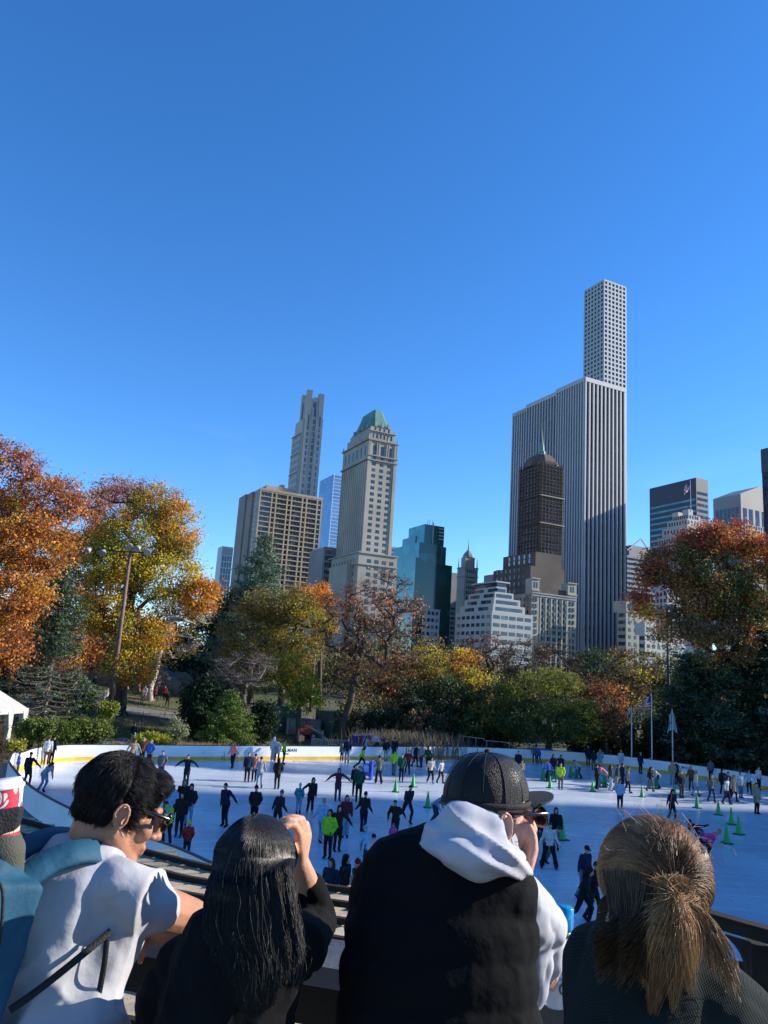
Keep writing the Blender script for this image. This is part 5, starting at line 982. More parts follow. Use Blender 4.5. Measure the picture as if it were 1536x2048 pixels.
def build_pose(name):
    j = {k: Vector(v) for k, v in POSES[name].items()}; d = {}; mb = MB()
    up_ = (j['hea']-j['nek']).normalized(); fwd = (Vector((0, -1, 0))-up_*(-up_.y)).normalized(); sd = fwd.cross(up_)
    hax = (sd, fwd, up_)
    mb.ell(j['hea']+up_*.02, (.075, .095, .11), hax, 12, 8); mb.ell(j['hea']-up_*.05+fwd*.03, (.055, .07, .07), hax, 10, 6); mb.cap(j['hea']+fwd*.095, j['hea']+fwd*.115-up_*.03, .012, .018, 6)
    for s in (-1, 1): mb.ell(j['hea']+sd*.078*s, (.012, .02, .03), hax, 6, 5)
    mb.cap(j['nek']-up_*.06, j['hea'], .055, .05); mb.cap(j['che'], j['nek']-up_*.06, .095, .075); mb.cap(j['pel'], j['che'], .09, .095)
    for s in 'lr':
        mb.cap(j['che']+(j['s'+s]-j['che'])*.3, j['s'+s], .06, .05); limb(mb, j, 's'+s, 'e'+s, 'h'+s, .05, .038, .026)
        hd = (j['h'+s]-j['e'+s]).normalized(); mb.cap(j['h'+s], j['h'+s]+hd*.07, .028, .034, 8); 
        for q in (-1, 0, 1): mb.cap(j['h'+s]+hd*.07+sd*.02*q, j['h'+s]+hd*(.15-.01*abs(q))+sd*.022*q, .012, .009, 5)
        mb.cap(j['h'+s]+hd*.03, j['h'+s]+hd*.08+fwd*.045, .013, .01, 5)
        mb.cap(j['pel'], j['p'+s], .085, .08); limb(mb, j, 'p'+s, 'k'+s, 'a'+s, .082, .055, .04)
    d['body'] = mb
    for kind in ('jacket', 'coat'):
        mb = MB(); hem = .10 if kind == 'jacket' else .30; ax_up = (j['che']-j['pel']).normalized()
        axs = (Vector((1, 0, 0)), Vector((1, 0, 0)).cross(ax_up)*-1, ax_up)
        for f, rx, ry in ((0, .165, .13), (.35, .165, .13), (.7, .18, .14), (1, .185, .13)): mb.ell(j['pel'].lerp(j['che'], f), (rx, ry, .16), axs, 14, 8)
        mb.ell(j['nek']-up_*.10, (.15, .10, .09), axs, 12, 6); mb.cap(j['nek']-up_*.05, j['nek']+up_*.01, .075, .068)
        dn = (j['pl']+j['pr'])/2-Vector((0, 0, hem)); kk = (j['kl']+j['kr'])/2; dn = j['pel'].lerp(kk, hem/.43)
        mb.tube([j['pel']+ax_up*.1, j['pel'], dn], [.17, .175, .19 if kind == 'jacket' else .21], 14, squash=.78)
        for s in 'lr':
            mb.cap(j['che']+(j['s'+s]-j['che'])*.3, j['s'+s], .11, .078); limb(mb, j, 's'+s, 'e'+s, 'h'+s, .078, .062, .045)
        d[kind] = mb
    for kind, k1, k2 in (('trousers', .075, .058), ('wide_trousers', .085, .095)):
        mb = MB(); mb.ell(j['pel'], (.165, .125, .13), None, 12, 8)
        for s in 'lr': mb.cap(j['pel'], j['p'+s], .13, .11); limb(mb, j, 'p'+s, 'k'+s, 'a'+s, .105, k1, k2)
        d[kind] = mb
    for kind, v in (('body', .02), ('jacket', .024), ('coat', .026), ('trousers', .024), ('wide_trousers', .026)):
        o = remesh(d[kind], kind, [], v, None, 2, .5, (lambda p, n: 0) if kind == 'body' else (lambda p, n: .012*noise.noise(p*9)+.006*noise.noise(p*22))); me = o.data; bpy.data.objects.remove(o); d[kind] = me
        if not me.materials: me.materials.append(None)
        me.polygons.foreach_set('use_smooth', [True]*len(me.polygons))
    H = j['hea']+up_*.02; bk = -fwd
    def m_(mb, nm, v=.014, sm=1):
        o = remesh(mb, nm, [], v, None, sm, .5); me = o.data; bpy.data.objects.remove(o)
        if not me.materials: me.materials.append(None)
        return me
    mb = MB(); mb.ell(H+bk*.018+up_*.022, (.084, .098, .105), hax, 14, 8); d['short'] = m_(mb, 'hair')
    mb = MB(); mb.ell(H+bk*.02+up_*.02, (.09, .103, .11), hax, 14, 8); mb.chain([H+bk*.06, H+bk*.10-up_*.16, H+bk*.12-up_*.32], [.085, .075, .03]); mb.cap(H+sd*.07, H+sd*.08-up_*.2, .04, .02); mb.cap(H-sd*.07, H-sd*.08-up_*.2, .04, .02); d['long'] = m_(mb, 'hair')
    mb = MB(); mb.ell(H+bk*.02+up_*.02, (.088, .10, .108), hax, 14, 8); mb.ell(H+bk*.09+up_*.09, .045, None, 10, 6); d['bun'] = m_(mb, 'hair')
    mb = MB(); mb.ell(H+up_*.045+bk*.01, (.094, .108, .10), hax, 14, 8); mb.ell(H+up_*.15, .028, None, 8, 5); d['beanie'] = m_(mb, 'hat')
    mb = MB(); mb.ell(H+up_*.045+bk*.005, (.09, .104, .088), hax, 14, 8); mb.tube([H+fwd*.07+up_*.035, H+fwd*.17+up_*.03], [.075, .055], 12, squash=.18); d['cap'] = m_(mb, 'cap', .010)
    mb = MB(); mb.ell(H+bk*.03+up_*.01, (.11, .115, .135), hax, 14, 8); mb.chain([H+bk*.05-up_*.08, j['nek']+bk*.03], [.10, .11]); d['hood'] = m_(mb, 'hood')
    for s, nm in ((1, 'al'), (-1, 'ar')):
        kn = j['k'+nm[1]]; an = j[nm]; sh = (an-kn).normalized(); ft = (Vector((0, -1, 0))-sh*(-sh.y)).normalized()
        for kind in ('skate', 'shoe'):
            mb = MB(); mb.mi = 0; mb.cap(an-sh*.10, an, .058, .055, 8); mb.tube([an+sh*.035+bk*0-ft*.05, an+sh*.05+ft*.06, an+sh*.065+ft*.16, an+sh*.065+ft*.185], [.05, .048, .038, .012], 8)
            if kind == 'skate':
                mb.mi = 1; mb.bar(an+sh*.115-ft*.08, an+sh*.115+ft*.19, .008, .03, -sh); mb.bar(an+sh*.09-ft*.05, an+sh*.10-ft*.05, .02, .03, ft); mb.bar(an+sh*.08+ft*.1, an+sh*.10+ft*.1, .02, .03, ft)
            me = mb.mesh(kind); me.materials.append(None); me.materials.append(None); d[kind+nm] = me
    POOL[name] = d; return d
def cloth(c, r=.85):
    c = tuple(round(x, 3) for x in c); k = 'cloth_%.3f_%.3f_%.3f' % c
    return mat(k, c, r, scale=9, var=.35, spec=.12)
SKIN = mat('skin', (.42, .24, .16), .55, scale=8, var=.15); SKIN2 = mat('deep_skin', (.20, .11, .07), .55, scale=8, var=.15)
CC = dict(bk=(.012, .012, .015), nv=(.015, .022, .05), gy=(.12, .125, .13), lg=(.32, .34, .36), wh=(.5, .52, .54), jn=(.10, .16, .25), lj=(.22, .32, .42), dj=(.03, .05, .10), br=(.10, .055, .035), tn=(.32, .24, .16), ol=(.07, .08, .04),
          ng=(.30, .62, .03), nyg=(.48, .68, .02), gn=(.015, .08, .05), rd=(.35, .03, .03), mr=(.12, .02, .03), bl=(.03, .10, .42), rb=(.02, .06, .5), lb=(.25, .42, .62), tl=(.04, .24, .30), pk=(.62, .08, .32), cp=(.65, .20, .20), or_=(.45, .14, .04), cr=(.5, .47, .38), pu=(.12, .06, .2), yl=(.5, .38, .04), bg=(.30, .24, .17), hb=(.05, .03, .02), bd=(.30, .2, .1))
BLK = [(.012, .012, .015), (.022, .022, .026), (.014, .017, .030), (.024, .019, .017), (.017, .021, .022)]
def person(foot, rz, pose, top, legs, hair, hc, label, s=1.0, kind='jacket', tr='trousers', feet='skate', group='skaters on the ice', skin=None, fc='bk', mir=False):
    d = POOL.get(pose) or build_pose(pose)
    e = empty('person', foot, R(rz), label, 'person', group); e.scale = (-s if mir else s, s, s)
    def add(nm, me, *ms):
        o = bpy.data.objects.new(nm, me); COL.objects.link(o); o.parent = e
        for i, m in enumerate(ms): o.material_slots[i].link = 'OBJECT'; o.material_slots[i].material = m
        return o
    add('body', d['body'], skin or SKIN)
    hx = int(abs(foot[0]*7.3+foot[1]*3.1)); add('coat' if kind == 'coat' else 'jacket', d[kind], cloth(BLK[hx % 5] if top == 'bk' else CC[top])); add('trousers', d[tr], cloth(BLK[(hx//5) % 5] if legs == 'bk' else CC[legs]))
    if hair in ('beanie', 'cap', 'hood'): add({'beanie': 'hat', 'cap': 'cap', 'hood': 'hood'}[hair], d[hair], cloth(CC[hc])); 
    else: add('hair', d[hair], cloth(CC[hc], .5))
    for q in ('al', 'ar'): add(feet, d[feet+q], cloth(CC[fc], .5), steel)
    return e
def P_(px, py, *a, **k): return person(G(px, py, .006), *a, **k)
# (foot x, foot y, turn, pose, top, legs, hair, hair colour, label, options); turn 0 faces the camera, 90 faces right, 180 away
SK = [
 (52, 1573, 170, 'onearm', 'bk', 'bk', 'cap', 'bk', 'person in a long black coat and cap at the left end boards', dict(kind='coat', mir=True)),
 (33, 1552, 120, 'still', 'rb', 'dj', 'short', 'hb', 'small person in blue at the far left corner of the rink', dict(s=.75)),
 (91, 1530, 200, 'stand', 'wh', 'br', 'short', 'hb', 'person in a white top and brown trousers leaning at the left boards', {}),
 (101, 1528, 160, 'stand', 'bk', 'bk', 'short', 'bk', 'person in black beside the one in white at the left boards', {}),
 (84, 1584, 60, 'bend', 'lg', 'lj', 'long', 'hb', 'stooping person in a pale hoodie with long dark hair by the near left boards', {}),
 (262, 1531, 30, 'skateout', 'tn', 'bk', 'long', 'br', 'person in a tan patterned coat with arms stretched out', dict(kind='coat')),
 (282, 1529, 10, 'stand', 'br', 'bk', 'long', 'bd', 'blond person in brown between the tan coat and the blue jacket', {}),
 (297, 1534, 350, 'still', 'bl', 'bk', 'long', 'bd', 'long haired person in a bright blue jacket right of two friends', {}),
 (320, 1563, 0, 'still', 'gy', 'dj', 'short', 'hb', 'person in a charcoal grey jacket with hands folded, right of the blue jacket', {}),
 (371, 1572, 0, 'arms', 'bk', 'bk', 'short', 'hb', 'person in a black coat with both arms out, alone near the dark haired group', dict(kind='coat')),
 (331, 1642, 200, 'stand', 'bk', 'bk', 'hood', 'bk', 'hooded person in black at the back left of the huddle', {}),
 (338, 1655, 180, 'stand', 'lb', 'bk', 'short', 'bk', 'person in a light blue jacket seen from behind in the huddle', {}),
 (361, 1640, 20, 'still', 'bk', 'nv', 'hood', 'gy', 'person in black with a grey hood at the back of the huddle', {}),
 (375, 1652, 10, 'still', 'bk', 'lj', 'hood', 'bk', 'person in a black puffer jacket and pale jeans right of the huddle', {}),
 (356, 1674, 0, 'stand', 'bk', 'bk', 'long', 'bk', 'person in a long black coat and leggings in front of the huddle', dict(kind='coat', fc='dj')),
 (331, 1688, 210, 'bend', 'ng', 'bk', 'short', 'hb', 'bending marshal in a neon green jacket near the left railing', {}),
 (371, 1718, 190, 'still', 'rd', 'bk', 'beanie', 'ng', 'child in a red jacket and neon green beanie by the near boards', dict(s=.75)),
 (306, 1716, 170, 'still', 'nv', 'bk', 'short', 'bk', 'person in navy by the near boards left of the red jacket', dict(s=.95)),
 (288, 1700, 190, 'still', 'rb', 'dj', 'short', 'hb', 'person in a royal blue jacket beside the left man', dict(s=.9)),
 (464, 1536, 340, 'glide', 'cp', 'bk', 'long', 'br', 'slim person in a rusty pink top and black leggings near the far boards', {}),
 (493, 1564, 15, 'stand', 'nv', 'bk', 'short', 'gy', 'person in a navy jacket, left of a close group of three', {}),
 (507, 1563, 0, 'still', 'cp', 'bk', 'beanie', 'bk', 'person in a dull pink top in the middle of a group of three', dict(s=.93)),
 (518, 1575, 190, 'glide', 'lg', 'lj', 'short', 'hb', 'person all in light grey, right of the group of three', {}),
 (553, 1578, 200, 'still', 'bk', 'bk', 'long', 'bk', 'lone person in black seen from behind near the pale group', {}),
 (545, 1522, 170, 'stand', 'wh', 'wh', 'hood', 'wh', 'person in an all white costume at the far boards', dict(tr='wide_trousers')),
 (553, 1523, 185, 'bend', 'lg', 'bk', 'short', 'bk', 'person in a spotted black and white coat bending at the far boards', dict(kind='coat')),
 (566, 1528, 100, 'stand', 'ng', 'bk', 'short', 'hb', 'rink marshal in a neon vest beside the lettered boards', {}),
 (448, 1653, 330, 'onearm', 'nv', 'bk', 'short', 'bk', 'tall person in a navy sweater with one arm out', dict(s=1.05)),
 (506, 1653, 0, 'still', 'bk', 'bk', 'beanie', 'bk', 'person in a black jacket with hands in pockets right of the navy sweater', {}),
 (552, 1665, 150, 'wide', 'bk', 'bk', 'beanie', 'gy', 'person in black with a grey beanie striding wide behind the raised hand', dict(s=1.0)),
 (596, 1628, 170, 'still', 'tl', 'lj', 'beanie', 'lb', 'child in a teal jacket holding hands', dict(s=.82)),
 (619, 1628, 20, 'onearm', 'bk', 'bk', 'long', 'bk', 'slim person in black holding hands with the teal jacket child', dict(mir=True, fc='lg')),
 (674, 1602, 10, 'arms', 'mr', 'dj', 'long', 'bk', 'person in a maroon cape with arms spread', {}),
 (716, 1603, 0, 'still', 'gn', 'bk', 'short', 'hb', 'person in a dark green sweater and black trousers', dict(s=1.08)),
 (709, 1592, 10, 'stand', 'bk', 'bk', 'short', 'bk', 'person in black just behind the dark green sweater', {}),
 (683, 1523, 180, 'stand', 'gy', 'bk', 'short', 'bd', 'child in grey beside the tall navy jacket at the far boards', dict(s=.78)),
 (693, 1527, 190, 'stand', 'nv', 'lj', 'short', 'hb', 'tall person in a navy jacket and jeans at the far boards', dict(s=1.12)),
 (722, 1539, 80, 'stride', 'ng', 'bk', 'long', 'bk', 'neon green marshal striding right near the blue skating aid', dict(s=.95)),
 (741, 1556, 170, 'bend', 'bl', 'dj', 'short', 'hb', 'child in blue pushing the blue skating aid', dict(s=.8)),
 (757, 1567, 200, 'glide', 'gy', 'bk', 'bun', 'bk', 'person in a grey cropped top and flared black trousers', dict(tr='wide_trousers')),
 (771, 1522, 10, 'stand', 'bk', 'lg', 'short', 'bk', 'person in a black coat and pale trousers at the middle boards', {}),
 (788, 1519, 10, 'stand', 'bk', 'bk', 'cap', 'bk', 'person all in black at the middle boards', {}),
 (787, 1551, 160, 'glide', 'ng', 'gy', 'short', 'hb', 'neon green marshal next to the dark green sweatshirt', {}),
 (802, 1562, 0, 'still', 'gn', 'bk', 'short', 'hb', 'person in a dark green sweatshirt facing the camera', {}),
 (814, 1549, 350, 'skateout', 'mr', 'bk', 'short', 'gy', 'person in a dark maroon coat behind the green sweatshirt', dict(kind='coat')),
 (829, 1534, 60, 'glide', 'nv', 'bk', 'short', 'gy', 'person in blue at the left of a linked trio', {}),
 (842, 1535, 330, 'glide', 'lg', 'dj', 'long', 'br', 'person in pale grey in the middle of a linked trio', {}),
 (855, 1539, 330, 'glide', 'gn', 'bk', 'long', 'bk', 'person in dark green at the right of a linked trio', {}),
 (860, 1567, 20, 'glide', 'cr', 'bk', 'long', 'bk', 'person in a cream jacket and black leggings', dict(fc='wh')),
 (880, 1566, 40, 'glide', 'wh', 'bk', 'bun', 'br', 'small person in a white top left of the black cap', dict(s=.9)),
 (813, 1647, 30, 'stride', 'bk', 'bk', 'short', 'hb', 'tall person in black behind another one in black', dict(s=1.05)),
 (789, 1683, 340, 'stride', 'bk', 'bk', 'short', 'hb', 'person in black crouching forward near the pink child', {}),
 (784, 1700, 10, 'still', 'pk', 'pk', 'beanie', 'pk', 'child all in pink peeking above the vest shoulder', dict(s=.58)),
 (868, 1650, 60, 'bend', 'lj', 'dj', 'short', 'hb', 'person in a camouflage jacket partly behind the hood', {}),
 (689, 1675, 10, 'stand', 'mr', 'lj', 'long', 'br', 'person in a maroon jacket and wide pale jeans', dict(tr='wide_trousers')),
 (725, 1667, 160, 'glide', 'bk', 'bk', 'short', 'bk', 'tall person in black skating away from the maroon jacket', dict(s=1.02)),
 (640, 1685, 150, 'glide', 'lb', 'lj', 'short', 'tn', 'person in white behind the neon jacket, wearing pale blue trousers', {}),
 (654, 1717, 340, 'still', 'ng', 'bk', 'long', 'bk', 'marshal in a neon green jacket and black trousers nearest the camera', dict(s=1.02)),
 (673, 1703, 20, 'reach', 'bk', 'bk', 'long', 'bk', 'long haired person in black reaching out beside the neon jacket', {}),
 (736, 1745, 200, 'bend', 'lb', 'dj', 'cap', 'lb', 'person in a pale blue cap near the vest shoulder', {}),
 (752, 1768, 200, 'bend', 'wh', 'bk', 'short', 'bk', 'bending person in white by the vest shoulder', {}),
 (1036, 1548, 0, 'stand', 'bk', 'bk', 'short', 'bk', 'person in black right behind the black cap', {}),
 (1043, 1560, 10, 'still', 'bg', 'bk', 'long', 'br', 'child in beige right behind the black cap', dict(s=.8)),
 (1069, 1526, 180, 'bend', 'gy', 'dj', 'short', 'hb', 'person in grey leaning over the boards by the blue tarp', {}),
 (1078, 1527, 200, 'bend', 'bl', 'dj', 'short', 'bk', 'person in blue leaning over the boards by the blue tarp', {}),
 (1106, 1556, 20, 'stand', 'bk', 'dj', 'long', 'bk', 'person in black behind the child with a green aid', {}),
 (1097, 1562, 200, 'skateout', 'bl', 'bk', 'short', 'br', 'child in a blue shirt at a green skating aid', dict(s=.85)),
 (1121, 1579, 350, 'still', 'nyg', 'gy', 'short', 'hb', 'marshal in a neon yellow jacket and grey trousers', dict(fc='bk')),
 (1120, 1556, 0, 'onearm', 'bk', 'bk', 'long', 'bk', 'person in black behind the neon yellow marshal', dict(mir=True)),
 (1160, 1557, 260, 'bend', 'lg', 'dj', 'short', 'hb', 'child in a pale jacket pushing a green skating aid', dict(s=.9)),
 (1176, 1531, 0, 'stand', 'bk', 'bk', 'short', 'hb', 'tall person in a black coat at the right boards', dict(kind='coat')),
 (1187, 1541, 180, 'stand', 'bk', 'gy', 'short', 'bk', 'person in a black top and grey trousers right of the black coat', {}),
 (1200, 1540, 160, 'still', 'lj', 'lg', 'long', 'tn', 'person in grey blue with pale trousers at the right boards', dict(kind='coat')),
 (1193, 1578, 90, 'reach', 'bk', 'bk', 'short', 'bk', 'slim person in black left of the coral jacket', dict(s=.95)),
 (1210, 1572, 250, 'bend', 'cp', 'lj', 'long', 'br', 'bending person in a coral pink jacket at a green aid', {}),
 (1221, 1582, 90, 'stand', 'ol', 'wh', 'long', 'hb', 'person in an olive jacket and white trousers', dict(tr='wide_trousers')),
 (1233, 1580, 80, 'glide', 'ol', 'bg', 'short', 'hb', 'person in olive and beige behind the white trousers', {}),
 (1245, 1577, 100, 'stand', 'nv', 'bk', 'short', 'bk', 'person in navy behind the pale blue sweater', {}),
 (1254, 1586, 60, 'glide', 'gy', 'bk', 'short', 'hb', 'person in dark grey right of the pale blue sweater', {}),
 (1240, 1620, 350, 'still', 'lb', 'bk', 'long', 'hb', 'person in a pale blue sweater, black leggings and white skates', dict(fc='wh')),
 (1242, 1541, 10, 'still', 'wh', 'wh', 'short', 'tn', 'person in a white blouse at the right boards', {}),
 (1281, 1547, 20, 'stand', 'nv', 'bk', 'short', 'tn', 'person in a navy and white jacket at the right boards', {}),
 (1300, 1582, 30, 'glide', 'bk', 'gy', 'long', 'bk', 'person in black left of the striped sweater', dict(s=.95)),
 (1316, 1577, 280, 'bend', 'lg', 'dj', 'short', 'hb', 'person in a striped sweater and long dark skirt', dict(tr='wide_trousers')),
 (1345, 1570, 330, 'still', 'tn', 'lj', 'long', 'bd', 'person in a tan top and blue jeans by the lettered boards', {}),
 (1352, 1568, 20, 'stand', 'nv', 'bk', 'short', 'bk', 'person in navy half hidden right of the tan top', {}),
 (1363, 1596, 20, 'still', 'bk', 'br', 'short', 'bd', 'blond person in a dark puffer jacket and brown trousers', {}),
 (1383, 1581, 340, 'glide', 'br', 'bk', 'long', 'hb', 'person in dark brown behind the pale dress', {}),
 (1391, 1592, 60, 'glide', 'cr', 'lj', 'long', 'bd', 'person in a pale cream tunic and jeans', dict(kind='coat')),
 (1422, 1562, 180, 'stand', 'gy', 'bk', 'short', 'hb', 'person in dark grey at the right boards, head above the rail', {}),
 (1423, 1604, 10, 'glide', 'gy', 'dj', 'short', 'bd', 'person in a dark sweater with a light stripe', {}),
 (1446, 1588, 0, 'onearm', 'bk', 'bk', 'hood', 'bk', 'hooded person in black waving one arm', {}),
 (1453, 1608, 40, 'glide', 'wh', 'bk', 'long', 'hb', 'person in a white jacket in front of the hooded one', {}),
 (1458, 1596, 20, 'stand', 'bk', 'bk', 'short', 'bk', 'person in black between the white jacket and beige coat', {}),
 (1467, 1603, 30, 'glide', 'bg', 'bk', 'long', 'bd', 'person in a beige coat', dict(kind='coat')),
 (1482, 1596, 20, 'stand', 'wh', 'jn', 'short', 'hb', 'person in a white top and blue jeans near the right edge', {}),
 (1499, 1588, 320, 'skateout', 'lb', 'bk', 'long', 'hb', 'person in a pale teal vest near the right edge', {}),
 (1518, 1580, 20, 'stand', 'wh', 'bk', 'short', 'hb', 'person in white waving by the right boards', {}),
 (1514, 1628, 20, 'stand', 'bg', 'bk', 'short', 'hb', 'tall person in a grey brown coat at the right edge', dict(kind='coat', s=1.05)),
 (1344, 1643, 10, 'glide', 'bk', 'bk', 'hood', 'bk', 'person in a black hooded jacket above the brown haired head', dict(fc='cp', s=.98)),
 (1398, 1701, 300, 'racer', 'nv', 'gy', 'short', 'hb', 'speed skating person in a navy shirt and grey trousers', dict(mir=True)),
 (1412, 1720, 50, 'racer', 'pk', 'bk', 'short', 'bd', 'crouched skater in a bright pink shirt', {}),
 (1066, 1710, 70, 'still', 'or_', 'br', 'short', 'hb', 'person in an orange jacket next to the hidden face', {}),
 (1050, 1706, 90, 'stand', 'br', 'bk', 'short', 'hb', 'person in brown half hidden behind the cap wearing man', {}),
 (1079, 1704, 60, 'glide', 'bk', 'dj', 'short', 'bk', 'person in black right of the orange jacket', dict(s=1.02)),
 (1111, 1700, 350, 'stand', 'bk', 'gy', 'long', 'bk', 'long haired person in black left of the green cone', {}),
 (1093, 1728, 60, 'bend', 'gy', 'gy', 'short', 'hb', 'bending person in a grey tee and shorts', {}),
 (1098, 1737, 350, 'wide', 'wh', 'bk', 'short', 'hb', 'person in a white tee and loose black trousers', dict(tr='wide_trousers')),
 (1168, 1800, 30, 'glide', 'nv', 'jn', 'cap', 'bk', 'person in a black cap and navy jacket with a white hood', {}),
 (1166, 1855, 60, 'stride', 'bk', 'bk', 'long', 'bk', 'person in a black puffer jacket, nearest skater on the right', dict(s=1.0)),
 (1186, 1843, 40, 'glide', 'bk', 'bk', 'short', 'hb', 'person in black close behind the nearest skater', {}),
]
for (x, y, rz, pose, top, legs, hair, hc, lab, kw) in SK: P_(x, y, rz, pose, top, legs, hair, hc, lab, **kw)
# spectators at the near boards
for (px, pt, d, rz, pose, top, hair, hc, lab, s) in ((664, 1716, 18.6, 330, 'still', 'nv', 'long', 'hb', 'long haired spectator in navy behind the near boards', .98), (693, 1709, 18.3, 60, 'still', 'bk', 'hood', 'bk', 'spectator in a black hooded coat behind the near boards', 1.02), (717, 1718, 18.4, 300, 'still', 'br', 'beanie', 'mr', 'spectator in a dark red beanie behind the near boards', .98), (706, 1752, 17.4, 20, 'still', 'bk', 'hood', 'bg', 'child in a beige hood in front of the hooded spectator', .85)):
    c = G(px, pt, 1.74*s-.05); person((c.x, c.y, -.05), rz, pose, top, 'bk', hair, hc, lab, s=s, kind='coat', feet='shoe', group='spectators at the near boards')
# walkers in the park
for (px, d, rz, pose, top, legs, hair, hc, lab, s) in ((155, 86, 40, 'walk', 'wh', 'bk', 'short', 'hb', 'distant walker in white left of the spruce', 1), (165, 88, 60, 'stand', 'bk', 'bk', 'short', 'bk', 'distant person in black right of the one in white', 1), (172, 86, 90, 'walk', 'br', 'bk', 'short', 'hb', 'distant walker in brown near the dark rock', 1), (185, 92, 20, 'stand', 'bk', 'dj', 'short', 'hb', 'distant person in black by the tall dark rock', 1), (207, 84, 300, 'still', 'lg', 'jn', 'long', 'bd', 'distant person in pale grey left of the pole', .95), (213, 85, 20, 'stand', 'cr', 'bk', 'short', 'hb', 'distant person in cream left of the pole', 1),
     (205, 76, 60, 'bend', 'wh', 'bk', 'short', 'hb', 'child in white bending by the iron fence', .7), (236, 79, 80, 'walk', 'nv', 'jn', 'short', 'hb', 'walker in navy right of the pole foot', 1), (252, 80, 280, 'walk', 'gy', 'bk', 'short', 'hb', 'walker in grey and black on the path', 1.02), (249, 90, 20, 'phone', 'cp', 'dj', 'short', 'hb', 'distant person in a bright coral jacket', 1), (284, 89, 20, 'stand', 'tn', 'tn', 'long', 'bd', 'distant person in a long tan coat', 1), (288, 91, 340, 'stand', 'wh', 'br', 'short', 'bd', 'distant person in white beside the tan coat', 1), (275, 93, 90, 'walk', 'or_', 'bk', 'short', 'hb', 'distant walker in orange left of the tan coat', .95), (310, 92, 60, 'walk', 'mr', 'bk', 'short', 'hb', 'distant walker in maroon by the sunlit rock', .95), (328, 94, 0, 'stand', 'rd', 'bk', 'short', 'hb', 'distant person in dark red by the sunlit rock', .95), (335, 90, 30, 'walk', 'bk', 'bk', 'short', 'bk', 'distant walker in black right of the sunlit rock', 1), (368, 100, 0, 'stand', 'lg', 'bk', 'short', 'hb', 'distant person in light grey near the road', 1), (375, 103, 20, 'stand', 'bk', 'bk', 'short', 'hb', 'distant person in black near the road', 1), (276, 65.5, 180, 'stand', 'bk', 'lj', 'short', 'hb', 'person in a black jacket standing on the grass above the boards', 1.0)):
    c = gp(px, d); person(c, rz, pose, top, legs, hair, hc, lab, s=s, feet='shoe', group='walkers in the park', kind='coat' if 'coat' in lab else 'jacket')
# green cones
conem = mat('cone_green', (.01, .32, .06), .5, scale=4, var=.15)
proto = empty('traffic_cone', (0, 0, 0)); MB().tube([(0, 0, .03), (0, 0, .06), (0, 0, .74), (0, 0, .76)], [.17, .15, .03, .02], 16).build('cone', conem, proto, True)
MB().box((0, 0, .018), (.42, .42, .036)).build('base', mat('cone_base', (.01, .05, .03), .7), proto)
CN = [(791, 1584, 1, 'next to the green sweatshirt skater, left of a pair'), (826, 1574, 1, 'right of a pair near the linked trio'), (855, 1615, 1, 'closest to the camouflage jacket'), (1100, 1576, .95, 'left of the neon yellow marshal'), (1185, 1583, .9, 'in front of the slim black skater'), (1284, 1594, .9, 'between the pale blue sweater and the striped one'), (1349, 1590, .9, 'half hidden behind the black hooded skater'), (1394, 1616, 1, 'below the pale cream tunic'), (1437, 1630, 1, 'below the white jacket skater'), (1463, 1649, 1.08, 'upper of the three at the right'), (1478, 1669, 1.12, 'rightmost of the three at the right'), (1454, 1687, 1.12, 'lowest of the three at the right'), (1124, 1680, 1.2, 'beside the person in the white tee')]
for i, (x, y, s, lab) in enumerate(CN):
    o = proto if i == 0 else proto.copy()
    if i:
        COL.objects.link(o)
        for ch in list(proto.children): c = ch.copy(); COL.objects.link(c); c.parent = o
    o.location = G(x, y, .003); o.scale = (s, s, s*1.1); o.rotation_euler = (0, 0, i*.7); tag(o, 'green cone on the ice '+lab, 'cone', 'green cones on the ice')
# skating aids
def aid(px, py, rz, col, lab, s=1.0):
    e = empty('skating_aid', G(px, py, .004), R(rz), lab, 'skating aid', 'skating aids'); e.scale = (s, s, s); m_ = mat('aid_'+col, dict(green=(.01, .22, .09), blue=(.02, .06, .5))[col], .45)
    AX = (Vector((1, 0, 0)), ZUP, Vector((0, -1, 0)))
    for y in (-.24, .24): MB().prism([(-.38, 0), (.38, 0), (.26, .4), (.16, .78), (-.12, .78), (-.3, .35)], .06, (0, y+.03, .03), AX).build('side_panel', m_, e)
    MB().bar((.1, -.26, .80), (.1, .26, .80), .07, .07).build('handle', m_, e); MB().box((-.1, 0, .3), (.05, .46, .22)).build('front_panel', m_, e)
    for y in (-.24, .24): MB().bar((-.42, y, .018), (.42, y, .018), .08, .03).build('runner', m_, e)
aid(734, 1558, 80, 'blue', 'blue skating aid pushed by the child in blue', 1.15); aid(1092, 1561, 100, 'green', 'green skating aid by the child in the blue shirt', 1.05); aid(1105, 1563, 80, 'green', 'green skating aid right of the child in the blue shirt', 1.0)
aid(1147, 1556, 95, 'green', 'green skating aid pushed by the child in the pale jacket', 1.0); aid(1203, 1574, 100, 'green', 'green skating aid held by the coral jacket skater'); aid(1306, 1577, 85, 'green', 'green skating aid between the black and striped sweater skaters')
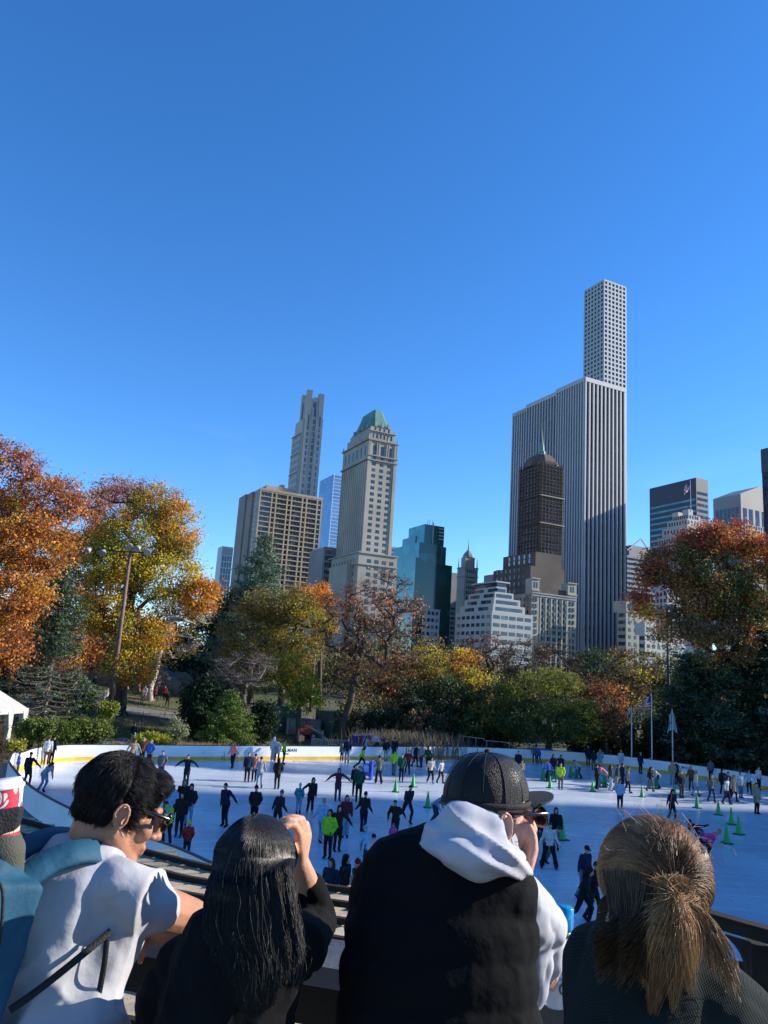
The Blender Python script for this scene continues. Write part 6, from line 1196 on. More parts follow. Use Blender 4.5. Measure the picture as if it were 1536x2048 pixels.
# ------------------------------------------------------------------ terrace, railing and the timber pergola below it
wood_t = mat('weathered_timber', (.50, .40, .27), .85, scale=2.2, var=.35, bump=.5, bscale=30, stretch=(1, 1, 6), detail=8)
wood_d = mat('dark_timber', (.032, .025, .019), .9, spec=.2, scale=3, var=.35, bump=.4, bscale=30, detail=8)
rail_m = mat('rail_timber', (.10, .10, .105), .5, scale=4, var=.4, bump=.3, bscale=50, detail=8)
conc = mat('terrace_stone', (.2, .19, .18), .9, scale=1.5, var=.3, bump=.4, bscale=15, detail=8)
TZ = 5.22
mb = MB(); mb.prism([(-9, -6), (9, -6), (9, 2.3), (3, 2.62), (0, 2.8), (-3, 3.1), (-9, 3.9)], .3, (0, 0, TZ-.3)); tag(mb.build('terrace', conc), 'paved overlook terrace where the onlookers stand', kind='structure')
mb = MB(); mb.prism([(-9, 2.2), (9, 1.9), (9, 2.2), (3, 2.5), (0, 2.7), (-3, 3.0), (-9, 3.8)], TZ-.3+.3, (0, 0, -.3)); tag(mb.build('retaining_wall', conc), 'stone retaining wall under the overlook', 'wall')
PZ = 3.72
line = [G(x, y, PZ).xy for x, y in ((-260, 1560), (29, 1633), (115, 1656), (255, 1690), (430, 1733), (640, 1767), (760, 1783), (1105, 1822))]
e = empty('pergola', (0, 10, -.05), 0, 'long weathered timber pergola of dark beams and pale planks below the railing', 'pergola')
def inward(i):
    a = line[max(0, i-1)]; b_ = line[min(len(line)-1, i+1)]; d = (b_-a).normalized(); return Vector((d.y, -d.x))
for k in range(9):
    pts = [p+inward(i)*(.74*k) for i, p in enumerate(line)]
    for i in range(len(pts)-1):
        a, b_ = pts[i], pts[i+1]; L_ = (b_-a).length
        if L_ < .05: continue
        d = (b_-a)/L_; a2 = a-d*.02
        child_world(MB().bar((*a2, PZ-.035-.002*(i % 2)), (*b_, PZ-.035-.002*(i % 2)), .085, .08).build('beam', wood_d), e)
# pale planks running under the dark beams, ends poking out over the far one
rs_ = random.Random(9); nrf = 0
for i in range(len(line)-1):
    a, b_ = line[i], line[i+1]; L_ = (b_-a).length; d = (b_-a)/L_; n = max(1, int(L_/.30))
    for q in range(n):
        p = a.lerp(b_, (q+.5)/n); iw = inward(i); dr = (iw*-1*.86+d*.5).normalized(); far = p+dr*(.42+rs_.uniform(-.1, .16)*(1+(q % 3 == 0))); near = p-dr*6.4
        z = PZ-.135+rs_.uniform(-.01, .01); child_world(MB().bar((*near, z), (*far, z), .20+rs_.uniform(-.02, .03), .10).build('plank', wood_t), e); nrf += 1
for (px, py) in ((115, 1656), (430, 1733), (760, 1783), (1100, 1822)):
    p = G(px, py, PZ).xy+Vector((0, -.6)); child_world(MB().bar((p.x, p.y, -.1), (p.x, p.y, PZ-.3), .22, .22, (0, 1, 0)).build('post', wood_d), e)
# right hand bay: beam with curved bracket, post and upright plank ends
e2 = empty('pergola_bay', (*G(1500, 1960, 3.0).xy, -.05), 0, 'dark timber bay with curved bracket beside the brown haired head', 'pergola')
A = G(1360, 1822, 4.3); B = G(1640, 1902, 4.3); dd = (B-A).normalized()
child_world(MB().bar(A, B, .12, .14).build('beam', wood_d), e2); child_world(MB().bar(A+Vector((0, 0, .082)), B+Vector((0, 0, .082)), .18, .022).build('cap_board', wood_d), e2)
pc = G(1512, 1900, 4.1)
child_world(MB().bar((pc.x, pc.y, -.1), (pc.x, pc.y, 4.18), .2, .2, (0, 1, 0)).build('post', wood_d), e2)
br = [(.1, 0)]+[(.1+.55*(1-math.cos(R(a))), -.45*math.sin(R(a))*0-.0) for a in ()]; arc = [(-.42+.38*math.sin(R(a)), -.34+.34*math.cos(R(a))) for a in range(0, 91, 15)]
child_world(MB().prism(arc+[(0, -.34), (0, 0)], .1, (pc.x-.08, pc.y-.05, 4.19), (dd, ZUP, Vector((0, 1, 0)))).build('bracket', wood_d), e2)
A2 = G(1380, 1925, 3.55); B2 = G(1640, 1962, 3.55); child_world(MB().bar(A2, B2, .12, .17).build('beam', wood_d), e2)
for px, h in ((1440, .34), (1516, .42), (1290, .3), (1375, .25), (1590, .4)):
    p = G(px, 1935, 3.62)+Vector((0, .1, 0)); child_world(MB().bar((p.x, p.y, 3.35), (p.x+.02, p.y+.02, 3.62+h), .2, .11, (0, 1, 0)).build('plank_end', wood_t), e2)
for k in range(12):
    p = G(1330+k*26, 1985, 3.4); child_world(MB().bar((p.x, p.y-.9, 3.42), (p.x+.3, p.y+.5, 3.42), .12, .07).build('plank', wood_t), e2)
# railing the onlookers lean on
RZ = 6.15; e = empty('railing', (0, 2.6, TZ), 0, 'dark timber railing with wide flat top in front of the onlookers', 'railing')
rl = [Vector(p) for p in ((-4.5, 3.55), (-2.2, 3.1), (-.9, 2.82), (.1, 2.55), (.75, 2.36), (2.2, 2.2), (4.5, 2.1))]
for i in range(len(rl)-1):
    a, b_ = rl[i], rl[i+1]
    child_world(MB().bar((*a, RZ-.03), (*b_, RZ-.03), .24, .055).build('top_rail', rail_m), e)
    child_world(MB().bar((*a, RZ-.13), (*b_, RZ-.13), .06, .14).build('apron', wood_d), e)
    child_world(MB().bar((*a, RZ-.36), (*b_, RZ-.36), .10, .05).build('lower_rail', rail_m), e)
    child_world(MB().bar((*a, RZ-.62), (*b_, RZ-.62), .05, .07).build('lower_rail', wood_d), e)
    child_world(MB().bar((a.x, a.y, TZ), (a.x, a.y, RZ-.06), .11, .11, (0, 1, 0)).build('post', wood_d), e)
for x, y in ((-.02, 2.5), (-.2, 2.55), (-1.3, 2.86)): child_world(MB().bar((x, y, TZ), (x, y, RZ-.36), .035, .035, (0, 1, 0)).build('baluster', steel), e)
# ------------------------------------------------------------------ the onlookers at the railing
def q(px, py, d): return W(px, py, d)
skin_a = mat('tanned_skin', (.42, .20, .115), .5, scale=14, var=.16, bump=.15, bscale=180, spec=.4); skin_b = mat('light_skin', (.62, .32, .23), .5, scale=14, var=.14, bump=.15, bscale=180, spec=.4); skin_c = mat('warm_skin', (.55, .28, .17), .5, scale=14, var=.16, bump=.15, bscale=180, spec=.4)
def frame(fwd, upv=(0, 0, 1), roll=0):
    f = Vector(fwd).normalized(); x = f.cross(Vector(upv)).normalized(); z = x.cross(f); return (x, f, z)   # x = person's right, y = forward, z = up
def head_into(mb, c, ax, s=1.0):
    def L(x, y, z): return c+(ax[0]*x+ax[1]*y+ax[2]*z)*s
    def r(*a): return tuple(v*s for v in a)
    mb.ell(L(0, -.015, .035), r(.076, .097, .088), ax, 20, 14); mb.ell(L(0, .03, -.035), r(.058, .064, .078), ax, 18, 12)
    for k in (-1, 1):
        mb.cap(L(.05*k, 0, -.05), L(.012*k, .07, -.098), .032*s, .02*s); mb.ell(L(.038*k, .068, -.022), r(.026, .024, .026), ax, 12, 8)
        mb.cap(L(.012*k, .093, .03), L(.045*k, .078, .028), .010*s, .008*s, 8); mb.ell(L(.012*k, .103, -.032), r(.009, .009, .008), ax, 8, 6)
        e0 = L(.079*k, -.012, -.004); mb.ell(e0, r(.007, .017, .028), ax, 10, 8)
        mb.tube([e0+(ax[0]*k*(.006+.008*(1-abs(math.cos(R(a)))*0))+ax[1]*(.017*math.cos(R(a)))+ax[2]*(.028*math.sin(R(a))))*s for a in range(-80, 200, 25)], .0044*s, 6)
        mb.ell(e0+(ax[0]*k*.006-ax[2]*.026+ax[1]*.004)*s, r(.005, .008, .009), ax, 8, 6)
    mb.ell(L(0, .076, -.098), r(.02, .017, .018), ax, 12, 8); mb.cap(L(0, .096, .022), L(0, .116, -.028), .008*s, .013*s, 8)
    mb.cap(L(-.022, .088, -.060), L(.022, .088, -.060), .008*s, .008*s, 8); mb.cap(L(-.018, .087, -.073), L(.018, .087, -.073), .008*s, .008*s, 8)
    return L
def hand_into(mb, wrist, palm, knuckles, fingers, thumb, r=.0085, pr=.016):
    """wrist and palm centre, four knuckle points, fingers = list of 3-point bends, thumb = 3 points"""
    for k in knuckles: mb.cap(wrist, k, .022, r*1.25, 8); mb.cap(palm, k, pr, r*1.25, 8)
    for k, f in zip(knuckles, fingers): mb.chain([k]+f, [r*1.2, r*1.05, r*.95, r*.8], 8)
    mb.chain(thumb, [r*1.7, r*1.35, r*1.0], 8)
def nail_set(pts, m, parent, s=.006):
    for p, n_ in pts:
        f = frame(n_, (0.1, .2, 1)); o = MB().ell(p, (s, .0015, s*1.25), f, 8, 5).build('nail', m, None, True); child_world(o, parent)
def strands(name, paths, r0_, r1_, cols, m, parent):
    P = np.asarray(paths, np.float32); N_, K_, _ = P.shape; t = np.gradient(P, axis=1); t /= np.linalg.norm(t, axis=2, keepdims=True)+1e-9
    x = np.cross(t, np.array([.3, .2, .93])); x /= np.linalg.norm(x, axis=2, keepdims=True)+1e-9; y = np.cross(t, x); rr = np.linspace(r0_, r1_, K_)[None, :, None]
    if np.ndim(r0_): rr = r0_
    ring_ = np.stack([P+(x*math.cos(a)+y*math.sin(a))*rr for a in (0, 2.094, 4.189)], 2)          # N,K,3,3
    V_ = ring_.reshape(-1, 3); b_ = (np.arange(N_)[:, None]*K_+np.arange(K_-1)[None])[..., None]*3; i = np.arange(3); j = (i+1) % 3
    Fq = np.stack([b_+i, b_+j, b_+3+j, b_+3+i], -1).reshape(-1, 4); me = npmesh(name, V_, Fq, np.repeat(np.asarray(cols, np.float32), K_*3, 0))
    return child_world(mesh_obj(name, me, m, smooth=True), parent)
def hair_mat(name, rough=.32, spec=.6):
    m, t, b = node_mat(name); at = t.nodes.new('ShaderNodeAttribute'); at.attribute_name = 'tint'; t.links.new(at.outputs[0], b.inputs['Base Color'])
    b.inputs['Roughness'].default_value = rough; b.inputs['Specular IOR Level'].default_value = spec; return m
blackhair = hair_mat('black_hair', .38, .26); brownhair = hair_mat('brown_hair', .45, .25)
hair_base = mat('hair_base', (.005, .004, .004), .9, bump=.3, bscale=120, spec=.05); brown_base = mat('brown_base', (.045, .024, .013), .9, bump=.3, bscale=120, spec=.1)
def push(P, c, ax, rad):                       # keep strands outside the head
    A = np.array([ax[0], ax[1], ax[2]]); c = np.array(c); loc = ((P-c)@A.T)/np.array(rad); r_ = np.linalg.norm(loc, axis=2, keepdims=True); loc = np.where(r_ < 1, loc/(r_+1e-6)*(1+.035*((P[:, :1, :1]*977) % 1)), loc)
    return c+(loc*np.array(rad))@A
def head_run(L, ax, rad, ctr, u, N, rs, sp=1.75):        # first points of strands: from the parting down over the skull
    A = np.array([ax[0], ax[1], ax[2]]); o = np.array(L(0, 0, 0)); th = u*sp; part = rs.uniform(-.35, .5, N); rj = rs.random((N, 1)); out = []
    for el in (1.45, 1.05, .62, .2):
        d = np.stack([np.sin(th)*math.cos(el), -np.cos(th)*math.cos(el)+part*math.sin(el)*.9, np.full(N, math.sin(el))], 1); d /= np.linalg.norm(d, axis=1, keepdims=True)
        d *= 1.0+.035*rj; out.append(o+(d*np.array(rad)+np.array(ctr))@A)
    return out
def bez(P, n):                                 # P (N,k,3) control points -> catmull samples
    P = np.asarray(P, float); Pp = np.concatenate([2*P[:, :1]-P[:, 1:2], P, 2*P[:, -1:]-P[:, -2:-1]], 1); k = P.shape[1]; out = []
    for u in np.linspace(0, k-1.0001, n):
        i = int(u); t = u-i; a, b_, c, d = Pp[:, i], Pp[:, i+1], Pp[:, i+2], Pp[:, i+3]; out.append(.5*((2*b_)+(c-a)*t+(2*a-5*b_+4*c-d)*t*t+(3*b_-a-3*c+d)*t**3))
    return np.stack(out, 1)
def folds(a, f, b=0, g=1, sq=(1, 1, 1)):
    return lambda p, n: a*(abs(noise.noise(Vector((p.x*f*sq[0], p.y*f*sq[1], p.z*f*sq[2]))))*2-.6)+b*noise.noise(p*g)
def qq(lst): return [q(*p) for p in lst]
# ---- man in the white T-shirt ------------------------------------------------
e1 = empty('person', (-.72, 1.9, TZ), 0, 'black haired man in a white T-shirt and sunglasses with a blue backpack', 'person')
mb = MB(); Hc = q(238, 1622, 1.97); ax = frame((.84, .44, -.32), (-.08, 0, 1)); L = head_into(mb, Hc, ax, .97)
nb = q(178, 1725, 1.95); mb.cap(L(0, -.035, -.05), nb, .058, .066)
sh_r = q(246, 1782, 1.88); el_r = q(386, 1836, 2.18); wr_r = q(296, 1872, 2.32); sh_l = q(90, 1770, 2.06); el_l = q(215, 1830, 2.35)
mb.chain([nb, q(160, 1830, 1.97), q(120, 2000, 1.95), q(95, 2200, 1.92)], [.075, .09, .09, .09])
mb.cap(q(200, 1800, 1.96), sh_r, .035, .045); mb.chain([sh_r, q(310, 1814, 2.02), el_r], [.046, .054, .046]); mb.chain([el_r, q(350, 1856, 2.25), wr_r], [.043, .044, .028])
mb.cap(q(120, 1785, 1.99), sh_l, .05, .05); mb.chain([sh_l, el_l, q(250, 1850, 2.45)], [.05, .04, .03])
kn = qq([(268, 1880, 2.26), (262, 1872, 2.28), (258, 1864, 2.30), (256, 1856, 2.32)]); fg = [qq([(258, 1915, 2.24), (254, 1935, 2.24), (254, 1950, 2.25)]), qq([(250, 1908, 2.26), (244, 1930, 2.26), (243, 1946, 2.27)]), qq([(243, 1898, 2.28), (236, 1918, 2.28), (234, 1932, 2.29)]), qq([(238, 1884, 2.30), (230, 1900, 2.30), (228, 1912, 2.31)])]
hand_into(mb, wr_r, q(278, 1872, 2.27), kn, fg, qq([(285, 1885, 2.25), (284, 1908, 2.23), (280, 1922, 2.23)]))
child_world(remesh(mb, 'body', skin_a, .0042, None, 3, .5, lambda p, n: .0006*noise.noise(p*60)), e1)
mb = MB(); mb.chain([q(180, 1735, 1.95), q(165, 1790, 1.95)], [.085, .13]); mb.chain([q(160, 1805, 1.95), q(148, 1870, 1.95), q(125, 1970, 1.92), q(95, 2200, 1.82)], [.158, .160, .145, .15])
mb.cap(q(200, 1778, 1.93), sh_r, .078, .07); mb.chain([sh_r, q(275, 1800, 1.94), q(298, 1810, 1.985)], [.070, .073, .073]); mb.cap(q(120, 1750, 1.95), sh_l, .07, .07)
mb.cap(q(225, 1830, 1.90), q(210, 1900, 1.9), .06, .05); mb.cap(q(215, 1870, 1.95), q(185, 2020, 1.93), .05, .06)
child_world(remesh(mb, 't_shirt', mat('white_cotton', (.40, .40, .43), .9, scale=5, var=.05, bump=.5, bscale=11, spec=.2), .006, None, 12, .6, lambda p, n: .020*(1-2.6*abs(noise.noise(Vector((p.x*3+p.z*2.2, p.y*3, p.z*6-p.x*8)))))-.010+.0015*noise.noise(p*18)), e1)
mb = MB(); col_c = q(184, 1712, 1.95); cx = frame((.55, .35, .75))
mb.tube([col_c+cx[0]*(.072*math.cos(R(a)))+cx[2]*(.066*math.sin(R(a))) for a in range(0, 361, 20)], .008, 6, cap=False); child_world(mb.build('collar', _mats['white_cotton'], None, True), e1)
# hair: cap of hair plus thousands of short strands
mb = MB(); mb.ell(L(0, -.020, .046), (.082, .102, .086), ax, 24, 16); mb.ell(L(0, -.048, .008), (.073, .062, .066), ax, 20, 12); mb.ell(L(0, .045, .078), (.064, .05, .042), ax, 16, 10); mb.ell(L(.068, .012, .035), (.018, .03, .04), ax, 12, 8); mb.ell(L(-.068, .012, .035), (.018, .03, .04), ax, 12, 8); mb.ell(L(.071, .02, -.005), (.012, .012, .022), ax, 10, 8)
hb_ = child_world(remesh(mb, 'hair', hair_base, .005, None, 1, .5, lambda p, n: .003*noise.noise(p*30)+.001*noise.noise(p*110)), e1)
rs = np.random.default_rng(1)
def on_mesh(o, n, rs, cond=lambda c, n_: True):
    me = o.data; co = np.empty(len(me.vertices)*3, np.float32); me.vertices.foreach_get('co', co); co = co.reshape(-1, 3); nn_ = np.array([v.normal[:] for v in me.vertices])
    idx = [i for i in rs.integers(0, len(co), n) if cond(co[i], nn_[i])]; return co[idx], nn_[idx]
A_ = np.array([ax[0], ax[1], ax[2]]); Hn = np.array(Hc)
co, no = on_mesh(hb_, 15000, rs); flow = A_[1]*.8-A_[2]*.25; back = ((co-Hn)@A_[1] < -.02)[:, None]; flow = np.where(back, -A_[2]*.9-A_[1]*.15, flow)+rs.normal(size=co.shape)*.13; tl = flow-no*(flow*no).sum(1, keepdims=True)
ln = rs.uniform(.012, .032, (len(co), 1)); P = np.stack([co-no*.002, co+no*.0015+tl*ln*.4, co+no*.0025+tl*ln*.8, co+no*(.003*rs.random((len(co), 1))-.001)+tl*ln*1.2], 1)
strands('hair_strands', bez(P, 6), .0008, .0003, np.array([[.008, .007, .007]])*rs.uniform(.6, 2.2, (len(co), 1)), blackhair, e1)
# sunglasses
gl = empty('sunglasses', Hc, 0, 'black sunglasses on the man in the white T-shirt', 'sunglasses'); gm_ = mat('black_acetate', (.006, .006, .007), .15, spec=.7)
for k in (-1, 1):
    child_world(MB().chain([L(.080*k, -.012, .022), L(.080*k, .05, .024), L(.070*k, .105, .022)], [.0035, .004, .0055], 8).build('temple', gm_, None, True), gl)
    child_world(MB().ell(L(.035*k, .112, .010), (.031, .005, .024), ax, 18, 10).build('lens', mat('smoked_lens', (.015, .008, .006), .08, spec=.8), None, True), gl)
child_world(MB().tube([L(-.068, .106, .028), L(-.035, .118, .034), L(0, .122, .030), L(.035, .118, .034), L(.068, .106, .028)], .0045, 8).build('frame', gm_, None, True), gl)
# backpack: body, front pocket, padded straps, webbing
bp_ = empty('backpack', q(20, 1950, 1.7), 0, 'blue backpack worn by the man in the white T-shirt', 'backpack'); blu = mat('blue_nylon', (.014, .085, .15), .7, scale=7, var=.3, bump=.5, bscale=12, spec=.3); blk_ = mat('black_webbing', (.008, .008, .009), .7, bump=.4, bscale=300)
fx = (Vector((.80, .56, .2)).normalized(),); bx = frame((-.66, -.70, .18), (.12, .1, 1))
mb = MB(); bc = q(-108, 1930, 1.74)
mb.box(bc-bx[2]*.03, (.29, .17, .44), bx); mb.ell(bc+bx[2]*.18, (.13, .08, .07), bx, 20, 12)
child_world(remesh(mb, 'pack_body', blu, .007, None, 16, .6, folds(.006, 7, .002, 26)), bp_)
mb = MB(); mb.box(bc+bx[1]*.07-bx[2]*.10, (.20, .07, .22), bx); child_world(remesh(mb, 'front_pocket', mat('dark_blue_nylon', (.012, .06, .11), .7), .007, None, 7, .6, folds(.005, 10, .002, 30)), bp_)
def band(pts, wd, th, m, name, parent, nrm, n=6):
    pts = catmull([Vector(p) for p in pts], n, False); mb = MB(); pv = None
    nr = Vector(nrm).normalized()
    for i, p in enumerate(pts):
        t = (pts[min(i+1, len(pts)-1)]-pts[max(0, i-1)]).normalized(); sd = t.cross(nr).normalized(); up_ = sd.cross(t)
        r_ = [p+sd*wd/2-up_*th*.3, p+sd*wd*.42+up_*th/2, p-sd*wd*.42+up_*th/2, p-sd*wd/2-up_*th*.3, p-sd*wd*.4-up_*th/2, p+sd*wd*.4-up_*th/2]
        if pv: 
            for k in range(6): mb.face([pv[k], pv[(k+1) % 6], r_[(k+1) % 6], r_[k]])
        pv = r_
    me = mb.mesh(name); bm = bmesh.new(); bm.from_mesh(me); bmesh.ops.remove_doubles(bm, verts=bm.verts[:], dist=1e-5); bm.to_mesh(me); bm.free()
    return child_world(mesh_obj(name, me, m, None, True), parent)
band(qq([(-20, 1800, 1.70), (40, 1762, 1.75), (95, 1725, 1.79), (145, 1706, 1.82), (185, 1702, 1.86), (212, 1712, 1.90)]), .062, .014, blu, 'shoulder_strap', bp_, (.1, -.75, .65))
band(qq([(-20, 1740, 1.86), (40, 1700, 1.90), (95, 1674, 1.96), (140, 1672, 2.02), (165, 1700, 2.06)]), .06, .02, mat('dark_blue_nylon', (.012, .06, .11), .7), 'shoulder_strap', bp_, (-.1, -.6, .8))
band(qq([(20, 2020, 1.70), (70, 1985, 1.735), (140, 1930, 1.77), (222, 1862, 1.83)]), .015, .003, blk_, 'webbing', bp_, (0, -1, .2)); band(qq([(214, 1872, 1.835), (208, 1930, 1.83), (196, 1995, 1.83)]), .013, .003, blk_, 'webbing', bp_, (0, -1, .1))
band(qq([(-70, 1755, 1.60), (-25, 1752, 1.62), (3, 1775, 1.63), (4, 1840, 1.625), (-8, 1920, 1.62), (-26, 2000, 1.62)]), .006, .004, blk_, 'zip', bp_, (0, -1, .1))
# ---- woman with long black hair ------------------------------------------------
e2_ = empty('person', (-.2, 1.75, TZ), 0, 'woman with very long straight black hair shading her eyes with a raised hand', 'person')
mb = MB(); Hc2 = q(508, 1782, 1.74); ax2 = frame((.12, .97, -.18)); L2 = head_into(mb, Hc2, ax2, .98); nb2 = q(498, 1875, 1.70); mb.cap(L2(0, -.03, -.05), nb2, .052, .058)
mb.chain([nb2, q(470, 1950, 1.70), q(440, 2150, 1.68)], [.08, .11, .11]); shr = q(588, 1895, 1.78); elr = q(632, 1850, 2.08); wrr = q(598, 1722, 2.0)
mb.cap(q(520, 1880, 1.73), shr, .05, .05); mb.chain([shr, elr], [.044, .037]); mb.chain([elr, q(620, 1790, 2.05), wrr], [.037, .036, .024])
shl = q(368, 1955, 1.76); mb.cap(nb2, shl, .06, .05); mb.chain([shl, q(340, 2020, 2.0), q(400, 1985, 2.3)], [.045, .036, .026])
pal = q(601, 1690, 1.99); kn = qq([(597, 1667, 1.955), (604, 1662, 1.98), (611, 1664, 2.005), (616, 1671, 2.03)])
fg = [qq([(588, 1650, 1.93), (572, 1652, 1.915), (559, 1658, 1.91)]), qq([(596, 1640, 1.955), (576, 1640, 1.935), (557, 1648, 1.93)]), qq([(604, 1638, 1.99), (584, 1634, 1.97), (565, 1639, 1.96)]), qq([(612, 1648, 2.02), (596, 1641, 2.01), (580, 1643, 2.0)])]
hand_into(mb, wrr, pal, kn, fg, qq([(584, 1703, 1.955), (575, 1684, 1.915), (573, 1668, 1.90)]), .0088, .019)
child_world(remesh(mb, 'body', skin_c, .0038, None, 3, .5, lambda p, n: .0005*noise.noise(p*60)), e2_); nail_set([(q(572.5, 1670, 1.893), (-.2, -1, .1))], mat('pale_nail', (.75, .5, .45), .25), e2_)
mb = MB(); blk_top = mat('black_knit', (.006, .006, .007), .95, scale=8, var=.3, bump=.5, bscale=14, spec=.14)
mb.chain([q(495, 1868, 1.70), q(488, 1900, 1.70)], [.075, .11]); mb.chain([q(478, 1925, 1.70), q(450, 2040, 1.69), q(430, 2200, 1.68)], [.135, .140, .15]); mb.chain([q(440, 1925, 1.70), shl], [.085, .074]); mb.chain([shl, q(334, 2010, 1.80), q(325, 2100, 1.85)], [.074, .07, .06]); mb.chain([q(330, 2010, 2.0), q(400, 1985, 2.3)], [.055, .04])
mb.cap(q(545, 1895, 1.73), shr, .075, .068); mb.chain([shr, q(612, 1880, 1.92), elr, q(627, 1812, 2.07), q(615, 1776, 2.045)], [.066, .056, .049, .046, .044])
child_world(remesh(mb, 'top', blk_top, .006, None, 3, .6, lambda p, n: .009*(abs(noise.noise(Vector((p.x*10, p.y*7, p.z*16+p.x*10))))*2-.5)+.002*noise.noise(p*30)), e2_)
mb = MB(); mb.ell(L2(0, -.02, .045), (.080, .102, .096), ax2, 24, 16); mb.chain([L2(0, -.03, -.02), q(505, 1840, 1.68), q(520, 1930, 1.64)], [.07, .055, .02]); mb.chain([L2(-.03, -.03, -.03), q(465, 1840, 1.68), q(488, 1915, 1.64)], [.05, .05, .02]); mb.chain([L2(.04, -.03, -.03), q(550, 1840, 1.68), q(560, 1915, 1.64)], [.05, .045, .02])
child_world(remesh(mb, 'hair', hair_base, .006, None, 2, .6, folds(.002, 20)), e2_)
rs = np.random.default_rng(2); N = 15000; u = rs.uniform(-1, 1, N); l = rs.uniform(0, 1, N)**.6; xi = lambda y, pts: np.interp(y, [a for a, _ in pts], [b for _, b in pts])
EL = [(1656, 492), (1690, 443), (1730, 424), (1790, 412), (1850, 402), (1910, 420), (1970, 452), (2040, 475)]; ER = [(1656, 510), (1680, 556), (1720, 580), (1790, 589), (1850, 600), (1910, 608), (1970, 596), (2030, 560)]
def wv(a): 
    r_ = np.array([[ray(x_, y_)[:] for x_, y_ in zip(np.atleast_1d(a[0]), np.atleast_1d(a[1]))]])[0]; return np.array(CAMP)+r_*(np.atleast_1d(a[2])/r_[:, 1])[:, None]
tip = 1935+60*(1-((u+.25)**2))+rs.uniform(-45, 45, N)-25*(u > .5); fr_ = [0, .09, .19, .34, .52, .70, .86, 1.0]; ctl = []
ph = rs.uniform(0, 6.28, N); cl_ = np.sin(u*23)*.5+np.sin(u*51+1)*.35
for i, f in enumerate(fr_):
    y = 1657+(tip-1657)*f; uu = u+(np.round(u*9+.4*np.sin(u*40))/9-u)*f**2*.75; xl = xi(y, EL); xr = xi(y, ER); x = (xl+xr)/2+(xr-xl)/2*uu*(.55+.45*l if f > .5 else 1)+cl_*6*f+rs.normal(0, 2.5, N)*f*1.6
    bulge = np.sqrt(np.clip(1-u*u, 0, 1)); dep = np.interp(f, [0, .09, .19, .34, .6, 1], [1.735, 1.70, 1.69, 1.67, 1.625, 1.585])-bulge*np.interp(f, [0, .09, .19, .34, .6, 1], [.0, .055, .085, .080, .055, .035])*(.6+.4*l)-cl_*.004
    y = y+np.where(i == 0, np.abs(u)*8, 0); ctl.append(wv((x, y, dep)))
ctl[:3] = head_run(L2, ax2, (.085, .108, .102), (0, -.02, .045), u, N, rs, 2.3)
strands('long_hair', push(bez(np.stack(ctl, 1), 26), L2(0, -.02, .045), ax2, (.084, .107, .101)), .0006, .0004, np.array([[.009, .007, .006]])*rs.uniform(.6, 1.9, (N, 1)), blackhair, e2_)
N = 70; u = rs.uniform(-1.05, 1.1, N); tip = rs.uniform(1880, 2010, N); top_ = rs.uniform(1700, 1840, N); ctl = []
for f in (0, .25, .5, .75, 1): y = top_+(tip-top_)*f; x = (xi(y, EL)+xi(y, ER))/2+(xi(y, ER)-xi(y, EL))/2*u*(1+.12*f)+rs.normal(0, 5, N)*f*2; ctl.append(wv((x, y, np.full(N, 1.66-.07*f)-.06*np.sqrt(np.clip(1-u*u, 0, 1)))))
strands('stray_hair', bez(np.stack(ctl, 1), 20), .0004, .00025, np.full((N, 3), .02), blackhair, e2_)
# ---- man in cap, hoodie and vest ------------------------------------------------
e3 = empty('person', (.25, 1.85, TZ), 0, 'man in a black mesh cap, black puffer vest and pale grey hoodie', 'person')
mb = MB(); Hc3 = q(980, 1634, 1.86); ax3 = frame((.92, .35, .0), (-.03, 0, 1)); L3 = head_into(mb, Hc3, ax3, .98); nb3 = q(935, 1740, 1.84); mb.cap(L3(0, -.03, -.05), nb3, .06, .07)
mb.chain([nb3, q(890, 1900, 1.84), q(870, 2200, 1.8)], [.11, .14, .14]); s3r = q(1035, 1812, 1.84); e3r = q(1082, 1872, 2.12); w3r = q(1076, 1950, 2.22)
mb.cap(q(980, 1790, 1.84), s3r, .06, .055); mb.chain([s3r, e3r, w3r], [.052, .042, .028]); mb.chain([q(775, 1780, 1.86), q(850, 1860, 2.1), q(985, 1790, 2.02), q(1003, 1738, 1.97)], [.055, .042, .034, .028])
kn = qq([(1090, 1946, 2.235), (1089, 1953, 2.24), (1088, 1960, 2.245), (1086, 1967, 2.25)]); fg = [qq([(1101, 1944, 2.24), (1110, 1946, 2.25), (1116, 1950, 2.27)]), qq([(1100, 1953, 2.25), (1110, 1956, 2.26), (1116, 1960, 2.28)]), qq([(1099, 1962, 2.255), (1108, 1966, 2.27), (1113, 1970, 2.29)]), qq([(1096, 1970, 2.26), (1103, 1974, 2.27), (1108, 1978, 2.29)])]
hand_into(mb, w3r, q(1084, 1954, 2.235), kn, fg, qq([(1084, 1942, 2.21), (1096, 1937, 2.20), (1107, 1940, 2.205)]), .0092, .02)
kc = [L3(.02, .10, -.075), L3(.035, .098, -.07), L3(.048, .09, -.062), L3(.058, .08, -.055)]; dn_ = L3(.03, .065, -.145)     # other hand closed under the chin
hand_into(mb, q(1000, 1735, 1.97), dn_, kc, [[k+ax3[2]*.022+ax3[0]*.0, k+ax3[2]*.036-ax3[1]*.004, k+ax3[2]*.046-ax3[1]*.010] for k in kc], [L3(.0, .09, -.13), L3(-.01, .112, -.10), L3(-.008, .118, -.085)], .0088, .02)
child_world(remesh(mb, 'body', skin_b, .0042, None, 3, .5, lambda p, n: .0006*noise.noise(p*60)), e3)
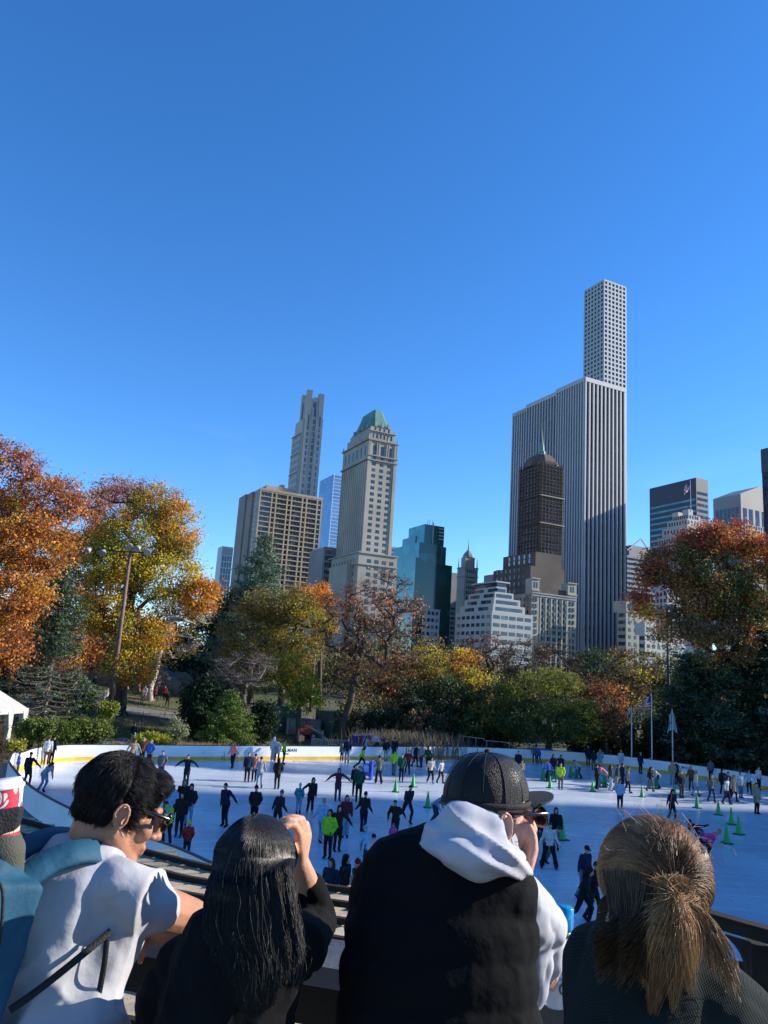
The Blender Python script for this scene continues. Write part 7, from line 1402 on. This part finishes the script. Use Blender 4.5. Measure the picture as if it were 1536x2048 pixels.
mb = MB(); mb.ell(L3(0, -.035, .015), (.077, .066, .066), ax3, 20, 12); mb.ell(L3(.073, .012, -.005), (.010, .014, .028), ax3, 10, 8); child_world(remesh(mb, 'hair', mat('dark_brown_hair', (.03, .02, .014), .6, bump=.6, bscale=200), .005, None, 1, .5, lambda p, n: .003*noise.noise(p*70)), e3)
co = []; rs = np.random.default_rng(4); B_ = np.array([ax3[0], ax3[1], ax3[2]])                 # short beard
for k in (-1, 1):
    n_ = 900; t_ = rs.random(n_); co.append(np.stack([k*(.064-.045*t_**1.6)+rs.normal(0, .003, n_), .0+.085*t_, -.045-.060*t_+rs.normal(0, .012, n_)], 1))
co = np.concatenate(co); base_ = np.array(Hc3)+(co*1.02)@B_; dr = (-B_[2]*.7+B_[1]*.3)+rs.normal(size=base_.shape)*.4; cdir = (base_-(np.array(Hc3)+B_[2]*-.03)); cdir /= np.linalg.norm(cdir, axis=1, keepdims=True)
P = np.stack([base_+cdir*.004, base_+cdir*.009+dr*.004, base_+cdir*.010+dr*.011], 1); strands('beard', bez(P, 4), .0007, .0003, np.array([[.10, .055, .03]])*rs.uniform(.5, 1.6, (len(P), 1)), brownhair, e3)
cap_ = empty('baseball_cap', L3(0, 0, .1), 0, 'black mesh backed baseball cap on the man in the vest', 'cap'); mesh_m, t, b = node_mat('cap_mesh'); N_ = t.nodes; Ln = t.links
tc = N_.new('ShaderNodeTexCoord'); wvx = N_.new('ShaderNodeTexVoronoi'); wvx.inputs['Scale'].default_value = 420; Ln.new(tc.outputs['Object'], wvx.inputs[0]); mr = N_.new('ShaderNodeMapRange'); mr.inputs[1].default_value = .2; mr.inputs[2].default_value = .6; mr.inputs[3].default_value = 1; mr.inputs[4].default_value = 0; Ln.new(wvx.outputs[0], mr.inputs[0])
bpn = N_.new('ShaderNodeBump'); bpn.inputs['Strength'].default_value = .45; bpn.inputs['Distance'].default_value = .003; Ln.new(mr.outputs[0], bpn.inputs['Height']); Ln.new(bpn.outputs[0], b.inputs['Normal']); b.inputs['Base Color'].default_value = (.008, .008, .009, 1); b.inputs['Roughness'].default_value = .42; b.inputs['Specular IOR Level'].default_value = .2
mb = MB(); nu, nv = 48, 14; rows = []
for j in range(nv+1):
    ph_ = R(90*j/nv); rows.append([L3(.089*math.cos(ph_)**.75*math.cos(2*math.pi*i/nu)*(1 if j < nv else 0), -.012+.103*math.cos(ph_)**.75*math.sin(2*math.pi*i/nu), .042+.102*math.sin(ph_)-.02*math.sin(2*math.pi*i/nu)*math.cos(ph_)*-.3) for i in range(nu)])
for j in range(nv):
    for i in range(nu): i2 = (i+1) % nu; mb.face([rows[j][i], rows[j][i2], rows[j+1][i2], rows[j+1][i]])
me = mb.mesh('crown'); bm = bmesh.new(); bm.from_mesh(me); bmesh.ops.remove_doubles(bm, verts=bm.verts[:], dist=2e-4); bm.to_mesh(me); bm.free(); co_ = child_world(mesh_obj('crown', me, mesh_m, None, True), cap_)
mb = MB()
for a in range(0, 180, 30):
    mb.tube([L3(.0893*math.cos(R(t_))**.75*math.cos(R(a))*1.005 if abs(t_) < 90 else 0, -.012+.1033*math.cos(R(t_))**.75*math.sin(R(a)), .042+.1023*abs(math.sin(R(t_)))) for t_ in range(0, 89, 8)], .0009, 5); mb.tube([L3(-.0893*math.cos(R(t_))**.75*math.cos(R(a))*1.005, -.012-.1033*math.cos(R(t_))**.75*math.sin(R(a)), .042+.1023*abs(math.sin(R(t_)))) for t_ in range(0, 89, 8)], .0009, 5)
capblk = mat('cap_fabric', (.008, .008, .009), .85, bump=.3, bscale=300); child_world(mb.build('seam', capblk, None, True), cap_)
child_world(MB().tube([L3(.0898*math.cos(R(a)), -.012+.1038*math.sin(R(a)), .036) for a in range(0, 361, 12)], .0045, 8, cap=False, squash=1.6).build('band', capblk, None, True), cap_); child_world(MB().ell(L3(0, -.012, .145), .008, ax3, 10, 6).build('button', capblk, None, True), cap_)
child_world(MB().bar(L3(-.02, -.116, .03), L3(.03, -.114, .03), .006, .016, ax3[1]).build('adjuster_strap', mat('brown_leather', (.05, .025, .015), .6)), cap_)
mb = MB(); pt = []
for j in range(9):
    v = j/8
    pt.append([L3((.074+.002*v)*math.sin(R(a)), .064+.022*math.cos(R(a))+v*.074*math.cos(R(a*.9)), .045+.012*v-.018*(math.sin(R(a))**2)*(1-.2*v)) for a in range(-80, 81, 10)])
for j in range(8):
    for i in range(len(pt[0])-1): mb.face([pt[j][i], pt[j+1][i], pt[j+1][i+1], pt[j][i+1]]); up3 = ax3[2]*-.004; mb.face([pt[j][i]+up3, pt[j][i+1]+up3, pt[j+1][i+1]+up3, pt[j+1][i]+up3])
for i in range(len(pt[0])-1): mb.face([pt[8][i], pt[8][i]-ax3[2]*.004, pt[8][i+1]-ax3[2]*.004, pt[8][i+1]])
child_world(mb.build('brim', mat('brim_cloth', (.02, .02, .02), .8, bump=.3, bscale=300), None, True), cap_)
child_world(MB().chain([L3(.080, -.01, .02), L3(.080, .06, .02), L3(.066, .112, .018)], [.003, .004, .006], 8).ell(L3(.035, .115, .006), (.032, .006, .024), ax3, 14, 8).ell(L3(-.035, .115, .006), (.032, .006, .024), ax3, 14, 8).build('sunglasses', gm_, None, True), e3)
grey_fl = mat('grey_fleece', (.40, .40, .44), .9, scale=60, var=.10, bump=.08, bscale=420, fac=(.3, .7)); mb = MB()   # hood lying on the back and round the neck
hoodp = [((868, 1690), .036, 1.78), ((885, 1662), .042, 1.77), ((925, 1650), .044, 1.76), ((970, 1662), .042, 1.78), ((1005, 1690), .038, 1.82), ((1036, 1722), .030, 1.86)]
mb.chain([q(*p, d) for p, r_, d in hoodp], [r_ for p, r_, d in hoodp], 16); hd2 = [((872, 1695), .034, 1.77), ((900, 1712), .040, 1.73), ((950, 1718), .046, 1.71), ((1000, 1718), .042, 1.73), ((1038, 1724), .034, 1.80)]
mb.chain([q(*p, d) for p, r_, d in hd2], [r_ for p, r_, d in hd2], 16); mb.chain(qq([(915, 1685, 1.76), (985, 1700, 1.77)]), [.055, .05], 16)
def hoodfold(p, n): v = proj(p); return .006*(abs(noise.noise(Vector((v[0]*.012, v[1]*.030+v[0]*.012, 2))))*2-.6)+.012*(max(0, abs(noise.noise(Vector((v[0]*.010, v[1]*.022-v[0]*.012, 7))))-.05))-.002
child_world(remesh(mb, 'hood', grey_fl, .0055, None, 3, .6, lambda p, n: .016*(1-abs(noise.noise(Vector((p.x*5+p.z*4, p.y*5, p.z*17+p.x*9))))*3)-.008+.003*noise.noise(p*24)), e3)
for off in (0, .012): 0 and child_world(MB().tube(qq([(890, 1648-off*300, 1.735), (950, 1648, 1.72), (1000, 1675, 1.745), (1036, 1706, 1.80), (1052, 1726, 1.83)]), .003, 6).build('hood_seam', grey_fl, None, True), e3)
mb = MB(); mb.chain([s3r, q(1066, 1835, 1.95), q(1088, 1872, 2.10), q(1086, 1915, 2.17), q(1078, 1946, 2.215)], [.072, .068, .058, .050, .040], 16); mb.cap(q(1062, 1900, 2.0), q(1056, 1985, 2.04), .055, .045, 14)
child_world(remesh(mb, 'sleeve', grey_fl, .0055, None, 3, .6, lambda p, n: .010*(abs(noise.noise(Vector((p.x*9, p.y*9, p.z*15+p.x*14))))*2-.5)+.003*noise.noise(p*26)), e3)
mb = MB(); vest = mat('black_vest', (.004, .0045, .006), .9, scale=6, var=.3, bump=.5, bscale=13, spec=.14)
mb.chain(qq([(800, 1745, 1.83), (870, 1740, 1.82), (990, 1785, 1.82)]), [.085, .10, .095], 16)
for (px_, py_, rx_, ry_, d_) in ((890, 1805, .205, .115, 1.82), (886, 1870, .213, .125, 1.81), (880, 1950, .214, .13, 1.80), (876, 2040, .218, .135, 1.79), (874, 2140, .22, .135, 1.78), (872, 2240, .22, .135, 1.77)):
    mb.ell(q(px_, py_, d_), (rx_, ry_, .125), None, 28, 16); mb.box(q(px_, py_+20, d_), (rx_*1.45, ry_*1.35, .13))
mb.chain(qq([(778, 1790, 1.84), (770, 1860, 1.83)]), [.088, .08], 18)
child_world(remesh(mb, 'vest', vest, .0065, None, 5, .6, lambda p, n: .0025*abs(math.sin((p.z+.06*noise.noise(p*2))*38))**.6+.007*noise.noise(Vector((p.x*6, p.y*6, p.z*9)))+.002*noise.noise(p*22)), e3)
# ---- woman with the brown ponytail ------------------------------------------------
e4 = empty('person', (.55, 1.5, TZ), 0, 'woman with a loosely tied brown ponytail in a dark green knit sweater', 'person')
mb = MB(); Hc4 = q(1304, 1792, 1.56); ax4 = frame((-.35, .90, -.22)); L4 = head_into(mb, Hc4, ax4, .97); nb4 = q(1290, 1890, 1.52); mb.cap(L4(0, -.03, -.05), nb4, .05, .056)
mb.chain([nb4, q(1290, 2000, 1.5), q(1290, 2200, 1.48)], [.09, .11, .11]); child_world(remesh(mb, 'body', skin_b, .0045, None, 3, .5), e4)
knit, t, b = node_mat('green_knit'); N_ = t.nodes; Ln = t.links; tc = N_.new('ShaderNodeTexCoord'); mp = N_.new('ShaderNodeMapping'); mp.inputs['Rotation'].default_value = (0, .5, .5); Ln.new(tc.outputs['Object'], mp.inputs[0])
wa = N_.new('ShaderNodeTexWave'); wa.inputs['Scale'].default_value = 105; wa.inputs['Distortion'].default_value = 1.5; wa.inputs['Detail Scale'].default_value = 8; Ln.new(mp.outputs[0], wa.inputs[0]); wb = N_.new('ShaderNodeTexWave'); wb.bands_direction = 'Z'; wb.inputs['Scale'].default_value = 90; wb.inputs['Distortion'].default_value = 1.2; wb.inputs['Detail Scale'].default_value = 10; Ln.new(mp.outputs[0], wb.inputs[0])
ma = N_.new('ShaderNodeMath'); ma.operation = 'MULTIPLY'; Ln.new(wa.outputs[1], ma.inputs[0]); Ln.new(wb.outputs[1], ma.inputs[1]); bpn = N_.new('ShaderNodeBump'); bpn.inputs['Strength'].default_value = .8; bpn.inputs['Distance'].default_value = .002; Ln.new(ma.outputs[0], bpn.inputs['Height']); Ln.new(bpn.outputs[0], b.inputs['Normal'])
mx = N_.new('ShaderNodeMix'); mx.data_type = 'RGBA'; mx.inputs[6].default_value = (.004, .008, .007, 1); mx.inputs[7].default_value = (.016, .026, .023, 1); Ln.new(ma.outputs[0], mx.inputs[0]); Ln.new(mx.outputs[2], b.inputs['Base Color']); b.inputs['Roughness'].default_value = .9; b.inputs['Specular IOR Level'].default_value = .2; b.inputs['Sheen Weight'].default_value = .04
mb = MB(); mb.chain(qq([(1290, 1885, 1.52), (1292, 1935, 1.52)]), [.065, .105], 16); mb.chain(qq([(1290, 1960, 1.52), (1285, 2080, 1.50), (1285, 2250, 1.5)]), [.125, .135, .14], 18); mb.chain(qq([(1250, 1925, 1.54), (1205, 1930, 1.56), (1198, 2000, 1.60), (1190, 2200, 1.62)]), [.080, .074, .068, .06], 16)
mb.chain(qq([(1350, 1975, 1.5), (1420, 2010, 1.48), (1480, 2050, 1.50), (1540, 2120, 1.55)]), [.088, .080, .075, .065], 16); child_world(remesh(mb, 'sweater', knit, .006, None, 4, .6, lambda p, n: .006*(abs(noise.noise(p*8))*2-.4)), e4)
mb = MB(); mb.ell(L4(0, -.015, .035), (.089, .101, .097), ax4, 24, 16); mb.chain([L4(-.05, .0, -.02), q(1238, 1835, 1.54), q(1215, 1880, 1.52)], [.05, .045, .03]); mb.chain([L4(0, -.03, -.04), q(1290, 1880, 1.50)], [.06, .04]); child_world(remesh(mb, 'hair', brown_base, .006, None, 2, .6, folds(.005, 24)), e4)
rs = np.random.default_rng(6); C4 = np.array([ax4[0], ax4[1], ax4[2]]); Hn4 = np.array(Hc4); tie = np.array(q(1352, 1787, 1.405)); rad4 = np.array([.096, .109, .104]); ctr = np.array([0, -.015, .035])
N = 15000; v = rs.normal(size=(N, 3)); v[:, 1] = np.abs(v[:, 1])*.9-.12; v[:, 2] = np.abs(v[:, 2])*rs.choice([1, 1, 1, -.3, -.6], N)+rs.normal(0, .18, N); v /= np.linalg.norm(v, axis=1, keepdims=True)
tl_ = ((tie-Hn4)@C4.T-ctr)/rad4; tl_ /= np.linalg.norm(tl_); ctl = []; rj4 = rs.random((N, 1)); jit = rs.normal(0, .022, (N, 3))
for f in (0, .17, .34, .5, .67, .84, 1.0):
    p = v*(1-f)+tl_*f+np.array([0, -.25, .30])*math.sin(math.pi*f)*(.4+.6*np.abs(v[:, :1]))+jit*math.sin(math.pi*f); p /= np.linalg.norm(p, axis=1, keepdims=True)+1e-6; p *= 1+.012*np.sin(v[:, :1]*16+v[:, 2:]*11+f*3)*math.sin(math.pi*f)+.035*rj4*(1-.4*f); ctl.append(Hn4+(p*rad4+ctr)@C4)
ctl[-1] = tie+rs.normal(0, .007, (N, 3)); tt = np.clip(.5+.5*np.sin(v[:, :1]*13+v[:, 2:]*9+v[:, 1:2]*7)+rs.normal(0, .22, (N, 1)), 0, 1)**1.5; cols = (np.array([[.32, .165, .07]])*tt+np.array([[.10, .05, .024]])*(1-tt))*rs.uniform(.75, 1.3, (N, 1))
strands('hair_strands', bez(np.stack(ctl, 1), 22), .0005, .00045, cols, brownhair, e4)
N = 11000; lk = rs.integers(0, 13, N); lc = rs.normal(1320, 24, 13)[lk]; ll = rs.uniform(1930, 2030, 13)[lk]-np.abs(lc-1318)*.6; lp = rs.uniform(0, 6, 13)[lk]; tx = lc+rs.normal(0, 3.5, N); ty = ll+rs.normal(0, 9, N)-rs.exponential(26, N); s0 = rs.normal(0, 1, N); ctl = [tie+np.array([-.004, 0, .016])+rs.normal(0, 1, (N, 3))*np.array([.012, .006, .005]), tie+rs.normal(0, 1, (N, 3))*np.array([.011, .005, .004])+np.array([0, -.006, 0])]
for f in (.18, .4, .65, 1.0): ctl.append(wv((1352+(tx-1352)*f**1.25+s0*11*math.sin(2.9*f)+5*np.sin(lp+f*6)*f, 1787+(ty-1787)*f, 1.395-.03*math.sin(math.pi*f)+rs.normal(0, .007, N))))
tt = np.clip(.55+.5*np.sin(lk*2.4)[:, None]+rs.normal(0, .2, (N, 1)), 0, 1); cols = (np.array([[.44, .25, .11]])*tt+np.array([[.15, .078, .035]])*(1-tt))*rs.uniform(.75, 1.3, (N, 1)); strands('ponytail', bez(np.stack(ctl, 1), 20), .00045, .00025, cols, brownhair, e4)
N = 520; tx = rs.uniform(1370, 1480, N); ty = 1850+(tx-1370)*.95+rs.uniform(-25, 60, N); ctl = [tie+rs.normal(0, .008, (N, 3))]                       # loose locks blown to the right
for f in (.2, .5, .8, 1.0): ctl.append(wv((1352+(tx-1352)*f+18*math.sin(3*f), 1787+(ty-1787)*f-10*math.sin(3*f)+rs.normal(0, 3, N), 1.40+rs.normal(0, .006, N))))
strands('loose_lock', bez(np.stack(ctl, 1), 20), .0008, .0003, np.array([[.24, .14, .07]])*rs.uniform(.4, 1.6, (N, 1)), brownhair, e4)
N = 6500; u = rs.uniform(-1.05, .55, N); sw_ = np.sin(u*17)+rs.normal(0, .5, N); sy0 = rs.normal(0, 1, N)          # under layer hanging from the back and left of the head
ctl = head_run(L4, ax4, (.094, .107, .102), (0, -.015, .035), u, N, rs); uu = (u+1.05)/1.6
for f, xa, xb, ya, d in ((.5, 1218, 1400, 1838, 1.47), (.8, 1208, 1392, 1880, 1.445), (1, 1180, 1380, 1925, 1.42)): ctl.append(wv((xa+(xb-xa)*uu+sw_*f*9, ya+sy0*f*24+(10-34*uu)*(f > .9)*0-(26*(1-uu) if f > .9 else 0), d-.05*np.sin(uu*3.1)+rs.normal(0, .004, N))))
strands('under_hair', bez(np.stack(ctl, 1), 24), .0006, .0003, np.array([[.085, .045, .022]])*rs.uniform(.4, 2.6, (N, 1)), brownhair, e4)
N = 160; a_ = rs.uniform(0, 6.28, N); st_ = Hn4+((np.stack([np.cos(a_)*.7, rs.uniform(-.9, .3, N), np.abs(np.sin(a_))*.9], 1))*rad4+ctr)@C4; d1 = rs.normal(size=(N, 3))*.013; P = np.stack([st_, st_+d1+np.array([0, 0, .005]), st_+d1*2+rs.normal(size=(N, 3))*.008, st_+d1*2.4-np.array([0, 0, .012])], 1)
strands('stray_hair', bez(P, 14), .00045, .0003, np.full((N, 3), .22)*np.array([1, .62, .35]), brownhair, e4)
child_world(MB().tube([tie+np.array([.012*math.cos(a), -.004*math.cos(a), .012*math.sin(a)]) for a in np.linspace(0, 6.28, 16)], .004, 8, cap=False).build('hair_tie', mat('tan_elastic', (.45, .32, .2), .6), None, True), e4)
# ---- person at the left edge with a paper cup ------------------------------------------------
e5 = empty('person', (-1.35, 1.9, TZ), 0, 'person at the left edge in an olive sleeve and black glove holding a paper cup', 'person'); mb = MB()
wrp = q(-14, 1680, 1.74); mb.ell(q(-110, 1525, 1.9), (.08, .09, .12)); mb.cap(q(-75, 1600, 1.9), q(-90, 1720, 1.9), .06, .08); mb.chain(qq([(-100, 1760, 1.9), (-110, 2000, 1.9)]), [.14, .15]); mb.chain([q(-60, 1760, 1.85), q(-25, 1790, 1.75), wrp], [.06, .05, .03])
child_world(remesh(mb, 'body', skin_b, .006, None, 2, .5), e5); mb = MB(); mb.chain([q(-70, 1745, 1.88), q(-20, 1770, 1.77), q(2, 1700, 1.74)], [.09, .070, .050], 16); mb.chain(qq([(-110, 1780, 1.9), (-110, 2100, 1.9)]), [.17, .18], 16)
child_world(remesh(mb, 'coat', mat('olive_cloth', (.075, .075, .055), .9, scale=6, var=.2, bump=.4, bscale=250), .007, None, 3, .6, folds(.006, 12)), e5)
mb = MB(); kn = qq([(-6, 1660, 1.70), (-3, 1649, 1.70), (0, 1639, 1.70), (2, 1629, 1.70)]); fg = [[k+Vector((.022, .018, .004)), k+Vector((.020, .042, .004)), k+Vector((.004, .052, .004))] for k in kn]
hand_into(mb, wrp, q(-16, 1655, 1.71), kn, fg, [q(-22, 1650, 1.68), q(-20, 1630, 1.665), q(-12, 1618, 1.665)], .0095, .022); child_world(remesh(mb, 'glove', mat('black_wool', (.012, .012, .014), .95, bump=.6, bscale=200), .004, None, 2, .5, lambda p, n: .001*noise.noise(p*150)), e5)
mb = MB(); mb.ell(q(-108, 1505, 1.9), (.11, .11, .13)); child_world(remesh(mb, 'hair', brown_base, .007, None, 1, .5, folds(.012, 22)), e5)
co, no = on_mesh(list(e5.children)[-1], 2600, np.random.default_rng(8)); rs = np.random.default_rng(8); tg = np.cross(no, rs.normal(size=no.shape)); P = np.stack([co, co+no*.014+tg*.01, co+no*.008-tg*.008, co+no*.024+tg*.012], 1); strands('hair_strands', bez(P, 9), .0009, .0005, np.array([[.05, .03, .018]])*rs.uniform(.5, 2, (len(co), 1)), brownhair, e5)
c0 = q(8, 1680, 1.735); ca = (q(5, 1600, 1.735)-c0).normalized(); cf = frame(ca.cross(Vector((1, 0, 0))), ca); cup = empty('paper_cup', c0, 0, 'red and cream paper coffee cup with white lid in the gloved hand', 'cup')
H_ = .105
def ringc(z, r_, n=32): return [c0+ca*z+cf[0]*r_*math.cos(2*math.pi*i/n)+cf[1]*r_*math.sin(2*math.pi*i/n) for i in range(n)]
cm, t, b = node_mat('printed_cup'); N_ = t.nodes; Ln = t.links; tc = N_.new('ShaderNodeTexCoord'); wz = N_.new('ShaderNodeTexNoise'); wz.inputs['Scale'].default_value = 26; wz.inputs['Detail'].default_value = 1; wz.inputs['Distortion'].default_value = 1.5; Ln.new(tc.outputs['Object'], wz.inputs[0])
wv_ = N_.new('ShaderNodeTexWave'); wv_.inputs['Scale'].default_value = 22; wv_.inputs['Distortion'].default_value = 4; Ln.new(tc.outputs['Object'], wv_.inputs[0])
def ramp(src, stops):
    r_ = N_.new('ShaderNodeValToRGB'); r_.color_ramp.interpolation = 'CONSTANT'; Ln.new(src, r_.inputs[0]); el = r_.color_ramp.elements; el[0].position = 0; el[0].color = (*stops[0][1], 1); el[1].position = stops[1][0]; el[1].color = (*stops[1][1], 1)
    for p_, c_ in stops[2:]: e_ = el.new(p_); e_.color = (*c_, 1)
    return r_
up_r = ramp(wz.outputs[0], [(0, (.03, .2, .1)), (.36, (.7, .7, .68)), (.44, (.55, .02, .04)), (.56, (.72, .72, .7))]); lo_r = ramp(wv_.outputs[1], [(0, (.5, .43, .27)), (.62, (.16, .14, .06)), (.8, (.62, .58, .45))])
sp_ = N_.new('ShaderNodeAttribute'); sp_.attribute_name = 'tint'; mxc = N_.new('ShaderNodeMix'); mxc.data_type = 'RGBA'; Ln.new(sp_.outputs['Fac'], mxc.inputs[0]); Ln.new(lo_r.outputs[0], mxc.inputs[6]); Ln.new(up_r.outputs[0], mxc.inputs[7]); Ln.new(mxc.outputs[2], b.inputs['Base Color']); b.inputs['Roughness'].default_value = .5
V_ = []; T_ = []; F_ = []; zz_ = [0, .0135, .0136, .062, .0621, H_]
for k, z in enumerate(zz_):
    V_ += [tuple(v) for v in ringc(z, .029+.013*z/H_)]; T_ += [[float(k >= 4)]*3]*32
for k in (2, 4): F_ += [(k*32+i, k*32+(i+1) % 32, (k+1)*32+(i+1) % 32, (k+1)*32+i) for i in range(32)]
child_world(mesh_obj('sleeve', npmesh('sleeve', V_, F_, np.array(T_)), cm, smooth=True), cup)
mb = MB(); A, B = ringc(0, .029), ringc(.0136, .0307)
for i in range(32): mb.face([A[i], A[(i+1) % 32], B[(i+1) % 32], B[i]])
mb.face(list(reversed(A))); child_world(mb.build('bottom', mat('cup_red', (.5, .03, .04), .5), None), cup)
child_world(MB().tube([c0+ca*(H_-.003), c0+ca*(H_+.004), c0+ca*(H_+.006), c0+ca*(H_+.017), c0+ca*(H_+.018)], [.0445, .0450, .0415, .0385, .033], 32).build('lid', mat('cup_lid', (.78, .78, .76), .4), None, True), cup)
# ---- water bottle standing on the rail ------------------------------------------------
bt = q(1092, 2002, 2.30); bt.z = RZ-.002; bt = Vector((q(1112, 2000, 2.30).x, 2.30, RZ-.0)); bo = empty('water_bottle', bt, 0, 'clear water bottle with blue cap on the rail between the vest and the sweater', 'bottle')
gb, t, b = node_mat('clear_plastic'); b.inputs['Base Color'].default_value = (.72, .8, .84, 1); b.inputs['Roughness'].default_value = .2; b.inputs['Transmission Weight'].default_value = .45
t_ = Vector((.07, 0, 1)).normalized()
MB().tube([(0, 0, 0), (0, 0, .006), (.003, 0, .05), (.008, 0, .12), (.012, 0, .165), (.0135, 0, .178)], [.028, .032, .033, .033, .031, .026], 24).build('body', gb, bo, True); MB().tube([(.0135, 0, .176), (.0145, 0, .190)], [.0275, .0275], 24).build('collar', mat('green_ring', (.03, .22, .10), .4), bo, True)
bc_, t, b = node_mat('blue_plastic'); b.inputs['Base Color'].default_value = (.01, .28, .62, 1); b.inputs['Roughness'].default_value = .15; b.inputs['Transmission Weight'].default_value = .25
MB().tube([(.0145, 0, .190), (.016, 0, .20), (.019, 0, .248), (.0195, 0, .252)], [.026, .0285, .0265, .022], 24).build('cap', bc_, bo, True)
for ch, z, s_, m_ in (('c', .125, .035, ink), ('O', .088, .05, mat('logo_blue', (.02, .22, .6), .4)), ('C', .052, .045, ink)):
    o = mesh_obj('lettering', text_mesh(ch, s_, .0008), m_, bo); o.location = (.012, -.034, z); o.rotation_euler = (math.pi/2, 0, .25)
